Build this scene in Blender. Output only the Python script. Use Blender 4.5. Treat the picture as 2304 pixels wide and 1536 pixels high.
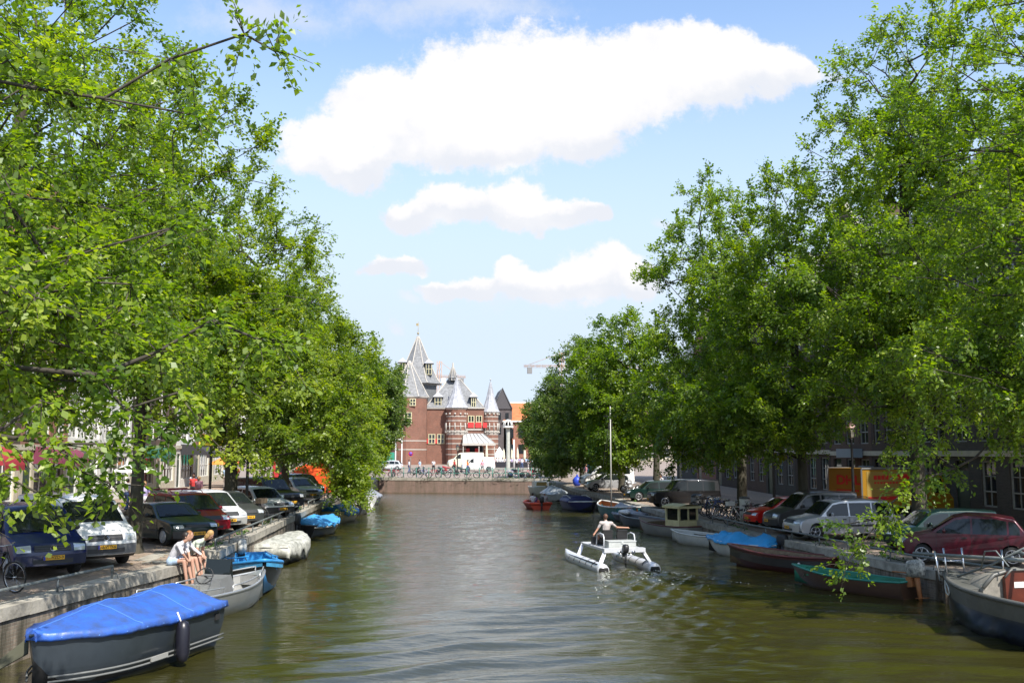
import bpy, bmesh, math, random
import numpy as np
from mathutils import Vector, Matrix, noise

S = bpy.context.scene
for o in list(bpy.data.objects): bpy.data.objects.remove(o)
R = math.radians

# ---------------------------------------------------------------- camera
PITCH, YAW = 6.368, 4.99
cam = bpy.data.objects.new('camera', bpy.data.cameras.new('camera'))
S.collection.objects.link(cam); S.camera = cam
cam.location = (0, 0, 4.4)
cam.rotation_euler = (R(90 + PITCH), 0, R(-YAW))
cam.data.sensor_width = 36; cam.data.lens = 35.0
cam.data.clip_start = 0.1; cam.data.clip_end = 3000

# ---------------------------------------------------------------- light
SUN_DIR = Vector((0.36, -0.72, 0.96)).normalized()       # towards the sun
EL = math.asin(SUN_DIR.z); AZ = math.atan2(SUN_DIR.x, SUN_DIR.y)
sl = bpy.data.lights.new('sun', 'SUN'); sl.energy = 4.2; sl.angle = R(0.55); sl.color = (1, 0.95, 0.87)
so = bpy.data.objects.new('sun', sl); S.collection.objects.link(so)
so.rotation_euler = SUN_DIR.to_track_quat('Z', 'Y').to_euler(); so.location = (30, -30, 60)
S.view_settings.view_transform = 'Standard'; S.view_settings.look = 'None'
S.view_settings.exposure = 0.90; S.view_settings.gamma = 1
S.cycles.max_bounces = 7; S.cycles.diffuse_bounces = 4; S.cycles.glossy_bounces = 3
S.cycles.transmission_bounces = 4; S.cycles.transparent_max_bounces = 6
S.cycles.caustics_reflective = False; S.cycles.caustics_refractive = False
S.cycles.sample_clamp_indirect = 6

# ---------------------------------------------------------------- world: sky with fair-weather clouds
wd = bpy.data.worlds.new('World'); S.world = wd; wd.use_nodes = True
nt = wd.node_tree; N = nt.nodes; LK = nt.links; N.clear()
def wn(t, **k):
    n = N.new(t)
    for a, b in k.items(): setattr(n, a, b)
    return n
def wm(op, a, b=None, c=None):
    n = N.new('ShaderNodeMath'); n.operation = op
    for i, v in enumerate((a, b, c)):
        if v is None: continue
        if isinstance(v, (int, float)): n.inputs[i].default_value = v
        else: LK.new(v, n.inputs[i])
    return n.outputs[0]
def wv(op, a, b=None, out=0):
    n = N.new('ShaderNodeVectorMath'); n.operation = op
    for i, v in enumerate((a, b)):
        if v is None: continue
        if isinstance(v, (tuple, list)): n.inputs[i].default_value = v
        elif isinstance(v, (int, float)): n.inputs[3].default_value = v
        else: LK.new(v, n.inputs[i])
    return n.outputs[out]
sky = wn('ShaderNodeTexSky', sky_type='NISHITA', sun_disc=False)
sky.sun_elevation = EL; sky.sun_rotation = AZ; sky.air_density = 1.0; sky.dust_density = 0.8; sky.ozone_density = 1.8
tc = wn('ShaderNodeTexCoord')
sep = wn('ShaderNodeSeparateXYZ'); LK.new(tc.outputs['Generated'], sep.inputs[0])
yy = wm('MAXIMUM', sep.outputs[1], 0.08)
cu = wm('DIVIDE', sep.outputs[0], yy); cv = wm('DIVIDE', sep.outputs[2], yy)
comb = wn('ShaderNodeCombineXYZ'); LK.new(cu, comb.inputs[0]); LK.new(cv, comb.inputs[1])
puv = comb.outputs[0]
n1 = wn('ShaderNodeTexNoise'); n1.inputs['Scale'].default_value = 7; n1.inputs['Detail'].default_value = 8; n1.inputs['Roughness'].default_value = 0.62
LK.new(puv, n1.inputs['Vector'])
n2 = wn('ShaderNodeTexNoise'); n2.inputs['Scale'].default_value = 22; n2.inputs['Detail'].default_value = 9; n2.inputs['Roughness'].default_value = 0.72
LK.new(puv, n2.inputs['Vector'])
w1 = wv('SUBTRACT', n1.outputs['Color'], (0.5, 0.5, 0.5))
w1 = wv('SCALE', w1, 0.085)
pw = wv('ADD', puv, w1)
# cloud lumps: direction (azimuth tangent, elevation tangent), half widths
def lump(px, py, rx, ry):
    f = 2240.0; p = R(PITCH); t = R(YAW)
    fx, fy, fz = math.sin(t)*math.cos(p), math.cos(t)*math.cos(p), math.sin(p)
    r = Vector((math.cos(t), -math.sin(t), 0)); fwd = Vector((fx, fy, fz)); up = r.cross(fwd)
    d = fwd*f + r*(px-1152) - up*(py-768)
    return (d.x/d.y, d.z/d.y, rx/f*1.0, ry/f*1.02)
LUMPS = [lump(*q) for q in [
 (735,330,95,72),(800,385,80,42),(865,265,135,120),(1010,225,150,142),(1170,195,160,150),(1310,190,170,140),
 (1450,155,170,105),(1590,150,150,100),(1715,160,115,70),(1800,160,50,34),(1310,295,120,62),(1060,315,190,75),
 (925,480,72,36),(1020,460,90,42),(1145,452,90,50),(1235,480,85,38),(1310,476,56,26),
 (862,605,50,25),(918,600,50,27),(1000,670,60,26),(1070,655,72,32),(1150,610,34,34),(1215,645,95,50),
 (1310,640,110,58),(1372,602,68,58),(1435,635,62,52)]]
FAINT = [lump(*q) for q in [(882,735,28,14),(1510,487,55,14),(905,685,40,16),(1000,10,360,50),(1860,170,45,25),(600,30,200,60),(1230,665,250,45)]]
def field(lst, src):
    cur = None
    for (a, b, rx, ry) in lst:
        d = wv('SUBTRACT', src, (a, b, 0)); d = wv('MULTIPLY', d, (1/rx, 1/ry, 0)); l = wv('LENGTH', d, out=1)
        cur = l if cur is None else wm('SMOOTH_MIN', cur, l, 0.25)
    return wm('SUBTRACT', 1.0, cur)
d1 = field(LUMPS, pw)
nn = wm('SUBTRACT', n2.outputs['Fac'], 0.5)
d0 = d1; d1 = wm('ADD', wm('ADD', d1, 0.17), wm('MULTIPLY', nn, 1.35))
def mr(v, a, b, c=0.0, d=1.0, smooth=True):
    n = N.new('ShaderNodeMapRange'); n.interpolation_type = 'SMOOTHSTEP' if smooth else 'LINEAR'
    LK.new(v, n.inputs[0]); n.inputs[1].default_value = a; n.inputs[2].default_value = b; n.inputs[3].default_value = c; n.inputs[4].default_value = d
    return n.outputs[0]
a1 = mr(d1, -0.04, 0.34)
d2 = field(FAINT, pw); d2 = wm('ADD', d2, wm('MULTIPLY', nn, 1.6))
a2 = mr(d2, -0.1, 0.9, 0.0, 0.55)
# the rest of the sky behind the viewer: scattered cumulus too
n3 = wn('ShaderNodeTexNoise'); n3.inputs['Scale'].default_value = 2.6; n3.inputs['Detail'].default_value = 7
LK.new(tc.outputs['Generated'], n3.inputs['Vector'])
a3 = mr(n3.outputs['Fac'], 0.55, 0.66)
back = mr(sep.outputs[1], 0.45, 0.2); upz = mr(sep.outputs[2], 0.0, 0.15)
a3 = wm('MULTIPLY', wm('MULTIPLY', a3, back), upz)
front = mr(sep.outputs[1], 0.1, 0.3)
alpha = wm('MAXIMUM', wm('MULTIPLY', wm('MAXIMUM', a1, a2), front), a3)
# thicker parts of a cloud are brighter on top, greyer below
shade = mr(n1.outputs['Fac'], 0.30, 0.62, 0.93, 1.0)
ccol = wn('ShaderNodeMixRGB'); ccol.inputs[1].default_value = (0.83, 0.86, 0.93, 1); ccol.inputs[2].default_value = (1.0, 0.99, 1.0, 1)
n4 = wn('ShaderNodeTexNoise'); n4.inputs['Scale'].default_value = 13; n4.inputs['Detail'].default_value = 5
LK.new(wv('ADD', puv, (0.008, -0.012, 0)), n4.inputs['Vector'])
dlow = field(LUMPS, wv('ADD', pw, (0.005, -0.016, 0)))          # lit from above: undersides go grey
shd = wm('ADD', wm('MULTIPLY', mr(wm('ADD', dlow, wm('MULTIPLY', nn, 0.8)), -0.15, 0.45, 0, 1, False), 0.85), wm('MULTIPLY', wm('SUBTRACT', n4.outputs['Fac'], 0.42), 2.2))
LK.new(mr(shd, 0.0, 0.9), ccol.inputs[0])
cs = wv('SCALE', ccol.outputs[0], None); cs.node.inputs[3].default_value = 3.65
SKY_STR = 0.15
sk = wn('ShaderNodeMixRGB', blend_type='MULTIPLY'); sk.inputs[0].default_value = 1; sk.inputs[2].default_value = (1.0, 1.0, 1.0, 1)
LK.new(sky.outputs[0], sk.inputs[1])
hz = wn('ShaderNodeMixRGB'); hz.inputs[2].default_value = (2.62, 3.06, 3.62, 1)     # summer haze low over the city
LK.new(mr(sep.outputs[2], 0.46, 0.10, 0.0, 0.95), hz.inputs[0]); LK.new(sk.outputs[0], hz.inputs[1]); sk = hz
mixc = wn('ShaderNodeMixRGB'); LK.new(alpha, mixc.inputs[0]); LK.new(sk.outputs[0], mixc.inputs[1]); LK.new(cs, mixc.inputs[2])
bg = wn('ShaderNodeBackground'); bg.inputs[1].default_value = SKY_STR
LK.new(mixc.outputs[0], bg.inputs[0])
wo = wn('ShaderNodeOutputWorld'); LK.new(bg.outputs[0], wo.inputs[0])
try: wd.cycles.sampling_method = 'MANUAL'; wd.cycles.sample_map_resolution = 512
except Exception: pass

# ---------------------------------------------------------------- materials
MATS = {}
def mat(name, col, rough=0.6, metal=0.0, var=0.0, vscale=3.0, bump=0.0, bscale=20.0, coat=0.0, spec=0.5, col2=None, stretch=(1,1,1), emit=None):
    if name in MATS: return MATS[name]
    m = bpy.data.materials.new(name); m.use_nodes = True; t = m.node_tree; b = t.nodes['Principled BSDF']
    b.inputs['Roughness'].default_value = rough; b.inputs['Metallic'].default_value = metal
    b.inputs['Coat Weight'].default_value = coat; b.inputs['Coat Roughness'].default_value = 0.05
    b.inputs['Specular IOR Level'].default_value = spec
    b.inputs['Base Color'].default_value = (*col, 1)
    if emit: b.inputs['Emission Color'].default_value = (*emit[:3], 1); b.inputs['Emission Strength'].default_value = emit[3]
    if var or bump:
        c = t.nodes.new('ShaderNodeTexCoord'); mp = t.nodes.new('ShaderNodeMapping'); t.links.new(c.outputs['Object'], mp.inputs[0])
        mp.inputs['Scale'].default_value = stretch
    if var:
        n = t.nodes.new('ShaderNodeTexNoise'); n.inputs['Scale'].default_value = vscale; n.inputs['Detail'].default_value = 6; n.inputs['Roughness'].default_value = 0.65
        t.links.new(mp.outputs[0], n.inputs['Vector'])
        r = t.nodes.new('ShaderNodeValToRGB'); t.links.new(n.outputs['Fac'], r.inputs[0])
        c2 = col2 if col2 else tuple(x*(1-var) for x in col)
        r.color_ramp.elements[0].position = 0.34; r.color_ramp.elements[1].position = 0.66
        r.color_ramp.elements[0].color = (*c2, 1); r.color_ramp.elements[1].color = (*[min(1, x*(1+var*0.3)) for x in col], 1)
        t.links.new(r.outputs[0], b.inputs['Base Color'])
    if bump:
        n = t.nodes.new('ShaderNodeTexNoise'); n.inputs['Scale'].default_value = bscale; n.inputs['Detail'].default_value = 5
        t.links.new(mp.outputs[0], n.inputs['Vector'])
        bp = t.nodes.new('ShaderNodeBump'); bp.inputs['Strength'].default_value = bump; bp.inputs['Distance'].default_value = 0.03
        t.links.new(n.outputs['Fac'], bp.inputs['Height']); t.links.new(bp.outputs[0], b.inputs['Normal'])
    MATS[name] = m; return m

def brick_mat(name, c1, c2, mortar, bw=0.22, bh=0.07, ms=0.008, ground=False, stain=0.5, stain_col=(0.05,0.045,0.03), streak=False, rough=0.9):
    if name in MATS: return MATS[name]
    m = bpy.data.materials.new(name); m.use_nodes = True; t = m.node_tree; b = t.nodes['Principled BSDF']; L = t.links.new
    b.inputs['Roughness'].default_value = rough
    c = t.nodes.new('ShaderNodeTexCoord'); s = t.nodes.new('ShaderNodeSeparateXYZ'); L(c.outputs['Object'], s.inputs[0])
    cb = t.nodes.new('ShaderNodeCombineXYZ')
    if ground:
        L(s.outputs[1], cb.inputs[0]); L(s.outputs[0], cb.inputs[1])
    else:
        a = t.nodes.new('ShaderNodeMath'); a.operation = 'ADD'; L(s.outputs[0], a.inputs[0]); L(s.outputs[1], a.inputs[1])
        L(a.outputs[0], cb.inputs[0]); L(s.outputs[2], cb.inputs[1])
    br = t.nodes.new('ShaderNodeTexBrick'); L(cb.outputs[0], br.inputs['Vector'])
    br.inputs['Scale'].default_value = 1; br.inputs['Brick Width'].default_value = bw; br.inputs['Row Height'].default_value = bh
    br.inputs['Mortar Size'].default_value = ms; br.inputs['Color1'].default_value = (*c1, 1); br.inputs['Color2'].default_value = (*c2, 1); br.inputs['Mortar'].default_value = (*mortar, 1)
    n = t.nodes.new('ShaderNodeTexNoise'); n.inputs['Scale'].default_value = 0.55 if not streak else 1.0; n.inputs['Detail'].default_value = 7; n.inputs['Roughness'].default_value = 0.7
    mp = t.nodes.new('ShaderNodeMapping'); mp.inputs['Scale'].default_value = (1, 1, 1) if not streak else (2.2, 2.2, 0.22)
    L(c.outputs['Object'], mp.inputs[0]); L(mp.outputs[0], n.inputs['Vector'])
    r = t.nodes.new('ShaderNodeMapRange'); L(n.outputs['Fac'], r.inputs[0]); r.inputs[1].default_value = 0.42; r.inputs[2].default_value = 0.62; r.inputs[4].default_value = stain
    mx = t.nodes.new('ShaderNodeMixRGB'); L(r.outputs[0], mx.inputs[0]); L(br.outputs['Color'], mx.inputs[1]); mx.inputs[2].default_value = (*stain_col, 1)
    L(mx.outputs[0], b.inputs['Base Color'])
    bp = t.nodes.new('ShaderNodeBump'); bp.inputs['Strength'].default_value = 0.5; bp.inputs['Distance'].default_value = 0.01
    L(br.outputs['Fac'], bp.inputs['Height']); bp.invert = True; L(bp.outputs[0], b.inputs['Normal'])
    MATS[name] = m; return m

# ---------------------------------------------------------------- mesh builder
class MB:
    def __init__(s): s.v = []; s.f = []; s.m = []; s.s = []; s.M = None
    def add(s, vs, fs, mi=0, sm=False):
        o = len(s.v)
        if s.M is not None: vs = [tuple(s.M @ Vector(p)) for p in vs]
        s.v += [tuple(p) for p in vs]; s.f += [tuple(i+o for i in f) for f in fs]
        s.m += [mi]*len(fs); s.s += [sm]*len(fs); return s
    def box(s, x0, x1, y0, y1, z0, z1, mi=0):
        return s.add([(x0,y0,z0),(x1,y0,z0),(x1,y1,z0),(x0,y1,z0),(x0,y0,z1),(x1,y0,z1),(x1,y1,z1),(x0,y1,z1)],
                     [(0,3,2,1),(4,5,6,7),(0,1,5,4),(1,2,6,5),(2,3,7,6),(3,0,4,7)], mi)
    def quad(s, a, b, c, d, mi=0): return s.add([a,b,c,d], [(0,1,2,3)], mi)
    def tube(s, pts, rad, n=8, mi=0, caps=True, sm=True, flat=1.0):
        pts = [Vector(p) for p in pts]; k = len(pts)
        if isinstance(rad, (int, float)): rad = [rad]*k
        vs = []; prev = None
        for i, p in enumerate(pts):
            d = (pts[min(i+1,k-1)] - pts[max(i-1,0)])
            d = d.normalized() if d.length > 1e-9 else Vector((0,0,1))
            if prev is None:
                a = Vector((0,0,1)) if abs(d.z) < 0.9 else Vector((1,0,0)); u = d.cross(a).normalized()
            else:
                u = prev - d*prev.dot(d); u = u.normalized() if u.length > 1e-6 else d.orthogonal().normalized()
            prev = u; w = d.cross(u)
            for j in range(n):
                t = 2*math.pi*j/n; vs.append(p + (u*math.cos(t) + w*math.sin(t)*flat)*rad[i])
        fs = [(i*n+j, i*n+(j+1)%n, (i+1)*n+(j+1)%n, (i+1)*n+j) for i in range(k-1) for j in range(n)]
        if caps: fs += [tuple(range(n))[::-1], tuple((k-1)*n+j for j in range(n))]
        return s.add(vs, fs, mi, sm)
    def lathe(s, prof, n=16, c=(0,0,0), mi=0, axis='z', sm=True, rot=0.0, caps=True):
        vs = []
        for r, h in prof:
            for j in range(n):
                t = 2*math.pi*j/n + rot; a, b = r*math.cos(t), r*math.sin(t)
                if axis == 'z': vs.append((c[0]+a, c[1]+b, c[2]+h))
                elif axis == 'y': vs.append((c[0]+a, c[1]+h, c[2]-b))
                else: vs.append((c[0]+h, c[1]+a, c[2]+b))
        k = len(prof)
        fs = [(i*n+j, i*n+(j+1)%n, (i+1)*n+(j+1)%n, (i+1)*n+j) for i in range(k-1) for j in range(n)]
        if caps: fs += [tuple(range(n))[::-1], tuple((k-1)*n+j for j in range(n))]
        return s.add(vs, fs, mi, sm)
    def ball(s, c, r, n=10, mi=0):
        if isinstance(r, (int, float)): r = (r, r, r)
        vs = []; k = n//2+1
        for i in range(k+1):
            ph = math.pi*i/k
            for j in range(n):
                t = 2*math.pi*j/n; q = max(math.sin(ph), 0.02)
                vs.append((c[0]+r[0]*q*math.cos(t), c[1]+r[1]*q*math.sin(t), c[2]-r[2]*math.cos(ph)))
        fs = [(i*n+j, i*n+(j+1)%n, (i+1)*n+(j+1)%n, (i+1)*n+j) for i in range(k) for j in range(n)]
        fs += [tuple(range(n))[::-1], tuple(k*n+j for j in range(n))]
        return s.add(vs, fs, mi, True)
    def grid(s, rows, mi=0, sm=True, closed=False, flip=False):
        n = len(rows[0]); vs = [p for r in rows for p in r]; fs = []
        for i in range(len(rows)-1):
            for j in range(n if closed else n-1):
                q = (i*n+j, i*n+(j+1)%n, (i+1)*n+(j+1)%n, (i+1)*n+j)
                fs.append(q[::-1] if flip else q)
        return s.add(vs, fs, mi, sm)
    def prism(s, poly, a, b, plane='xz', mi=0):
        k = len(poly)
        def P3(u, v, w): return {'xz': (u, w, v), 'yz': (w, u, v), 'xy': (u, v, w)}[plane]
        vs = [P3(u, v, a) for u, v in poly] + [P3(u, v, b) for u, v in poly]
        fs = [tuple(range(k)), tuple(range(2*k-1, k-1, -1))] + [(j, k+j, k+(j+1)%k, (j+1)%k) for j in range(k)]
        return s.add(vs, fs, mi)
    def build(s, name, mats, parent=None, normals=True, col=None):
        me = bpy.data.meshes.new(name); me.from_pydata(s.v, [], s.f)
        if not isinstance(mats, (list, tuple)): mats = [mats]
        for q in mats: me.materials.append(q)
        me.polygons.foreach_set('material_index', s.m); me.polygons.foreach_set('use_smooth', s.s)
        if normals:
            bm = bmesh.new(); bm.from_mesh(me); bmesh.ops.recalc_face_normals(bm, faces=bm.faces); bm.to_mesh(me); bm.free()
        me.update(); return link(name, me, parent)
def link(name, me, parent=None):
    o = bpy.data.objects.new(name, me); S.collection.objects.link(o)
    if parent is not None: o.parent = parent
    return o
def tag(o, label=None, cat=None, group=None, kind=None):
    if label: o['label'] = label
    if cat: o['category'] = cat
    if group: o['group'] = group
    if kind: o['kind'] = kind
    return o
def empty(name, loc=(0,0,0), rz=0.0, label=None, cat=None, group=None):
    o = bpy.data.objects.new(name, None); S.collection.objects.link(o); o.location = loc; o.rotation_euler = (0,0,rz); o.empty_display_size = 0.3
    return tag(o, label, cat, group)
def dup(root, loc, rz=None, label=None, scale=None, group=None):
    r = root.copy(); S.collection.objects.link(r); r.location = loc
    if rz is not None: r.rotation_euler = (0,0,rz)
    if scale: r.scale = (scale,)*3
    if label: r['label'] = label
    if group: r['group'] = group
    for ch in list(root.children):
        c = ch.copy(); S.collection.objects.link(c); c.parent = r
        for g in list(ch.children):
            d = g.copy(); S.collection.objects.link(d); d.parent = c
    return r
def text(body, size, name, m, parent, M, extrude=0.004, align='CENTER', bold=0.0, sx=1.0):
    cu_ = bpy.data.curves.new('t', 'FONT'); cu_.body = body; cu_.size = size; cu_.extrude = extrude; cu_.align_x = align; cu_.align_y = 'CENTER'; cu_.offset = bold
    to = bpy.data.objects.new('t', cu_); S.collection.objects.link(to)
    me = bpy.data.meshes.new_from_object(to.evaluated_get(bpy.context.evaluated_depsgraph_get()))
    bpy.data.objects.remove(to); me.transform(M @ Matrix.Diagonal((sx,1,1,1))); me.materials.clear(); me.materials.append(m)
    return link(name, me, parent)

# ---------------------------------------------------------------- heights of the street
def gzL(y): return float(np.interp(y, [0,60,113.5,150,190,400], [1.2,1.2,1.6,1.75,2.3,2.6]))
def gzR(y): return float(np.interp(y, [0,60,108,150,190,400], [.85,.85,1.6,1.75,2.3,2.6]))
def gz(x, y): return gzL(y) if x < 3 else gzR(y)
QL = [(-12.5,-12),(-11,8),(-9.6,17),(-8.67,21.8),(-6.84,30.7),(-8.1,30.95),(-8.0,33.5),(-6.69,33.8),(-6.6,59.2),(-5.6,95),(-5.2,113.5)]
QR = [(19.5,-12),(17.6,15),(16.2,26),(15.1,31),(14.9,39),(14.4,44),(14.3,60),(14.1,69),(13.1,85),(12.9,108)]
def qx(Q, y): return float(np.interp(y, [q[1] for q in Q], [q[0] for q in Q]))
QLs = [q for q in QL if q[0] not in (-8.1, -8.0)]
# ================================================================ SETTING
# ---- water
def water():
    ys = [-12]; y = -12
    while y < 114:
        y += 2.0 if y < 12 else (0.075 + 0.0042*max(0, y-18))
        ys.append(y)
    ys = np.array(ys); xs = np.arange(-13, 21, 0.11)
    X, Y = np.meshgrid(xs, ys); rng = np.random.RandomState(4)
    Z = np.zeros_like(X)
    wx = X + 0.35*np.sin(Y*0.31+1)+0.2*np.sin(X*.9+Y*.2); wy = Y + 0.45*np.sin(X*0.37+2) + 0.25*np.sin(X*0.8+Y*.33)
    for i in range(26):
        lam = rng.uniform(0.45, 3.0); a = R(rng.normal(90, 32)); k = 2*math.pi/lam
        amp = 0.0016*lam**0.9
        Z += amp*np.sin(k*(wx*math.cos(a)+wy*math.sin(a)) + rng.uniform(0, 6.3))
    # the wake of the catamaran, spreading behind it
    cx, cy = 7.65, 37.3; dy = cy - Y; dx = X - (cx - 0.02*dy)
    on = 1/(1+np.exp(-(dy)*1.2))
    for sgn, g, wgt in ((-1, 0.42, 1.0), (1, 0.36, 0.8)):
        u = sgn*dx - g*np.maximum(dy, 0)          # distance outside the arm
        env = np.exp(-(u/(1.4+0.16*np.maximum(dy,0)))**2)*on
        ph = (-sgn*dx*0.28 + dy*0.96) + 0.25*np.sin(X*.55+1)+.12*np.sin(X*1.3)
        Z += wgt*env*(0.118*(0.5-np.abs(np.sin(math.pi*ph/1.7+.25*np.sin(X*.9)))**1.2)+ 0.012*np.sin(2*math.pi*ph/0.62+np.sin(X*2)))
    core = np.exp(-(dx/1.7)**2)*on*np.exp(-np.maximum(dy,0)/14)
    for i in range(10):
        lam = rng.uniform(0.3, 1.1); a = rng.uniform(0, 6.3); Z += core*0.019*np.sin(2*math.pi/lam*(X*math.cos(a)+Y*math.sin(a))+i)
    far = np.clip(1.25-(Y-20)/100.0, 0.35, 1); Z *= far
    nx, ny = len(xs), len(ys)
    co = np.stack([X, Y, Z], -1).reshape(-1, 3)
    idx = np.arange(nx*ny).reshape(ny, nx)
    q = np.stack([idx[:-1,:-1], idx[:-1,1:], idx[1:,1:], idx[1:,:-1]], -1).reshape(-1, 4)
    me = fast_mesh('canal_water', co, q, smooth=True)
    m = bpy.data.materials.new('canal water'); m.use_nodes = True; t = m.node_tree; b = t.nodes['Principled BSDF']; L = t.links.new
    b.inputs['Base Color'].default_value = (0.074, 0.068, 0.012, 1); b.inputs['Roughness'].default_value = 0.03; b.inputs['IOR'].default_value = 2.4
    c = t.nodes.new('ShaderNodeTexCoord')
    mp = t.nodes.new('ShaderNodeMapping'); mp.inputs['Scale'].default_value = (0.42, 1.7, 1); L(c.outputs['Object'], mp.inputs[0])
    na = t.nodes.new('ShaderNodeTexNoise'); na.inputs['Scale'].default_value = 3.2; na.inputs['Detail'].default_value = 5; na.inputs['Roughness'].default_value = 0.6; na.inputs['Distortion'].default_value = 0.6
    L(mp.outputs[0], na.inputs['Vector'])
    bp = t.nodes.new('ShaderNodeBump'); bp.inputs['Distance'].default_value = 0.015
    sy = t.nodes.new('ShaderNodeSeparateXYZ'); L(c.outputs['Object'], sy.inputs[0]); ry = t.nodes.new('ShaderNodeMapRange'); L(sy.outputs[1], ry.inputs[0])   # wind ripples grow towards the open square
    for k_, v_ in zip((1,2,3,4), (24, 60, 1.5, 4.5)): ry.inputs[k_].default_value = v_
    L(ry.outputs[0], bp.inputs['Strength'])
    rr_ = t.nodes.new('ShaderNodeMapRange'); L(sy.outputs[1], rr_.inputs[0])
    for k_, v_ in zip((1,2,3,4), (18, 60, .02, .03)): rr_.inputs[k_].default_value = v_
    L(rr_.outputs[0], b.inputs['Roughness'])
    L(na.outputs['Fac'], bp.inputs['Height']); L(bp.outputs[0], b.inputs['Normal'])
    # murk: slow change of colour in the water itself
    nb = t.nodes.new('ShaderNodeTexNoise'); nb.inputs['Scale'].default_value = 0.25; nb.inputs['Detail'].default_value = 3; L(c.outputs['Object'], nb.inputs['Vector'])
    r = t.nodes.new('ShaderNodeValToRGB'); L(nb.outputs['Fac'], r.inputs[0]); r.color_ramp.elements[0].color = (0.026,0.025,0.005,1); r.color_ramp.elements[1].color = (0.040,0.037,0.007,1)
    L(r.outputs[0], b.inputs['Base Color'])
    me.materials.append(m)
    tag(link('canal_water', me), kind='structure', label='murky green canal water with ripples and a boat wake', cat='water')

def fast_mesh(name, co, quads, smooth=False, mi=None, nper=4):
    me = bpy.data.meshes.new(name); nv = len(co); nf = len(quads)
    me.vertices.add(nv); me.vertices.foreach_set('co', np.ascontiguousarray(co, np.float32).ravel())
    me.loops.add(nf*nper); me.loops.foreach_set('vertex_index', np.ascontiguousarray(quads, np.int32).ravel())
    me.polygons.add(nf); me.polygons.foreach_set('loop_start', np.arange(nf, dtype=np.int32)*nper)
    me.polygons.foreach_set('loop_total', np.full(nf, nper, np.int32))
    if smooth: me.polygons.foreach_set('use_smooth', np.ones(nf, bool))
    if mi is not None: me.polygons.foreach_set('material_index', np.ascontiguousarray(mi, np.int32))
    me.update(calc_edges=True); return me
water()

# ---- canal bed, ground, roads
M_pave = brick_mat('brick paving', (0.36,0.27,0.20), (0.27,0.20,0.155), (0.16,0.13,0.10), 0.21, 0.10, 0.006, ground=True, stain=0.45, stain_col=(0.20,0.17,0.13))
M_paveR = brick_mat('brick paving right', (0.34,0.26,0.19), (0.25,0.19,0.15), (0.15,0.12,0.09), 0.21, 0.10, 0.006, ground=True, stain=0.5, stain_col=(0.17,0.145,0.11))
M_square = brick_mat('square paving', (0.31,0.245,0.20), (0.25,0.20,0.165), (0.18,0.145,0.12), 0.3, 0.15, 0.008, ground=True, stain=0.4, stain_col=(0.19,0.16,0.135))
M_road = mat('clinker road', (0.20,0.155,0.125), 0.9, var=0.3, vscale=2.0, bump=0.3, bscale=30)
M_bed = mat('canal bed', (0.06,0.055,0.03), 0.95)
M_cope = mat('coping stone', (0.40,0.37,0.31), 0.85, var=0.45, vscale=2.2, bump=0.4, bscale=14)
M_quay = brick_mat('quay brick', (0.34,0.27,0.21), (0.22,0.17,0.135), (0.30,0.27,0.22), 0.22, 0.072, 0.010, stain=0.9, stain_col=(0.045,0.042,0.026), streak=True)
M_quay2 = brick_mat('far quay brick', (0.26,0.16,0.125), (0.20,0.125,0.10), (0.22,0.19,0.16), 0.22, 0.072, 0.010, stain=0.6, stain_col=(0.10,0.085,0.06), streak=True)
def strip(name, Q, side, m):
    mb = MB(); ys = sorted(set([q[1] for q in Q] + list(np.arange(-12, Q[-1][1], 6.0))))
    g = gzL if side < 0 else gzR; rows = []
    for y in ys:
        x = qx(Q, y) + side*0.5
        rows.append([(x, y, g(y)), (x+side*8, y, g(y)+.05), (x+side*26, y, g(y)+.08), (side*420, y, g(y)+.08)])
    mb.grid(rows, sm=False); return tag(mb.build(name, m), kind='structure', label='brick paved quay street along the canal', cat='ground')
strip('pavement_west', QLs, -1, M_pave); strip('pavement_east', QR, 1, M_paveR)
mb = MB(); rows = [[(-420,113.5,1.6),(-5.2-.3,113.5+.45,1.6),(12.9+.3,108+.45,1.6),(420,108,1.6)]]
for y in (125,150,170,190,400,1500): rows.append([(-420,y,gzL(y)),(-5,y,gzL(y)),(13,y,gzL(y)),(420,y,gzL(y))])
mb.grid(rows, sm=False); tag(mb.build('square_ground', M_square), kind='structure', label='pale paved market square beyond the canal', cat='ground')
mb = MB(); mb.quad((-60,-14,-1.6),(60,-14,-1.6),(60,130,-1.6),(-60,130,-1.6)); tag(mb.build('canal_bed', M_bed), kind='structure', label='muddy bed under the canal water', cat='ground')
for nm, s_, x0, x1, lab in (('road_west', -1, 6.4, 10.2, 'dark clinker road on the left bank'), ('road_east', 1, 6.0, 9.4, 'dark clinker road on the right bank')):
    Q = QLs if s_ < 0 else QR; g = gzL if s_ < 0 else gzR; rows = []
    for y in np.arange(-10, 107, 6.0):
        a = qx(Q, y)+s_*x0; b_ = qx(Q, y)+s_*x1
        def hz(x): 
            d = abs(x-qx(Q,y))-.5; return g(y)+(0.05*d/8 if d < 8 else .05+.03*(d-8)/18)+.006
        rows.append([(a,y,hz(a)),(a+(b_-a)*.5,y,hz((a+b_)/2)+.004),(b_,y,hz(b_))])
    mb = MB(); mb.grid(rows, sm=False); tag(mb.build(nm, M_road), kind='structure', label=lab, cat='road')

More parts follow.
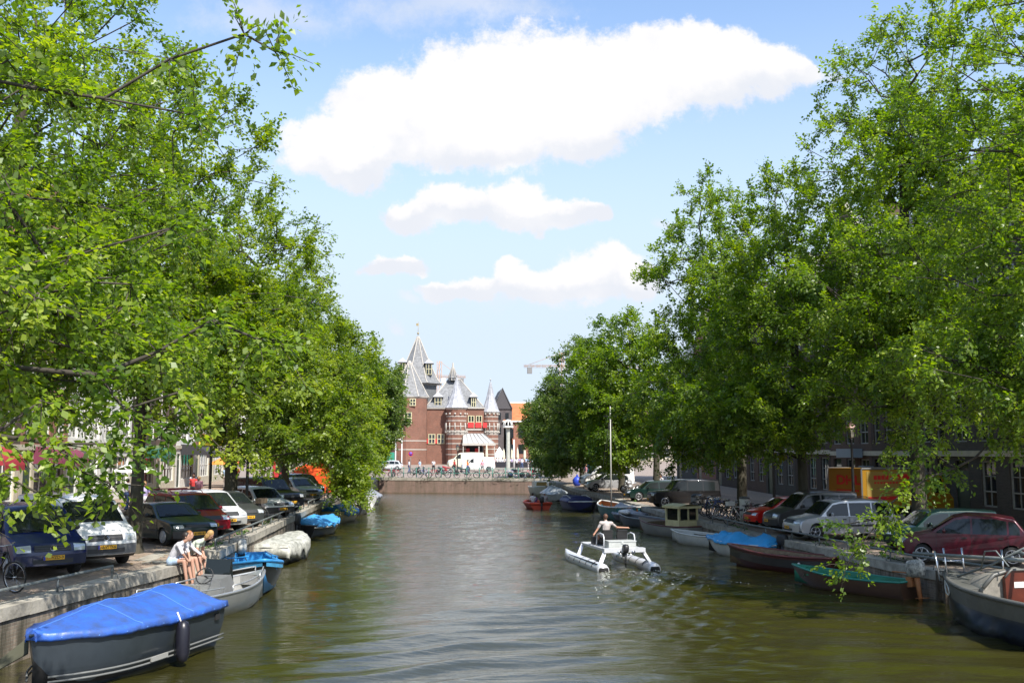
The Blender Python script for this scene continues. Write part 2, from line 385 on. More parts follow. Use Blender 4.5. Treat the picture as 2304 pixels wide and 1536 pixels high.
# ---- quay walls: brick face, coping stones
def quay(name, Q, side, label, m, g):
    root = empty(name, (0,0,0), 0, label, 'quay wall'); f = MB(); c = MB()
    pts = []
    for i in range(len(Q)-1):
        a, b = Vector(Q[i]), Vector(Q[i+1]); n = max(1, int((b-a).length/3.0))
        for k in range(n): pts.append(a.lerp(b, k/n))
    pts.append(Vector(Q[-1]))
    for i in range(len(pts)-1):
        a, b = pts[i], pts[i+1]; za, zb = g(a.y), g(b.y)
        d = (b-a).normalized(); nrm = Vector((-d.y, d.x))*(1 if side < 0 else -1)     # inland
        f.quad((a.x,a.y,-1.5),(b.x,b.y,-1.5),(b.x,b.y,zb-.24),(a.x,a.y,za-.24))
        L_ = (b-a).length; k = max(1, round(L_/1.15)); 
        for j in range(k):
            p = a.lerp(b, j/k); q = a.lerp(b, (j+1)/k) - d*0.012; h0 = za+(zb-za)*j/k + random.uniform(-.008,.010); h1 = h0+(zb-za)/k
            o = -nrm*0.045; i_ = nrm*0.56
            P4 = [p+o, q+o, q+i_, p+i_]
            c.add([(v.x,v.y,(h0 if n_ in (0,3) else h1)-.26) for n_, v in enumerate(P4)] + [(v.x,v.y,(h0 if n_ in (0,3) else h1)+.012) for n_, v in enumerate(P4)],
                  [(0,3,2,1),(4,5,6,7),(0,1,5,4),(1,2,6,5),(2,3,7,6),(3,0,4,7)])
    f.build('brick_face', m, root); c.build('coping', M_cope, root); return root
random.seed(3)
quay('quay_wall', QL, -1, 'stained brick quay wall on the left bank with stone coping', M_quay, gzL)
quay('quay_wall', QR, 1, 'shaded brick quay wall on the right bank with stone coping', M_quay, gzR)
quay('quay_wall', [(-5.2,113.5),(12.9,108)], -1, 'straight reddish brick quay wall closing the far end of canal', M_quay2, lambda y: 1.6)
# landing steps in the niche of the left wall
mb = MB()
for k in range(6): mb.box(-7.95, -6.75-.0*k, 31.05+k*.40, 31.05+(k+1)*.40-.004, -1, 0.15+.17*k)
tag(mb.build('landing_steps', M_cope), 'stone landing steps in the gap of the left quay wall beside the seated people', 'steps')

# ---- low pipe rails on the quays
M_rail = mat('grey rail paint', (0.20,0.22,0.215), 0.55, metal=0.3, var=0.4, vscale=6)
M_railg = mat('green rail paint', (0.045,0.22,0.17), 0.5)
def pipe_rail(Q, y0, y1, side, label, h=0.34, step=2.3, g=gzL, end_curve=True):
    mb = MB(); L_ = y1-y0; n = max(2, int(L_/step)); inl = side*0.20
    root = empty('quay_rail', (qx(Q,y0)+inl, y0, g(y0)), 0, label, 'rail'); o = Vector(root.location)
    pts = [Vector((qx(Q,y)+inl, y, g(y)+h)) - o for y in np.linspace(y0, y1, n*2+1)]
    pts = [pts[0]-Vector((0,0,h*.5))] + pts + [pts[-1]-Vector((0,0,h*.5))]
    mb.tube(pts, 0.038, 8); mb.build('top_pipe', M_rail, root)
    for k in range(n+1):
        y = y0+(y1-y0)*k/n; b = MB(); p = Vector((qx(Q,y)+inl, y, g(y)))-o
        b.tube([p+Vector((0,0,-.02)), p+Vector((0,0,h))], 0.026, 6); b.tube([p+Vector((0,0,h*.45)), p+Vector((-side*.12,0,h*.45)), p+Vector((-side*.16,0,.0))], 0.016, 5)
        b.build('post', M_rail, root)
pipe_rail(QLs, 17, 26.6, -1, 'grey pipe rail on the near left quay beside the blue van')
pipe_rail(QLs, 34.3, 58, -1, 'grey pipe rail on the left quay beyond the seated people')
pipe_rail(QLs, 60, 92, -1, 'grey pipe rail far along the left quay under the trees')
pipe_rail(QR, 15, 34.5, 1, 'grey pipe rail on the near right quay below the maroon car', g=gzR)
pipe_rail(QR, 35.2, 50, 1, 'grey pipe rail on the right quay beside the silver estate car', g=gzR)
# green railing of the far quay
root = empty('green_railing', (-5.2,113.5,1.6), 0, 'green painted railing along the far quay with bicycles', 'railing')
A, B = Vector((-5.2,113.5,1.6)), Vector((12.9,108,1.6)); dv = (B-A)
mb = MB()
inl = Vector((0.12,0.4,0))
for h in (1.05, 0.55): mb.tube([inl+Vector((0,0,h)), dv+inl+Vector((0,0,h))], 0.026, 6)
mb.build('rail', M_railg, root)
for k in range(14):
    b = MB(); p = dv*(k/13)+inl; b.tube([p, p+Vector((0,0,1.1))], 0.038, 6); b.ball((p.x,p.y,1.14), 0.06, 6); b.build('post', M_railg, root)

# ladder of old timbers on the right wall
M_wood = mat('wet old timber', (0.10,0.075,0.05), 0.8, var=0.5, vscale=8, stretch=(1,1,.2))
root = empty('mooring_ladder', (15.35,28.6,0), 0, 'dark timber fender posts with rungs on the right quay wall', 'ladder')
for i, dy in enumerate((0, .75, 1.5)):
    b = MB(); b.box(-.12,.06,dy-.1,dy+.1,-1,.95-.08*i); b.build('post', M_wood, root)
b = MB()
for k in range(4): b.box(-.06,-.01,.1,.65,.05+.22*k,.10+.22*k)
b.build('rung', M_wood, root)
root.rotation_euler = (0,0,R(-12))

# weeds along the foot of quay edges
def weeds(name, pts, n, size, label, m):
    rng = np.random.RandomState(9); co = []; q = []
    for (x, y, z, sx, sy, sz) in pts:
        for k in range(n):
            p = np.array([x, y, z]) + rng.normal(0, 1, 3)*np.array([sx, sy, sz]); a = rng.uniform(0, 6.3); d = np.array([math.cos(a), math.sin(a), rng.uniform(-.2, .8)])*size
            s_ = np.array([-math.sin(a), math.cos(a), 0])*size*.35; i = len(co); co += [p-s_, p+s_, p+s_*.3+d, p-s_*.3+d]; q.append((i,i+1,i+2,i+3))
    me = fast_mesh(name, np.array(co), np.array(q)); me.materials.append(m); return tag(link(name, me), label, 'plants', kind='stuff')
# ================================================================ TREES
def leaf_material(name, ca, cb, cc, under, glint=0.35):
    m = bpy.data.materials.new(name); m.use_nodes = True; t = m.node_tree; N_ = t.nodes; L = t.links.new; N_.clear()
    at = N_.new('ShaderNodeAttribute'); at.attribute_name = 'tone'
    r = N_.new('ShaderNodeValToRGB'); L(at.outputs['Fac'], r.inputs[0]); e = r.color_ramp.elements
    e[0].color = (*ca, 1); e[1].color = (*cc, 1); x = e.new(0.5); x.color = (*cb, 1)
    g = N_.new('ShaderNodeNewGeometry'); mx = N_.new('ShaderNodeMixRGB'); mx.inputs[2].default_value = (*under, 1)
    f = N_.new('ShaderNodeMath'); f.operation = 'MULTIPLY'; f.inputs[1].default_value = 0.55; L(g.outputs['Backfacing'], f.inputs[0])
    L(f.outputs[0], mx.inputs[0]); L(r.outputs[0], mx.inputs[1])
    p = N_.new('ShaderNodeBsdfPrincipled'); p.inputs['Roughness'].default_value = glint; p.inputs['Specular IOR Level'].default_value = 0.5
    L(mx.outputs[0], p.inputs['Base Color'])
    tr = N_.new('ShaderNodeBsdfTranslucent'); hs = N_.new('ShaderNodeHueSaturation'); hs.inputs['Saturation'].default_value = 1.15; hs.inputs['Value'].default_value = 1.9
    L(r.outputs[0], hs.inputs['Color']); L(hs.outputs[0], tr.inputs[0])
    ms = N_.new('ShaderNodeMixShader'); ms.inputs[0].default_value = 0.5; L(p.outputs[0], ms.inputs[1]); L(tr.outputs[0], ms.inputs[2])
    o = N_.new('ShaderNodeOutputMaterial'); L(ms.outputs[0], o.inputs[0]); return m
M_leafN = leaf_material('elm leaf bright', (0.060,0.120,0.012), (0.162,0.250,0.017), (0.32,0.38,0.055), (0.34,0.42,0.20), 0.38)
M_leafL = leaf_material('elm leaf', (0.062,0.112,0.013), (0.162,0.235,0.019), (0.29,0.34,0.042), (0.17,0.25,0.09), 0.42)
M_leafR = leaf_material('elm leaf east', (0.065,0.122,0.015), (0.148,0.228,0.021), (0.27,0.34,0.042), (0.20,0.29,0.10), 0.38)
M_leafF = leaf_material('elm leaf far', (0.060,0.105,0.024), (0.110,0.165,0.030), (0.18,0.225,0.045), (0.18,0.24,0.12), 0.42)
M_bark = mat('elm bark', (0.062,0.054,0.038), 0.95, var=0.6, vscale=6, bump=0.9, bscale=14, stretch=(1,1,.25), col2=(0.045,0.042,0.028))
M_twig = mat('elm branch', (0.060,0.050,0.038), 0.9, var=0.4, vscale=5)

def rand_unit(rng, n):
    v = rng.normal(0, 1, (n, 3)); return v/np.maximum(np.linalg.norm(v, axis=1, keepdims=True), 1e-6)
def tree(loc, crown, label, seed, tr=0.26, ncl=170, spray=7, per=24, leaf=0.15, leafm=None, fork=4.6, lean=(0,0), extra=(), trunk_top=None, density_bias=0.5, group='elm trees lining the canal', spray_len=0.8, gap=-0.24):
    """crown: list of ellipsoids (cx,cy,cz, rx,ry,rz, weight) in world space; extra: explicit branch tips [(x,y,z)]"""
    rng = np.random.RandomState(seed); base = np.array(loc, float)
    root = empty('elm_tree', tuple(base), 0, label, 'tree', group)
    W = np.array([c[6] for c in crown], float); W /= W.sum(); cl = []
    while len(cl) < ncl:
        c = crown[rng.choice(len(crown), p=W)]; d = rand_unit(rng, 1)[0]
        rr = rng.uniform(0, 1)**(density_bias*0.66); p = np.array(c[:3]) + d*np.array(c[3:6])*rr*(1+0.10*math.sin(5*d[0]+seed)*math.cos(4*d[2]+seed))
        # irregular outline: drop lumps
        if noise.noise(Vector(p*0.42)+Vector((seed, 0, 0))) < gap: continue
        cl.append(p)
    cl = np.array(cl + [np.array(e) for e in extra])
    # skeleton nodes: trunk up, then greedy attachment
    topz = trunk_top if trunk_top else max(c[2]+c[5]*0.35 for c in crown)
    cx = np.average([c[0] for c in crown], weights=W); cy = np.average([c[1] for c in crown], weights=W)
    nodes = []; par = []; plen = []
    nT = 12
    for i in range(nT+1):
        t = i/nT; z = base[2] + (topz-base[2])*t; k = max(0, (z-base[2]-fork)/(topz-base[2]-fork)) if topz-base[2] > fork else 0
        x = base[0] + lean[0]*t + (cx-base[0]-lean[0])*k**1.3*0.8 + 0.10*math.sin(3.1*t+seed); y = base[1] + lean[1]*t + (cy-base[1]-lean[1])*k**1.3*0.8 + 0.10*math.cos(2.7*t+seed)
        nodes.append(np.array([x, y, z])); par.append(i-1); plen.append(0 if i == 0 else plen[-1]+0.25*np.linalg.norm(nodes[i]-nodes[i-1]))
    forki = max(1, int(nT*fork/(topz-base[2])))
    order = np.argsort(np.linalg.norm(cl - nodes[forki+1], axis=1)); tips = []
    for ci in order:
        c = cl[ci]; A = np.array(nodes[forki:]); PL = np.array(plen[forki:])
        d = np.linalg.norm(A-c, axis=1); up = np.maximum(0, A[:,2]-c[2])*0.5
        j = int(np.argmin(d + 0.50*PL + up)) + forki; a = nodes[j]; dist = np.linalg.norm(c-a)
        n = max(1, int(dist/0.7)); prev = j
        bend = np.array([0, 0, 0.10*dist]) + rng.normal(0, .05, 3)*dist
        for k in range(1, n+1):
            t = k/n; p = a+(c-a)*t + bend*math.sin(math.pi*t) + (rng.normal(0, .085, 3)*min(dist, 2.2) if k < n else 0)
            nodes.append(p); par.append(prev); plen.append(plen[prev]+dist/n); prev = len(nodes)-1
        tips.append(prev)
    nn_ = len(nodes); cnt = np.zeros(nn_); 
    for t_ in tips: cnt[t_] += 1
    for i in range(nn_-1, 0, -1): 
        cnt[par[i]] += cnt[i]
    rad = 0.017*np.maximum(cnt, 1)**0.52; rmax = rad[0]; rad = rad*min(1.4, tr/rmax) ; rad = np.maximum(rad, 0.014)
    for i in range(forki+1): rad[i] = tr*(1-0.35*i/max(1,forki)); 
    # trunk mesh
    tk = MB(); pts = [Vector(nodes[i]-base) for i in range(forki+2)]
    rr = [tr*1.35, ] + [tr*(1-0.28*i/(forki+1)) for i in range(1, forki+2)]
    pts = [pts[0]-Vector((0,0,.15)), pts[0]+Vector((0,0,.05)), pts[0].lerp(pts[1], .35)] + pts[1:]
    rr = [tr*1.6, tr*1.4, tr*1.05] + rr[1:]
    tk.tube(pts, rr, 14, caps=True); tk.build('trunk', M_bark, root)
    # branches
    br = MB(); child = [[] for _ in range(nn_)]
    for i in range(forki+1, nn_): child[par[i]].append(i)
    done = set()
    starts = [(par[i], i) for i in range(forki+1, nn_) if par[i] <= forki or child[par[i]][int(np.argmax([cnt[q] for q in child[par[i]]]))] != i]
    for a, i in starts:
        path = [a, i]
        while child[path[-1]]:
            c_ = child[path[-1]]; path.append(c_[int(np.argmax([cnt[q] for q in c_]))])
        r0 = [min(rad[q], rad[path[1]]*1.15) if q == a else rad[q] for q in path]
        br.tube([Vector(nodes[q]-base) for q in path], r0, 8 if r0[1] > 0.05 else 5, caps=False)
    # sprays of leaves
    M_ = len(cl); cent = cl; axisc = np.array([cx, cy, 0]); ctr = np.array([np.average([c[k] for c in crown], weights=W) for k in range(3)])
    out = cent-ctr; out /= np.maximum(np.linalg.norm(out, axis=1, keepdims=True), 1e-3)
    ns = M_*spray; C0 = np.repeat(cent, spray, 0); D = rand_unit(rng, ns)*0.9 + np.repeat(out, spray, 0)*0.55; D[:,2] -= 0.12; D /= np.linalg.norm(D, axis=1, keepdims=True)
    Ls = rng.uniform(0.55, 1.15, ns)*spray_len
    side = np.cross(D, rand_unit(rng, ns)*0.5+np.array([0,0,1.0])); side /= np.maximum(np.linalg.norm(side, axis=1, keepdims=True), 1e-6)
    nrm = np.cross(side, D)
    for i in range(ns):
        if i % 2 == 0:
            p0 = C0[i]-base; L_ = Ls[i]; p1 = p0 + D[i]*L_*.5; p2 = p0 + D[i]*L_; p2[2] -= .10*L_
            br.tube([p0, p1, p2], [0.011, 0.007, 0.003], 3, caps=False, sm=False)
    br.build('branches', M_twig, root, normals=False)
    nl = ns*per; I = np.repeat(np.arange(ns), per); tt = rng.uniform(0.05, 1.08, nl); sg = rng.choice([-1, 1], nl)
    P0 = C0[I] + D[I]*(tt*Ls[I])[:,None]; P0[:,2] -= 0.10*Ls[I]*tt**2
    P0 += rng.normal(0, leaf*0.45, (nl,3))
    sz = leaf*rng.uniform(0.6, 1.25, nl)
    dl = D[I]*0.55 + side[I]*(sg*0.8)[:,None] + rng.normal(0, .38, (nl,3)); dl[:,2] -= 0.22; dl /= np.linalg.norm(dl, axis=1, keepdims=True)
    nv = nrm[I]*0.8 + rng.normal(0, .45, (nl,3)) + np.array([0.12,-.05,.45]); sd = np.cross(dl, nv); sd /= np.maximum(np.linalg.norm(sd, axis=1, keepdims=True), 1e-6)
    nz = np.cross(sd, dl)
    a = P0; b_ = P0 + dl*(sz*.48)[:,None] + sd*(sz*.33)[:,None] + nz*(sz*.07)[:,None]; c_ = P0 + dl*sz[:,None] - nz*(sz*.06)[:,None]; d_ = P0 + dl*(sz*.48)[:,None] - sd*(sz*.33)[:,None] + nz*(sz*.07)[:,None]
    co = np.stack([a, b_, c_, d_], 1).reshape(-1, 3) - base
    q = np.arange(nl*4).reshape(nl, 4)
    me = fast_mesh('crown', co, q)
    tone = np.clip(np.repeat(np.repeat(rng.normal(.45, .20, M_), spray), per) + rng.normal(0, .17, nl), 0, 1)
    at = me.attributes.new('tone', 'FLOAT', 'FACE'); at.data.foreach_set('value', tone.astype(np.float32))
    me.materials.append(leafm or M_leafL); link('crown', me, root)
    return root

TL = 'elm trees lining the left bank'; TR = 'elm trees lining the right bank'
# left bank
tree((-11.6,11.6,1.2), [(-7.8,12.4,9.6,4.6,4.0,4.0,6), (-6.6,12.4,6.6,3.3,2.6,1.5,4), (-10.5,15,8.5,3.5,3,4,1)], 'nearest elm on left bank, big bright leaves reaching in from the left edge', 11,
     ncl=430, per=18, spray=8, leaf=0.108, leafm=M_leafN, group=TL, spray_len=.6, fork=3.2, density_bias=.85,
     extra=[(-2.3,12.2,9.6),(-1.9,12.1,9.35),(-2.9,12.4,8.6),(-3.3,12.6,9.4),(-3.2,12.6,7.2),(-2.6,12.3,6.0),(-2.0,12.1,5.75),(-1.75,12.0,5.7),(-3.2,12.2,5.6),(-3.8,12.0,5.3),(-4.4,11.9,5.0),(-3.5,12.0,4.9),(-2.9,12.0,5.1),(-4.9,11.9,4.6),(-4.2,11.8,4.5),(-3.6,11.9,4.5),(-3.0,12.0,4.7),(-4.7,11.7,4.15),(-3.9,11.8,4.2),(-4.2,12.3,4.9),(-4.9,12.1,5.4),(-5.15,11.5,3.75),(-4.35,11.8,3.95),(-3.55,11.8,4.05)])
tree((-9.9,22.2,1.2), [(-9.2,22.5,11.2,4.2,5.2,5.6,6), (-7.9,22.5,7.8,3.8,4,2.6,4)], 'second elm on left bank, dark trunk behind the blue van at left edge', 12, ncl=480, per=26, leaf=0.125, leafm=M_leafN, group=TL, fork=3.2, density_bias=.75, tr=.24)
tree((-9.3,33.3,1.2), [(-8.9,33.2,11.8,4.2,5.4,6.2,6), (-7.4,33,7.9,3.9,4.3,2.8,4)], 'elm with mossy trunk standing between the white van and dark green saloon', 13, ncl=540, per=30, leaf=0.135, leafm=M_leafL, group=TL, fork=3.4, density_bias=.75, tr=.23,
     extra=[(-5.6,32,4.6),(-5.2,32,4.4),(-6.0,31.5,4.3)])
tree((-9.2,48.5,1.2), [(-8.6,49,11.2,4.2,5.8,6.3,6), (-6.6,49,6.6,4.2,4.2,2.9,4)], 'elm with forked dark trunk behind the white estate car on left bank', 14, ncl=500, per=30, leaf=0.155, leafm=M_leafL, group=TL, fork=3.2, density_bias=.7, tr=.34, spray_len=.95)
tree((-8.7,64,1.25), [(-7.8,64,9.7,4.0,6.0,5.8,6), (-4.7,63,4.0,1.6,3.6,2.3,2)], 'elm on left bank whose low branches hang down to the water', 15, ncl=460, per=28, leaf=0.175, leafm=M_leafL, group=TL, density_bias=.7, spray_len=1.0,
     extra=[(-4.2,61,2.2),(-4.4,62,2.0),(-4.0,63,2.6),(-4.8,60,2.4),(-4.0,65,2.2),(-3.9,60,1.8),(-4.5,59,1.6),(-3.8,64,1.7)])
tree((-8.2,79,1.3), [(-6.8,79,9.2,3.9,5.8,5.6,6), (-5.0,78,4.4,2.7,4,2.0,2)], 'elm on left bank standing beyond the orange tarpaulin', 16, ncl=360, per=22, leaf=0.22, leafm=M_leafL, group=TL, density_bias=.7, spray_len=1.0)
tree((-7.6,94,1.5), [(-5.8,93,8.6,3.9,5.6,5.3,6)], 'second last elm of the left bank near the far quay', 17, ncl=300, per=22, leaf=0.24, leafm=M_leafF, group=TL, density_bias=.7, spray_len=1.0)
tree((-7.0,107,1.6), [(-5.3,107,8.4,3.3,5.0,4.9,6)], 'last elm of the left bank beside the brick gatehouse', 18, ncl=250, per=22, leaf=0.26, leafm=M_leafF, group=TL, density_bias=.7, spray_len=1.0)
# right bank
tree((18.6,23.5,.85), [(17.4,25,11.4,4.6,4.8,7.4,6), (15.2,25.5,6.4,2.8,2.6,2.0,1.8)], 'nearest elm on right bank, sparse low branches over maroon car', 21, ncl=560, per=24, leaf=0.125, gap=-.4, leafm=M_leafR, group=TR, density_bias=.8,
     extra=[(12.6,25.4,3.4),(11.9,25.4,2.7),(11.4,25.6,2.0),(11.1,25.8,1.5),(11.2,26.1,2.5),(12.2,25.4,3.1),(13.0,25.3,4.6),(13.3,25.3,3.8),(14.1,25.6,4.0),(12.8,25.2,4.1),(12.4,25.7,2.5)])
tree((19.6,38.5,.85), [(19.3,37,16.0,4.3,5.0,7.0,6), (18.0,36,9.4,4.9,5,5.0,6)], 'tall sparse elm on right bank behind the dark green car', 22, ncl=760, per=24, leaf=0.14, gap=-.36, leafm=M_leafR, group=TR, density_bias=.8, tr=.32, fork=4.4)
tree((17.3,44.5,.85), [(17.4,44.5,11.4,4.8,5.2,6.4,7), (14.9,44,6.6,4.0,4.4,2.6,4)], 'elm on right bank behind the small red car', 23, ncl=560, per=28, leaf=0.15, leafm=M_leafR, group=TR, density_bias=.75, tr=.26, fork=3.6)
tree((17.5,54,.85), [(16.2,54.5,12.2,4.0,5,7.0,6), (14.4,53,6.4,4.1,4.6,2.9,4)], 'pointed elm on right bank beside the parked bicycles', 24, ncl=500, per=30, leaf=0.1555, leafm=M_leafR, group=TR, density_bias=.72, tr=.30, fork=3.6, spray_len=.9,
     extra=[(16,54,20.2),(15.6,54,19.8),(14.6,54,19)])
tree((16.6,71,1.0), [(15.0,73,9.4,4.1,4.4,5.4,6), (14.0,73,5.4,2.6,3.4,2.0,2)], 'bushy elm on right bank behind the black off-roader', 25, ncl=400, per=22, leaf=0.205, leafm=M_leafR, group=TR, density_bias=.7, spray_len=.95)
tree((16.2,82,1.2), [(13.4,82,8.8,3.7,5.6,5.0,6), (12.2,81,5.0,2.6,4,1.8,2)], 'elm on right bank above the white van and silver hatchback', 26, ncl=330, per=22, leaf=0.22, leafm=M_leafF, group=TR, density_bias=.7, spray_len=1.0)
tree((15.0,95.5,1.4), [(13.4,96,7.2,3.0,5,3.6,6), (12.2,94,4.2,2.0,3.4,1.6,2)], 'dark low elm on right bank near the cream cabin boat', 27, ncl=250, per=22, leaf=0.23, leafm=M_leafF, group=TR, density_bias=.7, spray_len=1.0)
tree((15.6,111,1.6), [(14.0,111,7.6,3.1,4,4.0,6)], 'last dark elm of the right bank beside the market square', 28, ncl=210, per=22, leaf=0.25, leafm=M_leafF, group=TR, density_bias=.7, spray_len=1.0)
# young trees on the square
TS = 'young trees on the market square'
tree((18.4,214,2.35), [(18.4,214,7.2,2.4,2.4,3.2,1)], 'bright green young tree right of gatehouse turret behind the mushroom lamp', 31, ncl=60, per=22, leaf=0.34, leafm=M_leafL, group=TS, fork=2.5, tr=.14)
tree((23.4,212,2.35), [(23.4,212,8.0,2.8,2.8,3.8,1)], 'young tree behind the closed parasols in front of the orange roof', 32, ncl=70, per=22, leaf=0.34, leafm=M_leafL, group=TS, fork=2.5, tr=.14)
tree((29.5,205,2.35), [(29.5,205,8.5,3.6,3,4.2,1)], 'darker young tree on the square at the right of the terrace', 33, ncl=80, per=22, leaf=0.34, leafm=M_leafF, group=TS, fork=2.5, tr=.14)
tree((36,190,2.3), [(36,190,9,4.5,3,5,1)], 'broad tree on the square half hidden by the right bank elms', 34, ncl=90, per=22, leaf=0.36, leafm=M_leafF, group=TS, fork=2.5, tr=.16)
# ================================================================ HOUSES
M_white = mat('white paint', (0.70,0.69,0.65), 0.55, var=0.12, vscale=3)
M_cream = mat('cream stone', (0.50,0.46,0.36), 0.75, var=0.2, vscale=2)
M_glass = mat('window glass', (0.020,0.024,0.028), 0.06, spec=0.8)
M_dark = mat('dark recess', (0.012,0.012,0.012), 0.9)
M_slate = mat('slate', (0.16,0.17,0.18), 0.6, var=0.3, vscale=5)
M_tile = mat('orange tile', (0.50,0.16,0.06), 0.75, var=0.3, vscale=2, bump=.4, bscale=6)
M_green = mat('dark green paint', (0.015,0.045,0.03), 0.4)
M_redp = mat('red paint', (0.42,0.025,0.03), 0.5)
M_redaw = mat('red awning cloth', (0.30,0.025,0.035), 0.8)
M_plint = mat('grey plinth stone', (0.25,0.24,0.22), 0.8, var=0.3, vscale=2)
BR = {}
def bm_(key):
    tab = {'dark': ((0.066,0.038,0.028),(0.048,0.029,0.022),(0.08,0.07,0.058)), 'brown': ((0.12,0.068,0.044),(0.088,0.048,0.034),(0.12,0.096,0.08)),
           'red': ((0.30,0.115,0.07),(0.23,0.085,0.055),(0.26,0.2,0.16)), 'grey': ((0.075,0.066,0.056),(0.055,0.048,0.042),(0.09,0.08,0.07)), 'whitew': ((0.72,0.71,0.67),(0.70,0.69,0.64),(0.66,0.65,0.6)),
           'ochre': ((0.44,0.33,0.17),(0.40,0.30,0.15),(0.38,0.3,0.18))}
    if key not in BR: BR[key] = brick_mat('facade brick '+key, *tab[key], stain=0.28, stain_col=tuple(x*.5 for x in tab[key][0]))
    return BR[key]
WIN = {}
def window_proto(w, h, fm, panes=(2,3)):
    key = (round(w,2), round(h,2), fm.name, panes)
    if key in WIN: return WIN[key]
    fr = MB(); t = 0.07
    fr.box(-.05,.02,0,w,0,t); fr.box(-.05,.02,0,w,h-t,h); fr.box(-.05,.02,0,t,t,h-t); fr.box(-.05,.02,w-t,w,t,h-t)
    for i in range(1, panes[0]): y = w*i/panes[0]; fr.box(-.045,.0,y-.02,y+.02,t,h-t)
    for i in range(1, panes[1]): z = h*i/panes[1]; fr.box(-.043,.002,t,w-t,z-.02 if i != panes[1]//2+0 else z-.035,z+.02 if i != panes[1]//2+0 else z+.035)
    fr.box(-.04,.09,-.08,w+.08,-.09,-.003)
    f = fr.build('window', fm); p = MB(); p.quad((-.05,t,t),(-.05,w-t,t),(-.05,w-t,h-t),(-.05,t,h-t)); g = p.build('pane', M_glass)
    WIN[key] = (f.data, g.data); bpy.data.objects.remove(f); bpy.data.objects.remove(g); return WIN[key]
def add_window(root, x, y, z, w, h, fm, panes=(2,3)):
    a, b = window_proto(w, h, fm, panes); f = link('window', a, root); f.location = (x, y, z); g = link('pane', b, f); return f

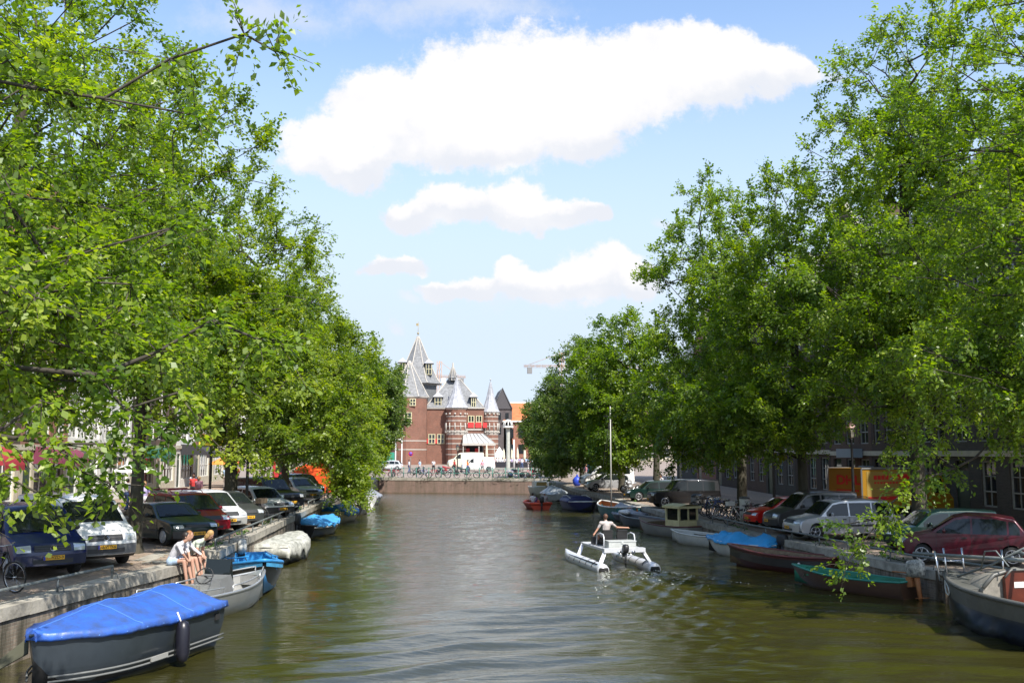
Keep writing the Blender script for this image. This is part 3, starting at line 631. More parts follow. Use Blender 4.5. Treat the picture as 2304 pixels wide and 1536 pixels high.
def house(root_loc, rz, w, H, floors, cols, brick, label, top='cornice', gh=3.6, frame=None, depth=11, ground='shop', trim=None, roof=None, ww=None, roofh=2.6, door_m=None, name='canal_house'):
    root = empty(name, root_loc, rz, label, 'house', None); frame = frame or M_white; trim = trim or M_cream; bk = bm_(brick)
    ww = ww or min(1.25, w/cols*0.62); ops = []
    step = (H-gh-.8)/floors
    for k in range(floors):
        z0 = gh+.45+step*k; hh = min(step-0.85, 2.35-0.25*k)
        for c in range(cols): y0 = w*(c+.5)/cols-ww/2; ops.append((y0, y0+ww, z0, z0+hh, 'w'))
    gops = []
    if ground == 'shop':
        gops = [(0.5, 0.5+1.1, .12, gh-.7, 'd'), (2.0, w-.5, .75, gh-.7, 's')]
    else:
        gops = [(w*(c+.5)/cols-ww/2, w*(c+.5)/cols+ww/2, .9, gh-.5, 'w') for c in range(cols)]; gops[0] = (gops[0][0], gops[0][1], .12, gh-.5, 'd')
    ops += gops
    ys = sorted(set([0, w]+[o[0] for o in ops]+[o[1] for o in ops])); zs = sorted(set([0, gh, H]+[o[2] for o in ops]+[o[3] for o in ops]))
    mb = MB()
    for i in range(len(ys)-1):
        for j in range(len(zs)-1):
            cy, cz = (ys[i]+ys[i+1])/2, (zs[j]+zs[j+1])/2
            if any(o[0] < cy < o[1] and o[2] < cz < o[3] for o in ops): continue
            mb.quad((0,ys[i],zs[j]),(0,ys[i+1],zs[j]),(0,ys[i+1],zs[j+1]),(0,ys[i],zs[j+1]), 1 if (cz < gh and ground == 'shop') else 0)
    for o in ops:
        a, b, c, d = o[:4]; q = 1 if (c < gh and ground == 'shop') else 0
        for P4 in (((0,a,c),(-.16,a,c),(-.16,a,d),(0,a,d)), ((0,b,c),(0,b,d),(-.16,b,d),(-.16,b,c)), ((0,a,d),(-.16,a,d),(-.16,b,d),(0,b,d)), ((0,a,c),(0,b,c),(-.16,b,c),(-.16,a,c))): mb.quad(*P4, mi=q)
    mb.quad((0,0,0),(0,0,H),(-depth,0,H),(-depth,0,0)); mb.quad((0,w,0),(-depth,w,0),(-depth,w,H),(0,w,H)); mb.quad((-depth,0,0),(-depth,0,H),(-depth,w,H),(-depth,w,0))
    if top == 'gable': mb.prism([(0.02,H),(w-.02,H),(w/2+.5,H+roofh+.5),(w/2-.5,H+roofh+.5)], -.35, -.0, 'yz')
    if top == 'neck': mb.prism([(0.02,H),(w-.02,H),(w-.25,H+.7),(w*.72,H+1.0),(w*.70,H+roofh+.4),(w*.5,H+roofh+1.0),(w*.30,H+roofh+.4),(w*.28,H+1.0),(.25,H+.7)], -.35, .0, 'yz')
    if top == 'step':
        n = 4
        for k in range(n): mb.box(-.35,-.0,w*.5*k/n*.92+.02,w-w*.5*k/n*.92-.02,H+k*(roofh+.6)/n,H+(k+1)*(roofh+.6)/n-.002)
    mb.build('wall', [bk, trim if ground == 'shop' else bk], root)
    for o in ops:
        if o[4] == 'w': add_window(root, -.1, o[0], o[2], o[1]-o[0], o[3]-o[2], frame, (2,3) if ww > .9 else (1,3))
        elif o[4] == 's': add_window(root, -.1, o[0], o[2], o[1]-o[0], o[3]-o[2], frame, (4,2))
        else:
            d = MB(); d.box(-.15,-.08,o[0],o[1],o[2],o[3]-.5); d.box(-.08,-.06,o[0]+.12,o[1]-.12,o[2]+.2,o[2]+1.0); d.box(-.08,-.06,o[0]+.12,o[1]-.12,o[2]+1.15,o[3]-.65)
            dd = d.build('door', door_m or M_green, root); g = MB(); g.quad((-.11,o[0],o[3]-.49),(-.11,o[1],o[3]-.49),(-.11,o[1],o[3]),(-.11,o[0],o[3])); g.build('fanlight', M_glass, dd)
    c = MB()
    if top == 'cornice':
        c.box(-.3,.18,-.0,w,H-.75,H-.1); c.box(-.3,.42,-.0,w,H-.1,H+.12)
        for k in range(int(w/.9)+1): c.box(.18,.36,k*.9+.1,k*.9+.28,H-.5,H-.1)
    else:
        c.box(.0,.12,0.02,w-.02,H-.12,H+.05)
        if top == 'gable':
            c.tube([(-.15,0.0,H),(-.15,w/2-.5,H+roofh+.55),(-.15,w/2+.5,H+roofh+.55),(-.15,w,H)], .16, 4, sm=False)
        if top == 'neck': 
            c.prism([(w*.28,H+roofh+.3),(w*.72,H+roofh+.3),(w*.5,H+roofh+1.15)], -.4, .08, 'yz')
            c.tube([(-.1,.1,H+.75),(-.1,w*.26,H+1.05),(-.1,w*.27,H+roofh+.3)], .14, 4, sm=False); c.tube([(-.1,w-.1,H+.75),(-.1,w*.74,H+1.05),(-.1,w*.73,H+roofh+.3)], .14, 4, sm=False)
    c.build('cornice', trim if top == 'cornice' else M_cream, root)
    c = MB(); c.box(.0,.10,0,w,gh-.28,gh); c.build('string_course', M_cream, root)
    r = MB()
    if top == 'cornice': r.prism([(-.3,H),(-depth,H),(-depth+2.5,H+roofh),(-2.8,H+roofh)], 0.01, w-.01, 'xz')
    else: r.prism([(0.03,H-.01),(w-.03,H-.01),(w/2,H+roofh)], -depth+.05, -.36, 'yz')
    rf = r.build('roof', roof or M_slate, root)
    ch = MB(); ch.box(-5.2,-4.4,.3,1.0,H+.5,H+roofh+1.3); ch.box(-5.25,-4.35,.25,1.05,H+roofh+1.3,H+roofh+1.42); ch.build('chimney', bk, rf)
    return root
def awning(root, y0, y1, z, d, m, name='awning'):
    mb = MB(); n = 10
    rows = [[(d*math.sin(t*math.pi/2), y, z - .9*(1-math.cos(t*math.pi/2))) for y in (y0, (y0+y1)/2, y1)] for t in np.linspace(0, 1, n)]
    mb.grid(rows); mb.grid([[(d,y0,z-.9),(d,y1,z-.9)],[(d,y0,z-1.15),(d,y1,z-1.15)]], sm=False)
    for y in (y0, y1): mb.add([(0,y,z),(0,y,z-.9)]+[(d*math.sin(t*math.pi/2), y, z-.9*(1-math.cos(t*math.pi/2))) for t in np.linspace(1, 0.1, 6)], [tuple(range(8))])
    return mb.build(name, m, root, normals=False)

# left bank, sunlit, facades face +x
def xL(y): return -20.6
LH = [ # y0, w, H, floors, cols, brick, top, label, ground
 (33.0,6.6,14.5,3,3,'brown','neck','brown brick neck-gabled house at the left edge beyond the blue van','shop'),
 (39.6,6.2,13.2,3,3,'dark','gable','dark brick gabled house left of the red awning cafe','shop'),
 (45.8,7.4,12.2,3,3,'dark','cornice','dark brick cafe house with cream shopfront and domed red awning','shop'),
 (53.2,6.8,15.2,4,3,'red','gable','red brick gabled house beside the red awning cafe','shop'),
 (60.0,6.0,13.6,3,3,'whitew','cornice','bright white plastered house behind the mossy elm trunk','shop'),
 (66.0,6.6,14.6,4,3,'whitew','neck','white rendered neck-gabled house next to the plastered one','shop'),
 (72.6,6.6,13.0,3,3,'dark','cornice','dark brick house with hanging flags and yellow sign','shop'),
 (79.2,6.2,15.0,4,3,'brown','gable','narrow brown gabled house behind the forked elm','shop'),
 (85.4,7.0,13.4,3,3,'whitew','cornice','pale house with slanted dark awning seen beyond the forked elm','shop'),
 (92.4,6.4,15.0,4,3,'red','step','red step-gabled house with orange banner on the left bank','shop'),
 (98.8,7.0,13.6,3,3,'brown','cornice','brown corner house behind the orange tarpaulin','shop'),
 (105.8,6.2,14.2,4,3,'dark','gable','last dark gabled house before the market square','shop')]
HL = []
for (y0,w,H,fl,c,bk,top,lab,gr) in LH:
    HL.append(house((xL(y0), y0, gzL(y0)+.02), 0, w-.03, H, fl, c, bk, lab, top, trim=M_white if bk == 'whitew' else M_cream, ground=gr, roof=M_tile if top == 'gable' else M_slate))
awning(HL[2], 1.8, 4.2, 3.5, 1.5, M_redaw)
b = MB(); b.box(.02,.10,2.0,4.6,3.75,4.2); b.build('shop_sign', M_redp, HL[2])
awning(HL[8], 1.6, 6.5, 3.7, 2.2, mat('black awning cloth',(0.03,0.03,0.035),0.8)); awning(HL[3], 1.8, 6.0, 3.5, 1.5, mat('plum awning cloth',(0.16,0.03,0.06),.8))
awning(HL[6], 1.8, 6.0, 3.6, 1.6, mat('green awning cloth',(0.02,0.10,0.07),.8))
b = MB(); b.box(.05,.12,2.6,4.0,4.3,6.6); b.build('banner', mat('orange banner cloth',(0.75,0.26,0.03),.7), HL[9])
b = MB(); b.box(.05,.12,1.0,1.9,4.4,6.4); b.build('banner', mat('white banner cloth',(0.75,0.72,0.70),.7), HL[7])
# right bank, in shade, facades face -x
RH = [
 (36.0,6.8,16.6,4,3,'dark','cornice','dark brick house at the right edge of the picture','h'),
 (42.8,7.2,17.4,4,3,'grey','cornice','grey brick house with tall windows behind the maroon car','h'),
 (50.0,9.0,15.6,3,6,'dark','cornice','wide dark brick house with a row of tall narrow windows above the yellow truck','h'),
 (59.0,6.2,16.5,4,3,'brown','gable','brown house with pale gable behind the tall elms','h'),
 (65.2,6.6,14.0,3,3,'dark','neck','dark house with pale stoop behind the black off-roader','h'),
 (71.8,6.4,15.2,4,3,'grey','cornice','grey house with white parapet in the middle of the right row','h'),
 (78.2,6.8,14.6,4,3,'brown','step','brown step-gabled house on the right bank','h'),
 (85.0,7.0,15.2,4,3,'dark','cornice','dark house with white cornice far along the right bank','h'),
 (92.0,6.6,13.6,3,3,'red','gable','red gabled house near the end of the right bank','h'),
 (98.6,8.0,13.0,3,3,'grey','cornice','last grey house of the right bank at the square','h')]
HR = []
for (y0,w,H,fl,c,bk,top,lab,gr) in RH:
    HR.append(house((27.2, y0+w, gzR(y0)+.05), math.pi, w-.03, H, fl, c, bk, lab, top, trim=M_white if top == 'cornice' and y0 > 70 else M_cream, ground=gr, frame=mat('shade-darkened frame paint', (0.33,0.33,0.31), .6, var=.3, vscale=3), ww=.82 if c == 6 else None, name='canal_house'))  # frame colour darkened to carry the shade on this bank
b = MB(); b.box(.15,.9,3.0,5.2,3.2,3.75); b.box(.1,.7,5.8,6.6,2.4,2.7); b.build('sign_box', mat('blue grey sign board',(0.22,0.27,0.32),.5), HR[3])
b = MB()
for k in range(5): b.box(.02,1.6-.3*k,1.2,3.0,.0+.2*k,.2+.2*k-.003)
b.build('stoop', M_plint, HR[3])
# rows at the back of the square
BK = [(-62,9,15,'brown','cornice'),(-53,8,17,'red','gable'),(-45,8,15,'whitew','cornice'),(-37,8,16,'brown','step'),(-29,8,15,'red','cornice'),(-21,9,16,'dark','gable'),(50,8,15,'brown','cornice'),(58,8,16,'red','gable'),(66,9,15,'grey','cornice')]
BKL = ['brown corniced house at the far left of the square','tall red gabled house behind the left elms','white house on the back of the square','brown step-gabled house on the back of the square','red corniced house on the back of the square','dark gabled house left behind the gatehouse','brown corniced house right behind the elms','red gabled house at the far right of the square','grey house at the far right end of the square']
for (x0,w,H,bk,top), lab in zip(BK, BKL):
    house((x0, 232, 2.45), -math.pi/2, w-.03, H-1, 3, 3, bk, lab, top, ground='shop', roof=M_tile if bk == 'red' else M_slate)
# ================================================================ GATEHOUSE (medieval weigh house)
M_wbr = brick_mat('gatehouse brick', (0.235,0.088,0.056), (0.165,0.065,0.044), (0.23,0.17,0.13), 0.3, 0.1, 0.012, stain=0.45, stain_col=(0.12,0.06,0.042))
M_wslate = mat('pale slate', (0.21,0.215,0.22), 0.7, var=0.45, vscale=2.2)
M_lead = mat('lead sheet', (0.40,0.41,0.44), 0.5, metal=0.1, var=0.3, vscale=1.6)
M_stone = mat('white stone', (0.46,0.43,0.38), 0.7, var=0.15, vscale=4)
M_yfr = mat('cream window frame', (0.52,0.48,0.30), 0.6)
M_shut = mat('red shutter', (0.50,0.03,0.03), 0.6)
WO = Vector((3.0, 187.0, 2.2))
wg = empty('weigh_house', tuple(WO), 0, 'medieval red brick gatehouse with pointed slate spires at the end of canal', 'historic building')
def tower(name, x, y, r, z0, z1, n=16, rot=0.0, bands=(), m=None):
    b = MB(); c = (x-WO.x, y-WO.y, 0); b.lathe([(r, z0-WO.z), (r, z1-WO.z)], n, c, 0, sm=False, rot=rot)
    for z in bands: b.lathe([(r+.03, z-WO.z), (r+.03, z-WO.z+.16)], n, c, 1, sm=False, rot=rot)
    b.lathe([(r+.02, z1-WO.z-.35), (r+.22, z1-WO.z-.1), (r+.22, z1-WO.z)], n, c, 1, sm=False, rot=rot)
    return b.build(name, [m or M_wbr, M_stone], wg)
def spire(name, x, y, prof, n, m, rot=0.0, ribs=True, parent=None):
    b = MB(); c = (x-WO.x, y-WO.y, -WO.z); b.lathe(prof, n, c, 0, sm=False, rot=rot)
    s_ = b.build(name, m, parent or wg)
    if ribs:
        q = MB()
        for j in range(n):
            t = 2*math.pi*j/n+rot
            q.tube([(c[0]+(r+.02)*math.cos(t), c[1]+(r+.02)*math.sin(t), c[2]+z) for r, z in prof], .11 if n < 12 else .05, 5, caps=False)
        q.build('ridge_lead', M_stone if m is M_wslate else M_lead, s_)
    return s_
o8 = math.pi/8
tower('tower', -2.97, 187.2, 3.55, 2.0, 14.7, 10, .2, bands=(4.9,6.5), m=M_wbr)
spire('spire', -2.97, 187.2, [(3.85,14.65),(3.45,15.2),(.10,21.5)], 8, M_wslate, o8+.1)
tower('drum', -1.5, 197, 4.0, 10, 17.8, 8, o8, m=M_slate)
sp = spire('spire', -1.5, 197, [(5.0,17.8),(4.2,18.6),(2.3,22.4),(.14,27.3)], 8, M_wslate, o8)
b = MB(); b.tube([(-1.5-WO.x,197-WO.y,27.2-WO.z),(-1.5-WO.x,197-WO.y,30.2-WO.z)], .05, 6); b.ball((-1.5-WO.x,197-WO.y,27.9-WO.z), .22, 8); b.box(-1.5-WO.x-.4,-1.5-WO.x+.1,197-WO.y-.02,197-WO.y+.02,29.4-WO.z,29.9-WO.z); b.build('weather_vane', mat('gilt iron',(0.30,0.24,0.12),.5), sp)
def dormer(x, y, z, w, h, depth, n=2, parent=None, rf=M_lead):
    b = MB(); x -= WO.x; y -= WO.y; z -= WO.z
    b.box(x,x+w,y,y+depth,z,z+h); d = b.build('dormer', M_wslate, parent or wg)
    r = MB(); r.add([(x-.35,y-.35,z+h),(x+w+.35,y-.35,z+h),(x+w+.35,y+depth,z+h),(x-.35,y+depth,z+h),(x+w/2,y+.55,z+h+.95),(x+w/2,y+depth,z+h+.95)], [(0,1,4),(1,2,5,4),(3,0,4,5),(2,3,5),(0,3,2,1)]); r.build('dormer_roof', rf, d)
    q = MB(); q.box(x+.12,x+w-.12,y-.05,y-.02,z+.15,z+h-.1,1)
    for i in range(n+1): xx = x+.1+(w-.2)*i/n; q.box(xx-.06,xx+.06,y-.11,y-.05,z+.1,z+h-.05)
    for zz in (z+.12, z+h*.5, z+h-.1): q.box(x+.16,x+w-.16,y-.10,y-.052,zz-.05,zz+.05)
    q.build('dormer_window', [M_yfr, M_glass], d)
dormer(0.05, 193.9, 19.4, 1.25, 2.3, 3.0, 2, sp)
dormer(-5.0, 193.2, 19.9, 1.2, 1.9, 3.0, 2, sp)
# main hall
b = MB(); x0, x1 = 0.25-WO.x, 10.9-WO.x; y0 = 187-WO.y; b.box(x0,x1,y0,y0+12,0-.3,12.7-WO.z)
b.box(7.4-WO.x,10.95-WO.x,185.6-WO.y,y0-.003,-.3,12.7-WO.z)
b.build('hall_wall', M_wbr, wg)
b = MB(); b.box(x0-.2,x1+.2,y0-.25,y0+12.2,12.55-WO.z,12.75-WO.z); b.box(7.2-WO.x,11.1-WO.x,185.35-WO.y,y0-.26,12.55-WO.z,12.75-WO.z); b.build('eaves_cornice', M_stone, wg)
def L3(*p): return [(a-WO.x, c-WO.y, d-WO.z) for a, c, d in p]
e = 12.76; b = MB(); vs = L3((.0,186.7,e),(11.1,186.7,e),(11.1,199.2,e),(.0,199.2,e),(4.5,192.5,18.5),(6.7,192.5,18.5))
b.add(vs, [(0,1,5,4),(1,2,5),(2,3,4,5),(3,0,4)]); rf = b.build('hall_roof', M_wslate, wg)
b = MB()
for i, j in ((0,4),(1,5),(4,5),(2,5),(3,4)): b.tube([vs[i], vs[j]], .13, 5)
b.build('ridge_lead', M_stone, rf)
spire('lantern', 5.3, 191.5, [(.75,18.2),(.75,18.6),(.95,18.65),(.06,20.9),(.03,21.6)], 8, M_wslate, o8, parent=None)
dormer(1.75, 187.3, 12.8, 1.35, 2.0, 3.2, 2); dormer(8.6, 187.0, 12.8, .95, 2.0, 3.2, 2)
# two front turrets with lead cones and banded stonework
for (x, y, r, ze, za) in ((5.86, 186.0, 2.0, 12.7, 18.3), (12.25, 186.8, 1.55, 12.0, 17.6)):
    tower('turret', x, y, r*.96, 2.0, ze, 12, .1, bands=(4.0,5.0,6.0,6.9,7.7,9.2,10.2,11.0))
    b = MB(); c = (x-WO.x, y-WO.y, -WO.z)
    b.lathe([(r*.97,7.9),(r+.12,8.3),(r+.12,8.5)], 12, c, 0, rot=.1, sm=False)
    for k in range(12):
        t = 2*math.pi*(k+.5)/12+.1; b.tube([(c[0]+(r+.05)*math.cos(t), c[1]+(r+.05)*math.sin(t), c[2]+z) for z in (8.4,9.9)], [.13,.09], 5)
        b.ball((c[0]+(r+.06)*math.cos(t), c[1]+(r+.06)*math.sin(t), c[2]+8.2), .18, 6)
        b.ball((c[0]+(r+.0)*math.cos(t), c[1]+(r+.0)*math.sin(t), c[2]+11.55), .2, 6)
    b.build('stone_corbels', M_stone, wg)
    cone = spire('cone_roof', x, y, [(r*1.13,ze-.02),(r*.93,ze+.5),(r*.5,ze+2.5),(.08,za)], 12, M_lead, .1)
    f = MB(); f.tube([(c[0],c[1],c[2]+za-.1),(c[0],c[1],c[2]+za+.7)], .04, 5); f.ball((c[0],c[1],c[2]+za+.45), .17, 6); f.build('finial', M_lead, cone)
# windows
def wwin(x, y, z, w, h, nx=2, nz=2, shutters=0, name='window'):
    x -= WO.x; y -= WO.y; z -= WO.z; q = MB(); q.box(x,x+w,y-.06,y-.02,z,z+h,1)
    for i in range(nx+1): xx = x+w*i/nx; q.box(xx-.07,xx+.07,y-.14,y-.06,z-.07,z+h+.07)
    for i in range(nz+1): zz = z+h*i/nz; q.box(x+.071,x+w-.071,y-.135,y-.062,zz-.06,zz+.06)
    f = q.build(name, [M_yfr, M_glass], wg)
    if shutters: 
        s_ = MB(); s_.box(x-.62,x-.10,y-.12,y-.05,z,z+h*.5); s_.build('shutter', M_shut, f)
    return f
wwin(.75,186.98,6.1,1.15,1.7,shutters=1); wwin(2.4,186.98,6.1,1.2,1.7,shutters=1)
wwin(8.05,185.58,9.0,1.05,2.2,2,2); wwin(9.55,185.58,9.0,1.0,2.2,2,2)
for k, x in enumerate((7.95, 9.35)): s_ = MB(); s_.box(x-WO.x,x+1.15-WO.x,185.32-WO.y,185.42-WO.y,9.0-WO.z,9.95-WO.z); s_.build('shutter', M_shut, wg)
s_ = MB(); s_.box(10.75-WO.x,11.5-WO.x,185.0-WO.y,185.1-WO.y,9.0-WO.z,9.95-WO.z); s_.build('shutter', M_shut, wg)
s_ = MB(); s_.box(7.6-WO.x,10.8-WO.x,185.45-WO.y,185.58-WO.y,8.55-WO.z,8.8-WO.z); s_.build('sill_band', M_stone, wg)
wwin(-2.75,183.75,13.0,1.0,1.2); wwin(-3.75,183.66,9.7,1.3,2.0)
# canopy over the cafe entrance
b = MB(); b.add(L3((7.1,185.5,7.95),(10.8,185.5,7.95),(12.7,180.8,6.05),(6.9,180.8,6.05),(7.1,185.5,7.80),(10.8,185.5,7.80),(12.7,180.8,5.9),(6.9,180.8,5.9)), [(0,1,2,3),(4,7,6,5),(0,3,7,4),(1,5,6,2)])
b.build('canopy_glass', mat('canopy glass',(0.40,0.42,0.42),.35,var=.12,vscale=3), wg)
b = MB(); b.box(6.8-WO.x,12.8-WO.x,180.68-WO.y,180.79-WO.y,5.7-WO.z,6.12-WO.z)
for k in range(7): t = k/6; b.tube(L3((7.1+3.7*t,185.4,8.0),(6.9+5.8*t,180.8,6.1)), .05, 4)
for x in (6.95, 9.8, 12.6): b.box(x-.07-WO.x,x+.07-WO.x,180.82-WO.y,180.96-WO.y,-.1,5.7-WO.z)
b.build('canopy_frame', M_stone, wg)
b = MB(); b.box(7.5-WO.x,10.9-WO.x,185.5-WO.y,185.58-WO.y,-.1,5.6-WO.z,0); b.box(7.6-WO.x,8.3-WO.x,185.4-WO.y,185.49-WO.y,0,5.2-WO.z,1); b.box(9.3-WO.x,10.0-WO.x,185.4-WO.y,185.49-WO.y,0,5.2-WO.z,1)
b.build('entrance', [M_dark, M_shut], wg)
# lower left wing mostly behind the elms
b = MB(); b.box(-14-WO.x,-6.3-WO.x,188-WO.y,198-WO.y,-.2,11.0-WO.z); b.build('wing_wall', M_wbr, wg)
b = MB(); b.prism([(188-WO.y-.2,11.0-WO.z),(198-WO.y,11.0-WO.z),(193-WO.y,15.5-WO.z)], -14-WO.x, -4.5-WO.x, 'yz'); b.build('wing_roof', M_wslate, wg)
wwin(-8.2,187.98,3.4,1.0,2.2,2,3); wwin(-10.6,187.98,3.4,1.0,2.2,2,3); wwin(-8.2,187.98,7.4,1.0,1.8)

# other buildings on the square
def block(name, x0,x1,y0,y1,z1,label,wm,parts,cat='building'):
    r = empty(name, ((x0+x1)/2, y0, 2.2), 0, label, cat); o = Vector(r.location); b = MB(); b.box(x0-o.x,x1-o.x,0,y1-y0,-.2,z1-2.2); b.build('wall', wm, r)
    for nm, fn, m in parts:
        q = MB(); bl = fn(q, o)
        if bl:
            for bx in bl: q = MB(); q.box(*bx); q.build(nm, m, r)
        else: q.build(nm, m, r)
    return r
M_dkb = mat('sooty brick', (0.10,0.085,0.085), .9, var=.3, vscale=1.5)
def rf1(q, o): q.prism([(13.9-o.x,13.4-2.2),(18.1-o.x,13.4-2.2),(16.0-o.x,17.7-2.2)], -.2, 14, 'xz')
def st1(q, o): q.tube([(14.0-o.x,-.25,11.2),(16.0-o.x,-.25,15.6),(18.0-o.x,-.25,11.2)], .14, 5)
def wn1(q, o): return [(x-o.x,x+.7-o.x,-.06,-.02,z,z+1.4) for z in (6,9) for x in (15.0,16.6)]
block('gabled_house',14.0,18.0,206,220,13.4,'tall sooty gabled house behind the right turret of the gatehouse',M_dkb,[('roof',rf1,mat('dark slate',(0.07,0.065,0.07),.7)),('gable_trim',st1,M_slate),('window',wn1,M_glass)])
def cp(q, o): q.box(18.0-o.x,42-o.x,-.3,.2,15.3-2.2,15.75-2.2)
def wn2(q, o): return [(19-o.x+2.5*k,20.2-o.x+2.5*k,-.06,-.02,9.5,11.8) for k in range(9)]
block('long_dark_building',18.2,42,224,236,15.3,'long dark flat roofed building with a white parapet behind the orange roof',M_dkb,[('parapet',cp,M_white),('window',wn2,M_glass)])
def rf3(q, o): q.add([(16.2-o.x,-.3,11.0-2.2),(30-o.x,-.3,11.0-2.2),(30-o.x,6,14.9-2.2),(15.6-o.x,6,14.9-2.2),(30-o.x,12,11-2.2),(16.2-o.x,12,11-2.2)], [(0,1,2,3),(3,2,4,5),(1,4,2),(0,3,5)])
def wn3(q, o): return [(17.2-o.x+2.1*k,18.3-o.x+2.1*k,-.06,-.02,z,z+1.9) for k in range(6) for z in (2.0,5.2)]
def gt3(q, o): q.box(16.0-o.x,30.1-o.x,-.45,-.31,10.7-2.2,11.0-2.2)
def ch3(q, o): q.box(16.3-o.x,17.2-o.x,4,5,12.2,13.9)
block('orange_roof_house',16.3,29.9,206,217.4,10.99,'low house with bright orange tiled roof right of the gatehouse',bm_('red'),[('roof',rf3,M_tile),('window',wn3,M_glass),('gutter',gt3,M_white),('chimney',ch3,M_white)])
# cranes
M_cr = mat('crane orange', (0.48,0.27,0.15), .6)
def crane(x, y, ztop, zj, xa, xb, label, cwx):
    r = empty('tower_crane', (x,y,2.4), 0, label, 'crane', 'tower cranes behind the rooftops'); m_ = MB()
    def lattice(q, a, b, w, n):
        a, b = Vector(a), Vector(b); d = (b-a).normalized(); u = d.orthogonal().normalized(); v = d.cross(u); cs_ = [(u+v)*w, (u-v)*w, (-u-v)*w, (v-u)*w]
        for c in cs_: q.tube([a+c, b+c], w*.13, 4)
        for k in range(n):
            p = a.lerp(b, k/n); s_ = a.lerp(b, (k+1)/n)
            for i in range(4): q.tube([p+cs_[i], s_+cs_[(i+1) % 4]], w*.07, 4)
    lattice(m_, (0,0,0), (0,0,ztop-2.4), .7, 18); m_.build('mast', M_cr, r)
    j = MB(); lattice(j, (xa-x,0,zj-2.4), (xb-x,0,zj-2.4), .42, 22); j.build('jib', M_cr, r)
    t = MB(); t.tube([(0,0,ztop-2.4),(xa-x+2,0,zj-1.9)], .07, 4); t.tube([(0,0,ztop-2.4),(xb-x-3,0,zj-1.9)], .07, 4); t.build('tie_bar', M_cr, r)
    c = MB(); c.box(cwx-x-1.0,cwx-x+1.0,-.8,.8,zj-5.6,zj-2.9); c.build('counterweight', mat('concrete grey',(0.2,0.2,0.2),.8), r)
    c = MB(); c.box(.9,2.6,-.8,.8,zj-5.0,zj-3.0); c.build('cab', M_white, r)
crane(5.9, 420, 42.8, 36.2, 3.0, 17.0, 'orange tower crane showing above the gatehouse roofs', 15.2)
crane(58.0, 420, 46.8, 41.0, 41.6, 98, 'tower crane with long orange jib above the right elms', 44.2)

# ---- lamps, posts, signs on the square
M_conc = mat('pale concrete', (0.42,0.43,0.38), .8, var=.2, vscale=3)
r = empty('mushroom_lamp', (12.0,144,1.75), 0, 'tall concrete lamp column with white arched mushroom head on the square', 'street lamp')
b = MB(); b.lathe([(.36,0),(.30,.4),(.27,6.0),(.30,6.2)], 8, sm=False); b.build('column', M_conc, r)
b = MB(); b.lathe([(.34,6.2),(.75,6.22),(.82,6.35),(.55,6.5)], 16)
for k in range(8): t = k*math.pi/4; b.tube([(.74*math.cos(t),.74*math.sin(t),6.3),(.62*math.cos(t),.62*math.sin(t),6.9),(.3*math.cos(t),.3*math.sin(t),7.3),(0,0,7.4)], .06, 5)
b.build('lamp_head', M_white, r)
def post(name, x, y, h, rad, m, label, cat, arm=0):
    r = empty(name, (x,y,gz(x,y)), 0, label, cat); b = MB(); b.tube([(0,0,-.05),(0,0,h)], [rad*1.3, rad*.8], 8); b.build('pole', m, r)
    if arm: b = MB(); b.tube([(0,0,h),(arm*.5,0,h+.25),(arm,0,h+.2)], rad*.6, 6); b.box(arm-.1,arm+.5,-.12,.12,h+.1,h+.25); b.build('lamp_head', M_white, r)
    return r
M_wpole = mat('white pole paint', (0.72,0.73,0.72), .5)
post('lamp_post', 18.0, 150, 3.9, .08, M_wpole, 'shorter white lamp post left of its twin by the terrace', 'street lamp', arm=.5)
post('lamp_post', 18.9, 150, 6.2, .09, M_wpole, 'taller white post by the terrace at the dark right bank elm', 'street lamp', arm=.7)
post('lamp_post', 13.4, 150, 4.6, .12, M_wpole, 'white post directly beside the mushroom lamp column', 'post')
r = empty('white_portal', (-4.2,166,1.9), 0, 'tall white portal frame standing before the gatehouse tower', 'frame')
b = MB(); b.box(-.62,-.46,-.1,.1,0,7.6); b.box(.40,.56,-.1,.1,0,6.9); b.box(-.46,.40,-.08,.08,4.6,4.78); b.box(-.46,.40,-.08,.08,6.6,6.78); b.build('frame_tube', M_wpole, r)
r = empty('no_parking_sign', (-1.75,128,1.66), 0, 'round blue and red no parking sign in front of gatehouse tower', 'road sign')
b = MB(); b.tube([(0,0,0),(0,0,2.9)], .035, 6); b.build('pole', M_rail, r)
b = MB(); b.lathe([(.30,-.03),(.30,0)], 20, (0,-.04,2.6), 0, axis='y'); d = b.build('sign_plate', mat('sign blue',(0.05,0.05,0.45),.5), r)
b = MB(); b.lathe([(.31,-.045),(.31,-.035),(.24,-.035),(.24,-.045)], 20, (0,-.04,2.6), 0, axis='y', caps=False); b.box(-.29,.29,-.09,-.08,2.57,2.63); b.build('sign_ring', M_shut, d)
# parasols
M_par = mat('cream canvas', (0.66,0.60,0.44), .85, var=.1, vscale=6)
def parasol(x, y):
    r = empty('closed_parasol', (x,y,gz(x,y)), 0, 'closed cream parasol on the terrace', 'parasol', 'closed cream parasols on the terrace')
    b = MB(); b.lathe([(.05,2.9),(.14,2.6),(.24,1.6),(.28,1.1),(.2,1.0)], 9, sm=True); b.build('canopy', M_par, r); b = MB(); b.tube([(0,0,0),(0,0,3.1)], .035, 6); b.build('pole', M_conc, r); return r
pr = parasol(13.6, 172); pl = ['leftmost closed cream parasol of the terrace','closed cream parasol just right of the mushroom lamp','third closed cream parasol of the terrace','fourth closed cream parasol, standing a little apart','closed cream parasol partly behind white lamp posts','closed cream parasol in front of the gatehouse canopy']
pr['label'] = pl[0]
for i, (x, y) in enumerate(((15.0,172),(15.7,169),(17.1,171),(19.5,172),(11.0,178))): q = dup(pr, (x, y, gz(x,y)), label=pl[i+1]); q.scale = (1,1,1+.08*i)
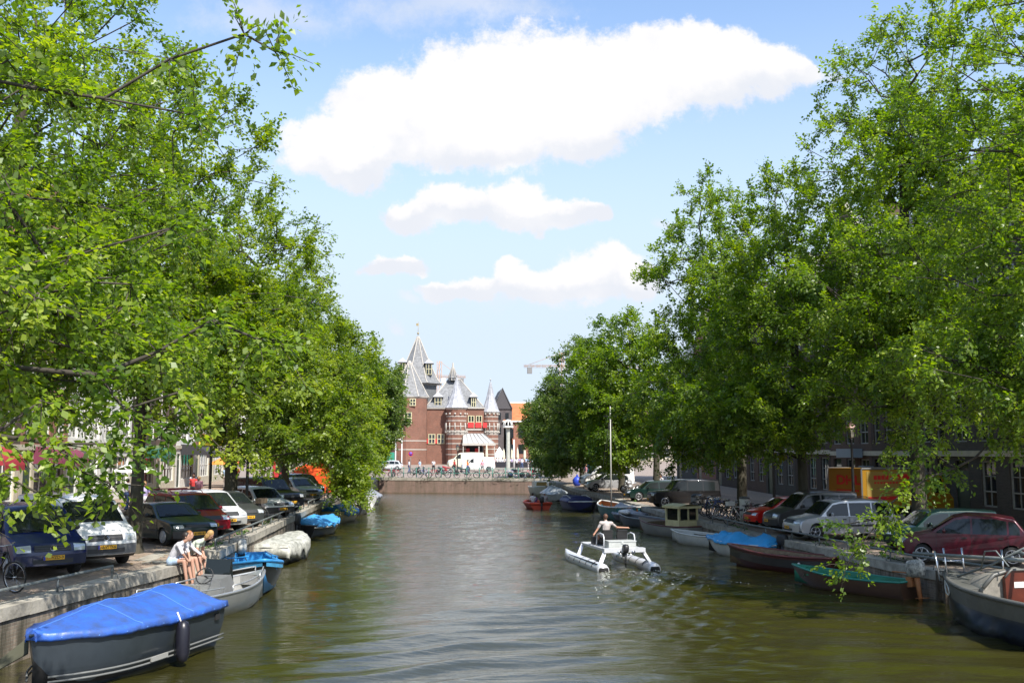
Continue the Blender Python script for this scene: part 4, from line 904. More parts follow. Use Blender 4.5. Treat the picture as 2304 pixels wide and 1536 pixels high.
# terrace screen
r = empty('terrace_screen', (10.8,164,1.95), 0, 'low black fabric screen around the crowded terrace', 'screen'); b = MB(); b.box(0,13,-.03,.03,.05,.95); b.build('cloth_panel', mat('black cloth',(0.012,0.012,0.018),.7), r)
b = MB()
for k in range(9): b.box(k*1.62-.03,k*1.62+.03,.04,.1,0,1.0)
b.build('post', M_rail, r)
# white tent beside the canopy
r = empty('market_tent', (13.2,176,2.15), 0, 'small white pointed tent right of gatehouse canopy', 'tent'); b = MB(); b.add([(-.9,0,1.9),(.9,0,1.9),(.9,1.8,1.9),(-.9,1.8,1.9),(0,.9,3.3)], [(0,1,4),(1,2,4),(2,3,4),(3,0,4)]); b.build('tent_roof', M_white, r); b = MB(); b.box(-.88,.88,.02,1.78,0,1.89); b.build('tent_wall', M_white, r)
# ================================================================ CARS
def paint(name, col, metal=0.25): return mat('car paint '+name, col, 0.32, metal=metal, coat=0.5)
M_tyre = mat('tyre rubber', (0.018,0.018,0.018), .8)
M_rim = mat('alloy rim', (0.55,0.56,0.58), .35, metal=.8)
M_cap = mat('steel wheel', (0.35,0.36,0.37), .5, metal=.5)
M_cglass = mat('car glass', (0.012,0.016,0.016), .06, spec=0.45)
M_trim = mat('black plastic', (0.03,0.031,0.033), .55)
M_gtrim = mat('grey plastic bumper', (0.12,0.125,0.13), .55)
M_lamp = mat('headlight glass', (0.62,0.64,0.66), .12, metal=.35, coat=1)
M_tail = mat('tail light', (0.45,0.02,0.02), .2, coat=1)
M_ind = mat('indicator orange', (0.6,0.12,0.06), .3)
M_plate = mat('yellow number plate', (0.80,0.42,0.02), .5)
M_ink = mat('plate ink', (0.02,0.02,0.02), .6)
M_chrome = mat('chrome', (0.7,0.7,0.72), .18, metal=1)
PROF = { # x/L from nose, z/H ; keys: cowl idx, windshield top idx, rear glass idx pair
 'hatch': dict(L=3.9,W=1.70,H=1.50,p=[(.0,.24),(.0,.38),(.015,.47),(.07,.55),(.24,.64),(.43,.955),(.52,1.0),(.72,.99),(.86,.93),(.965,.62),(.995,.56),(1,.36),(.985,.2)],ws=(4,5),rg=(8,9),wh=(.175,.83),r=.31,belt=.61),
 'estate': dict(L=4.5,W=1.74,H=1.62,p=[(.0,.22),(.0,.36),(.015,.46),(.06,.53),(.23,.60),(.36,.94),(.44,.985),(.70,1.0),(.90,.97),(.975,.60),(.99,.54),(1,.34),(.985,.2)],ws=(4,5),rg=(8,9),wh=(.18,.825),r=.32,belt=.58),
 'sedan': dict(L=4.6,W=1.76,H=1.42,p=[(.0,.26),(.0,.42),(.01,.50),(.05,.575),(.27,.66),(.40,.965),(.47,1.0),(.62,.99),(.72,.93),(.84,.70),(.975,.67),(1,.40),(.985,.2)],ws=(4,5),rg=(8,9),wh=(.17,.80),r=.31,belt=.645),
 'mpv': dict(L=4.3,W=1.76,H=1.66,p=[(.0,.22),(.0,.36),(.015,.44),(.05,.50),(.17,.59),(.36,.95),(.44,.99),(.68,1.0),(.88,.96),(.965,.62),(.99,.54),(1,.34),(.985,.2)],ws=(4,5),rg=(8,9),wh=(.18,.82),r=.32,belt=.575),
 'panel': dict(L=4.1,W=1.80,H=1.82,p=[(.0,.21),(.0,.34),(.015,.44),(.04,.50),(.21,.60),(.37,.935),(.44,.985),(.66,1.0),(.96,.985),(.985,.60),(.995,.50),(1,.33),(.985,.2)],ws=(4,5),rg=(8,9),wh=(.185,.84),r=.32,belt=.60),
 'van': dict(L=4.9,W=1.92,H=1.96,p=[(.0,.18),(.0,.34),(.015,.46),(.04,.52),(.15,.61),(.295,.93),(.36,.985),(.60,1.0),(.965,.99),(.99,.58),(.997,.48),(1,.30),(.985,.17)],ws=(4,5),rg=(8,9),wh=(.18,.80),r=.34,belt=.60),
 'suv': dict(L=4.6,W=1.80,H=1.80,p=[(.0,.28),(.0,.44),(.01,.53),(.03,.57),(.27,.61),(.38,.95),(.43,.99),(.70,1.0),(.97,.98),(.985,.62),(.99,.54),(1,.38),(.985,.25)],ws=(4,5),rg=(8,9),wh=(.185,.80),r=.38,belt=.60),
}
def car(kind, pnt, name, label, loc, nose, plate=None, bumper=None, wheels='alloy', wins=None, rack=False, logo=False, dims=None, group=None, cat='car', detail=True, grille=True, rearonly=False, dark_sill=False):
    P_ = dict(PROF[kind]); 
    if dims: P_.update(dims)
    L_, W, H, r = P_['L'], P_['W'], P_['H'], P_['r']; hw = W/2
    top = [(x*L_, z*H) for x, z in P_['p']]; belt = P_['belt']*H
    wf, wr = P_['wh'][0]*L_, P_['wh'][1]*L_; ar = r*1.16; sill = .155*H if H < 1.9 else .13*H
    def smooth_top(pp):
        out = []
        for i, (x, z) in enumerate(pp): out.append((x, z))
        return out
    bot = []
    n = 9
    for c in (wr, wf):
        a0 = math.asin(max(-1, min(1, (sill-r)/ar)))
        for k in range(n+1):
            a = a0 + (math.pi-2*a0)*k/n; bot.append((c+ar*math.cos(a), r+ar*math.sin(a)))
    bot.append((.03*L_, sill*1.05))
    poly = smooth_top(top) + [( .97*L_, sill*1.05)] + bot
    ci, ti = P_['ws']; g1, g2 = P_['rg']
    def tum(z):
        if z <= belt: return 1.0 - 0.05*max(0, (.35*H-z)/(.35*H))
        k = (z-belt)/(H-belt); return 1.0-.165*k**1.15
    def mp(x, z, t):
        fx = max(0, 1-x/(.24*L_)); rx = max(0, 1-(L_-x)/(.14*L_))
        xx = x + .17*abs(t)**3*fx**.8*(L_/4.2) - .12*abs(t)**3.2*rx
        zz = z - (.045*abs(t)**3 if z > belt*.98 else .0)*min(1, (z-belt*.98)/(.2*H)) - .03*abs(t)**2.5*(1 if z > .45*H else 0)*(1 if z <= belt*1.05 else 0)
        return (xx - L_*.5, t*hw*tum(z), zz)
    def inset(x, z, s): 
        cx, cz = L_*.5, H*.5; return (cx+(x-cx)*(1-s*.012), cz+(z-cz)*(1-s*.03)) 
    ts = [(-1,1),(-.975,.35),(-.9,0),(-.6,0),(-.2,0),(.2,0),(.6,0),(.9,0),(.975,.35),(1,1)]
    root = empty(name, loc, nose+math.pi, label, cat, group)
    b = MB(); k = len(poly); vs = []
    for t, s_ in ts:
        for i, (x, z) in enumerate(poly):
            if i < len(top): x, z = inset(x, z, s_)
            vs.append(mp(x, z, t))
    ntop = len(top)
    for i in range(len(ts)-1):
        fs = []; fd = []
        for j in range(k):
            q = (i*k+j, i*k+(j+1)%k, (i+1)*k+(j+1)%k, (i+1)*k+j)
            (fs if j < ntop else fd).append(q)
        b.add([], [])
        if i == 0: b.v = [tuple(p) for p in vs]
        b.f += fs; b.m += [0]*len(fs); b.s += [True]*len(fs); b.f += fd; b.m += [1]*len(fd); b.s += [False]*len(fd)
    b.f += [tuple(range(k)), tuple((len(ts)-1)*k+j for j in range(k))[::-1]]; b.m += [0,0]; b.s += [False, False]
    body = b.build('body', [pnt, M_trim], root)
    # glass: windscreen and rear screen follow the body curve
    def screen(nm, i0, i1, a=.06, bb=.06, tw=.86, m=M_cglass, off=.010):
        (xa, za), (xb, zb) = top[i0], top[i1]; dx, dz = xb-xa, zb-za; l = math.hypot(dx, dz); nx, nz = -dz/l, dx/l
        if nz < 0: nx, nz = -nx, -nz
        if i0 > 6: nx = abs(nx)
        rows = []
        for s_ in np.linspace(a, 1-bb, 4):
            row = []
            for t in np.linspace(-tw, tw, 9):
                p = mp(xa+dx*s_, za+dz*s_, t); row.append((p[0]+nx*off, p[1], p[2]+nz*off))
            rows.append(row)
        q = MB(); q.grid(rows); return q.build(nm, m, root, normals=False)
    screen('windscreen', ci, ti); screen('rear_window', g1, g2)
    def topz(x):
        return float(np.interp(x, [p[0] for p in top[3:10]], [p[1] for p in top[3:10]]))
    wins = wins or [(.29,.50),(.515,.72),(.735,.90)]
    for a, c in wins:
        for sg in (-1, 1):
            xs = np.linspace(a*L_, c*L_, 10); up = []
            for x in xs:
                z = min(H*.925, topz(x)-.065*H)
                if z > belt+.05: up.append((x, z))
            if len(up) < 2: continue
            lo = belt+.035; x_lo0 = max(a*L_, up[0][0]-.12); pl = [(x_lo0, lo), (up[-1][0], lo)] + up[::-1]
            pts = []
            for x, z in pl: p = mp(x, z, sg*1.0); pts.append((p[0], sg*(hw*tum(z)+.006), z-.03))
            q = MB(); q.add(pts, [tuple(range(len(pts)))]); q.build('side_window', M_cglass, root)
    # front patches
    def fx_at(z, rear=False):
        pp = [(z_, x_) for x_, z_ in (top[:5] if not rear else top[9:][::-1])]; return float(np.interp(z, [q[0] for q in pp], [q[1] for q in pp]))
    def patch(nm, t0, t1, z0, z1, m, rear=False, off=.012, skew=0, parent=root, tl=.02):
        rows = []
        for z in np.linspace(z0, z1, 4):
            row = []
            for t in np.linspace(t0, t1, 6):
                zz = z + skew*(t-t0)/(t1-t0) if t1 != t0 else z
                p = mp(fx_at(zz, rear), zz, t); row.append((p[0]+(off if rear else -off), p[1]*(1.0), p[2]))
            rows.append(row)
        q = MB(); q.grid(rows); edge = [[(x+(-.03 if rear else .03), y, z) for x, y, z in r_] for r_ in (rows[0], rows[-1])]
        q.grid([rows[0], edge[0]], sm=False); q.grid([rows[-1], edge[1]], sm=False); return q.build(nm, m, parent)
    zh0, zh1 = (.40*H, .505*H) if kind in ('hatch','estate','mpv') else ((.43*H,.52*H) if kind in ('sedan','suv') else (.375*H, .475*H))
    for sg in (-1, 1):
        patch('headlight', sg*.58, sg*.93, zh0, zh1, M_lamp, skew=-.01 if kind != 'van' else 0)
        patch('tail_light', sg*.80, sg*.965, .42*H, .60*H, M_tail, rear=True)
    bm0, bm1 = .19*H, (.36*H if kind not in ('van','panel') else .335*H)
    patch('front_bumper', -.965, .965, bm0, bm1*.98, bumper or pnt, off=.035); patch('rear_bumper', -.965, .965, .20*H, .35*H, bumper or pnt, rear=True, off=.03)
    if grille: 
        gr = patch('grille', -.50, .50, zh0+.01, zh1-.02, M_trim, off=.016)
        q = MB()
        for z in np.linspace(zh0+.03, zh1-.04, 3):
            pts = [mp(fx_at(z), z, t) for t in np.linspace(-.47, .47, 7)]; q.tube([(p[0]-.02, p[1], p[2]) for p in pts], .007, 4)
        q.build('grille_bar', M_gtrim, gr)
    patch('air_intake', -.55, .55, .215*H, .275*H, M_trim, off=.042)
    # number plates
    zp = .295*H; xp = mp(fx_at(zp), zp, 0)[0]-.052
    q = MB(); q.box(xp-.012, xp, -.26, .26, zp-.055, zp+.055); pl_ = q.build('number_plate', M_plate, root)
    q = MB(); q.box(xp-.0145, xp-.0125, .205, .258, zp-.053, zp+.053); q.build('plate_band', mat('plate blue',(0.02,0.05,0.35),.5), pl_)
    M4 = Matrix.Translation((xp-.0150, -.02, zp)) @ Matrix.Rotation(-math.pi/2, 4, 'Z') @ Matrix.Rotation(math.pi/2, 4, 'X')
    if plate: text(plate, .105, 'plate_number', M_ink, pl_, M4, .001, bold=.001)
    else:
        q = MB()
        for k_ in (-.19,-.15,-.08,-.04,.0,.04,.11,.15): q.box(xp-.0145, xp-.0125, k_-.013-.01, k_+.013-.01, zp-.034, zp+.034)
        q.build('plate_number', M_ink, pl_)
    xr = mp(fx_at(.5*H, True), .5*H, 0)[0]+.03; q = MB(); q.box(xr, xr+.012, -.26, .26, .42*H-.055, .42*H+.055); q.build('number_plate', M_plate, root)
    if logo:
        zl = (zh0+zh1)/2; xl = mp(fx_at(zl), zl, 0)[0]-.04; rl = .075 if kind == 'panel' else .085
        q = MB(); q.lathe([(rl,-.006),(rl,.006),(rl*.86,.006),(rl*.86,-.006),(rl,-.006)], 22, (xl, 0, zl), 0, axis='x', caps=False); q.lathe([(rl*.85,0),(rl*.85,.004)], 20, (xl, 0, zl), 1, axis='x')
        lg = q.build('badge', [M_chrome, M_trim], root)
        q = MB()
        for pts in ([(-.30,.62),(0,.10),(.30,.62)], [(-.66,.36),(-.32,-.62),(0,-.02),(.32,-.62),(.66,.36)]): q.tube([(xl-.006, u*rl*.95, zl+v*rl*.95) for u, v in pts], rl*.085, 4, sm=False)
        q.build('badge_letters', M_chrome, lg)
    # wheels
    for cx in (wf, wr):
        for sg in (-1, 1):
            y = sg*(hw-.12); q = MB(); w_ = .10
            q.lathe([(r*.62,-w_),(r*.90,-w_),(r,-w_*.7),(r,w_*.7),(r*.90,w_),(r*.62,w_)], 26, (cx-L_*.5, y, r), 0, axis='y', caps=True)
            wh = q.build('wheel', M_tyre, root); q = MB(); yo = y+sg*(w_+.004)
            q.lathe([(r*.66,0),(r*.68,.012*sg),(r*.60,.014*sg),(r*.58,-.004*sg)], 26, (cx-L_*.5, yo, r), 0, axis='y', caps=False)
            if wheels == 'alloy':
                for k_ in range(5):
                    a = 2*math.pi*k_/5+.3; ca, sa = math.cos(a), math.sin(a)
                    for da in (-.16, .16):
                        c2, s2 = math.cos(a+da), math.sin(a+da)
                        q.tube([(cx-L_*.5+r*.12*ca, yo+.006*sg, r+r*.12*sa), (cx-L_*.5+r*.60*c2, yo+.006*sg, r+r*.60*s2)], [r*.075, r*.085], 5, sm=False, flat=.4)
            else:
                q.lathe([(r*.60,0.0),(r*.52,.02*sg),(r*.30,.026*sg),(r*.12,.018*sg),(.01,.02*sg)], 20, (cx-L_*.5, yo, r), 0, axis='y')
            q.lathe([(r*.15,.0),(r*.14,.02*sg),(.005,.026*sg)], 12, (cx-L_*.5, yo, r), 0, axis='y')
            q.lathe([(r*.60,-.03*sg),(r*.60,-.02*sg)], 20, (cx-L_*.5, yo, r), 1, axis='y')
            q.build('rim', [M_rim if wheels == 'alloy' else M_cap, M_dark], wh)
    # mirrors, handles, door gaps
    for sg in (-1, 1):
        xm = top[ci][0]+.10*L_-L_*.5+.02; zm = belt+.09; q = MB(); q.ball((xm, sg*(hw+.10), zm), (.055,.10,.075), 8); q.tube([(xm, sg*(hw-.04), zm-.05), (xm, sg*(hw+.06), zm-.02)], .022, 5)
        q.build('wing_mirror', M_trim if bumper else pnt, root)
        q = MB()
        for xd in (P_['wh'][0]*L_+ar+.08, (wins[0][1]+.005)*L_, (wins[1][1]+.005)*L_ if len(wins) > 1 else .8*L_):
            if xd < wr-ar*.9+.3: q.box(xd-.004-L_*.5, xd+.004-L_*.5, sg*(hw-.002), sg*(hw+.003), sill+.10, belt)
        for xd in (wins[0][1]*L_-.16, (wins[1][1]*L_-.16 if len(wins) > 1 else .7*L_)): q.box(xd-.09-L_*.5, xd+.05-L_*.5, sg*(hw-.003), sg*(hw+.02), belt-.14, belt-.105)
        if dark_sill or bumper: q.box(wf+ar+.03-L_*.5, wr-ar-.03-L_*.5, sg*(hw-.003), sg*(hw+.012), .33*H, .375*H)
        q.build('door_trim', M_trim, root)
    if rack:
        q = MB()
        for sg in (-1, 1): q.tube([(.46*L_-L_*.5, sg*hw*.72, H-.03),(.50*L_-L_*.5, sg*hw*.72, H+.05),(.84*L_-L_*.5, sg*hw*.72, H+.04),(.88*L_-L_*.5, sg*hw*.72, H-.04)], .016, 6)
        if rack == 2:
            for x in (.52, .78): q.tube([(x*L_-L_*.5,-hw*.78,H+.09),(x*L_-L_*.5,hw*.78,H+.09)], .025, 6)
        q.build('roof_rack', pnt if rack == 2 else M_trim, root)
    # wipers and dirt line at the windscreen foot
    (xa, za), (xb, zb) = top[ci], top[ti]; q = MB()
    for t0, t1 in ((-.55,.05),(-.0,.6)):
        p = mp(xa+(xb-xa)*.04, za+(zb-za)*.04, t0); s_ = mp(xa+(xb-xa)*.16, za+(zb-za)*.16, t1); q.tube([(p[0]-.01,p[1],p[2]+.03),(s_[0]-.015,s_[1],s_[2]+.03)], .009, 4)
    q.build('wiper', M_trim, root)
    return root
def nose_at(x, y, ang, L_, g): # centre of a car whose nose is at (x,y)
    return (x-math.cos(ang)*L_*.5, y-math.sin(ang)*L_*.5, g(y)+.03)
GL = 'cars parked along the left bank'; GR = 'cars parked along the right bank'
P_blue = paint('dark blue', (0.003,0.010,0.075), 0); P_wh = paint('white', (0.74,0.74,0.72), 0); P_dg = paint('bottle green', (0.002,0.014,0.011), 0); P_red = paint('crimson', (0.26,0.008,0.018))
P_sil = paint('silver', (0.50,0.51,0.53), .5); P_grey = paint('dark grey', (0.055,0.06,0.058)); P_blk = paint('black', (0.004,0.004,0.005), 0); P_mar = paint('maroon', (0.070,0.002,0.011), 0.1); P_brt = paint('bright red', (0.62,0.012,0.010), 0); P_gg = paint('grey brown', (0.085,0.083,0.080)); P_teal = paint('dark teal', (0.003,0.022,0.018))
P_wsil = paint('white silver', (0.66,0.67,0.68), .2)
a = R(-52)
car('panel', P_blue, 'parked_van', 'dark blue small van at the left edge, nearest on the left bank', nose_at(-9.35,26.6,a,4.1,gzL), a, '17-VZD-9', bumper=paint('blue bumper',(0.008,0.014,0.05)), wheels='steel', logo=True, group=GL, cat='van', wins=[(.32,.52),(.54,.74)])
a = R(-50)
car('van', P_wh, 'parked_van', 'white van with grey bumper between the blue van and an elm trunk', nose_at(-8.75,28.9,a,4.9,gzL), a, '68-VTD-6', bumper=M_gtrim, wheels='steel', logo=True, group=GL, cat='van', wins=[(.21,.37),(.39,.62),(.64,.88)])
a = R(-48)
car('sedan', P_dg, 'parked_car', 'dark green saloon car parked just beyond the mossy elm trunk', nose_at(-7.75,35.6,a,4.6,gzL), a, bumper=M_trim, wheels='steel', group=GL)
a = R(-50)
car('mpv', P_red, 'parked_car', 'crimson car with a roof rack behind the dark green saloon', nose_at(-7.9,38.6,a,4.3,gzL), a, rack=2, group=GL)
car('mpv', P_wsil, 'parked_car', 'white people carrier between the crimson car and dark grey hatchback', nose_at(-7.75,41.2,a,4.2,gzL), a, group=GL, bumper=paint('silver bumper',(0.42,0.42,0.40)))
car('hatch', P_grey, 'parked_car', 'dark grey hatchback between the white people carrier and an elm', nose_at(-7.45,43.9,a,3.9,gzL), a, group=GL)
a = R(-46)
car('estate', P_wh, 'parked_car', 'white estate car with black roof rails beside the black lamp post', nose_at(-6.95,50.2,a,4.4,gzL), a, rack=1, group=GL, bumper=M_trim, dims=dict(H=1.5))
car('suv', P_blk, 'parked_car', 'black off-roader beyond the white estate car on left bank', nose_at(-7.0,54.8,a,4.7,gzL), a, group=GL, dims=dict(H=1.85), grille=True)
a = R(-55)
car('hatch', P_sil, 'parked_car', 'silver hatchback half hidden by the hanging elm branches', nose_at(-7.2,66,a,3.9,gzL), a, group=GL)
car('estate', P_blk, 'parked_car', 'black car under the low branches farther along left bank', nose_at(-7.6,71,a,4.4,gzL), a, group=GL)
# right bank
def centre(xf, yf, ang, kind, g, dims=None): # from the contact point of the near front wheel
    P_ = PROF[kind]; L_ = (dims or {}).get('L', P_['L']); W = P_['W']; off = (.5-P_['wh'][0])*L_
    return (xf-math.cos(ang)*off, yf-math.sin(ang)*off+.8, g(yf)+.05)
a = R(152)
car('hatch', P_mar, 'parked_car', 'maroon hatchback at the right edge of the picture', centre(16.2,30.9,a,'hatch',gzR), a, group=GR, wins=[(.29,.54),(.555,.80),(.815,.90)], dims=dict(H=1.59,L=3.95))
a = R(176)
car('estate', P_teal, 'parked_car', 'dark green car hidden by leaves between maroon and silver cars', centre(17.6,35.2,a,'estate',gzR), a, group=GR, dims=dict(H=1.45))
a = R(183)
car('estate', P_sil, 'parked_car', 'silver estate car with roof rails in the right bank row', centre(15.7,39.6,a,'estate',gzR), a, group=GR, rack=1, bumper=None, dark_sill=True)
a = R(182)
car('panel', P_gg, 'parked_van', 'grey brown box-shaped van behind the silver estate car', centre(15.9,42.8,a,'panel',gzR), a, group=GR, bumper=M_trim, cat='van', wins=[(.32,.52),(.54,.73),(.75,.93)])
a = R(183)
car('hatch', P_brt, 'parked_car', 'bright red small car beside the parked bicycles', centre(16.0,46.3,a,'hatch',gzR), a, group=GR, wheels='steel', dims=dict(H=1.42,L=3.75))
a = R(181)
car('suv', P_blk, 'parked_car', 'black boxy off-roader in the right bank row', centre(15.1,62.4,a,'suv',gzR), a, group=GR)
car('estate', P_teal, 'parked_car', 'dark teal car left of the black boxy off-roader', centre(14.9,69.2,R(180),'estate',gzR), R(180), group=GR, dims=dict(H=1.45))
car('hatch', P_sil, 'parked_car', 'silver hatchback beside the white van far on right bank', centre(14.0,82,R(184),'hatch',gzR), R(184), group=GR)
car('van', P_wh, 'parked_van', 'white van with open side far along the right bank', centre(14.7,88,R(184),'van',gzR), R(184), group=GR, cat='van')
# vehicles on the square
car('van', P_wh, 'delivery_van', 'white delivery van with grey lettering parked on the square', (7.7,144,1.78), R(180), group=None, cat='van', wins=[(.21,.36)], dims=dict(L=4.9,H=2.0))
car('van', paint('cream',(0.72,0.68,0.50),0), 'delivery_van', 'cream van with green stripes behind the white delivery van', (6.6,160,1.95), R(180), cat='van', wins=[(.21,.36)], dims=dict(L=6.0,H=2.5))
car('van', P_wh, 'delivery_van', 'white van at left of the square beside a green box truck', (-11.0,146,1.75), R(10), cat='van', wins=[(.21,.36)], dims=dict(L=5.4,H=2.3))
car('hatch', P_wsil, 'parked_car', 'white car in front of the gatehouse tower', (-5.1,150,1.8), R(170))
M_lett = mat('grey lettering', (0.3,0.32,0.36), .6)
# box trucks
def box_truck(name, loc, rz, L_, W, H, m, label, logo=False, cabm=None, stripe=None):
    r = empty(name, loc, rz, label, 'truck'); b = MB(); b.box(-L_/2,L_/2,-W/2,W/2,.85,H); bx = b.build('cargo_box', m, r)
    e = MB()
    for sg in (-1,1):
        for z in (.87, H-.03): e.tube([(-L_/2,sg*W/2,z),(L_/2,sg*W/2,z)], .05, 4, sm=False)
        for x in (-L_/2, L_/2): e.tube([(x,sg*W/2,.87),(x,sg*W/2,H-.03)], .05, 4, sm=False)
    e.build('box_edge', M_gtrim, bx)
    c = MB(); c.prism([(-L_/2-2.0,.45),(-L_/2-2.0,1.2),(-L_/2-1.75,1.45),(-L_/2-1.2,2.35),(-L_/2-.08,2.4),(-L_/2-.08,.45)], -W/2+.1, W/2-.1, 'xz'); c.build('cab', cabm or m, r)
    g = MB(); g.add([(-L_/2-1.72,-W/2+.2,1.5),(-L_/2-1.72,W/2-.2,1.5),(-L_/2-1.24,W/2-.25,2.28),(-L_/2-1.24,-W/2+.25,2.28)], [(0,1,2,3)])
    g.v = [(x-.02,y,z+.02) for x,y,z in g.v]; g.build('windscreen', M_cglass, r)
    for sg in (-1,1):
        g = MB(); g.add([(-L_/2-1.5,sg*(W/2-.09),1.5),(-L_/2-.5,sg*(W/2-.09),1.5),(-L_/2-.5,sg*(W/2-.09),2.2),(-L_/2-1.15,sg*(W/2-.09),2.2)], [(0,1,2,3)]); g.build('side_window', M_cglass, r)
        for x in (-L_/2-1.1, L_/2-1.0):
            w = MB(); w.lathe([(.2,-.13),(.42,-.13),(.44,-.08),(.44,.08),(.42,.13),(.2,.13)], 20, (x, sg*(W/2-.25), .44), 0, axis='y'); wh = w.build('wheel', M_tyre, r); q = MB(); q.lathe([(.26,0),(.1,.03*sg)], 14, (x, sg*(W/2-.25+.135), .44), 0, axis='y'); q.build('rim', M_cap, wh)
    b = MB(); b.box(-L_/2,L_/2,-.5,.5,.45,.82); b.build('chassis', M_trim, r)
    return r
M_yel = mat('yellow truck paint', (0.27,0.14,0.008), .5, var=.08, vscale=1.5); M_yel2 = mat('pale yellow panel', (0.26,0.18,0.045), .5)
M_dred = mat('courier red', (0.45,0.02,0.02), .5)
tk = box_truck('delivery_truck', (22.6,48.6,.9), R(200), 4.2, 2.3, 2.75, M_yel, 'yellow courier truck with red letters behind the grey brown van')
def wall_text(body, size, parent, x, y, z, side, m=M_dred, sx=1.0, bold=.01, nm='lettering'):
    # side: 'y-' text on the face y=-W/2 ; 'x+' on the rear face
    if side == 'y+': M4 = Matrix.Translation((x,y,z)) @ Matrix.Rotation(math.pi,4,'Z') @ Matrix.Rotation(math.pi/2,4,'X')
    elif side == 'y-': M4 = Matrix.Translation((x,y,z)) @ Matrix.Rotation(math.pi/2,4,'X')
    elif side == 'x+': M4 = Matrix.Translation((x,y,z)) @ Matrix.Rotation(math.pi/2,4,'Z') @ Matrix.Rotation(math.pi/2,4,'X')
    else: M4 = Matrix.Translation((x,y,z)) @ Matrix.Rotation(-math.pi/2,4,'Z') @ Matrix.Rotation(math.pi/2,4,'X')
    return text(body, size, nm, m, parent, M4, .004, bold=bold, sx=sx)

wall_text('DHL', .62, tk, 2.112, .25, 2.15, 'x+', sx=1.35, bold=.02)
q = MB()
for k in range(9): q.box(2.103,2.112,-.55+.17*k,-.55+.17*k+.12,1.62,1.72)
q.build('lettering', M_dred, tk)
q = MB(); q.box(-1.75,1.8,1.153,1.165,1.2,2.6); pn = q.build('side_panel', M_yel2, tk)
q = MB(); q.box(-1.7,1.75,1.167,1.175,1.22,1.38)
for k in range(6): q.box(.1+.25*k-.2,.1+.25*k,1.167,1.175,2.2,2.4)
q.box(-1.0,-.2,1.167,1.175,2.2,2.45)
for k in range(12): q.box(-1.0+.2*k,-.87+.2*k,1.167,1.175,2.0,2.09)
q.build('panel_lettering', M_dred, pn)
M_gbox = mat('green truck box', (0.02,0.22,0.14), .6)
box_truck('box_truck', (-6.9,152,1.8), R(10), 4.6, 2.2, 2.7, M_gbox, 'green box truck beside the white vans left of the square', cabm=P_wh)
vans = [o for o in S.objects if o.get('label','').startswith('white delivery van with grey')][0]
q = MB()
for j, z in enumerate((1.42, 1.20)):
    for k in range(10-2*j): q.box(.0+.17*k,.12+.17*k,.972,.985,z-.05,z+.05)
q.build('side_lettering', M_lett, vans)
vans2 = [o for o in S.objects if o.get('label','').startswith('cream van')][0]
q = MB(); q.box(-1.8,2.6,.975,.99,1.0,1.2); q.build('side_stripe', M_gbox, vans2)
# ================================================================ BOATS
def bcol(name, c, rough=.4, var=.15, **k): return mat('boat '+name, c, rough, var=var, vscale=3, **k)
M_alu = mat('aluminium', (0.55,0.56,0.56), .38, metal=.75, var=.12, vscale=3)
M_rope = mat('rope', (0.35,0.30,0.2), .9)
M_steelb = bcol('dark slate blue', (0.035,0.045,0.055), .35, coat=.3); M_blackb = bcol('black', (0.010,0.011,0.013), .35, coat=.3)
def hullpts(L_, B, fb, draft, stern=.8, bow=2.3, sheer=.35, rake=.45, n=18, flare=.12, tumble=0.0, full=.5):
    st = []
    for i in range(n+1):
        s = i/n
        w = (stern+(1-stern)*math.sin(min(1, s/full)*math.pi/2)) if s < full else (1-((s-full)/(1-full))**bow)
        w = max(w, .0); zs = fb*(1+sheer*max(0,(s-.35)/.65)**2.0 + sheer*.25*max(0,(.35-s)/.35)**2); b_ = B/2*w
        kd = -draft*(1-.75*s**5); row = []
        for (u, v) in ((0,0),(.45,.05),(.80,.22),(.93,.50),(.97+flare*.25,.70),(1.0,1.0)):
            z = kd+(zs-kd)*v; y = b_*(u*(1-flare)+flare*v*u + (0 if v < 1 else 0)); x = L_*(s-.5) + rake*(v)*(s**4) - .10*L_*.2*(1-v)*max(0,.1-s)*10*.3
            row.append((x, y, z))
        st.append(row)
    return st
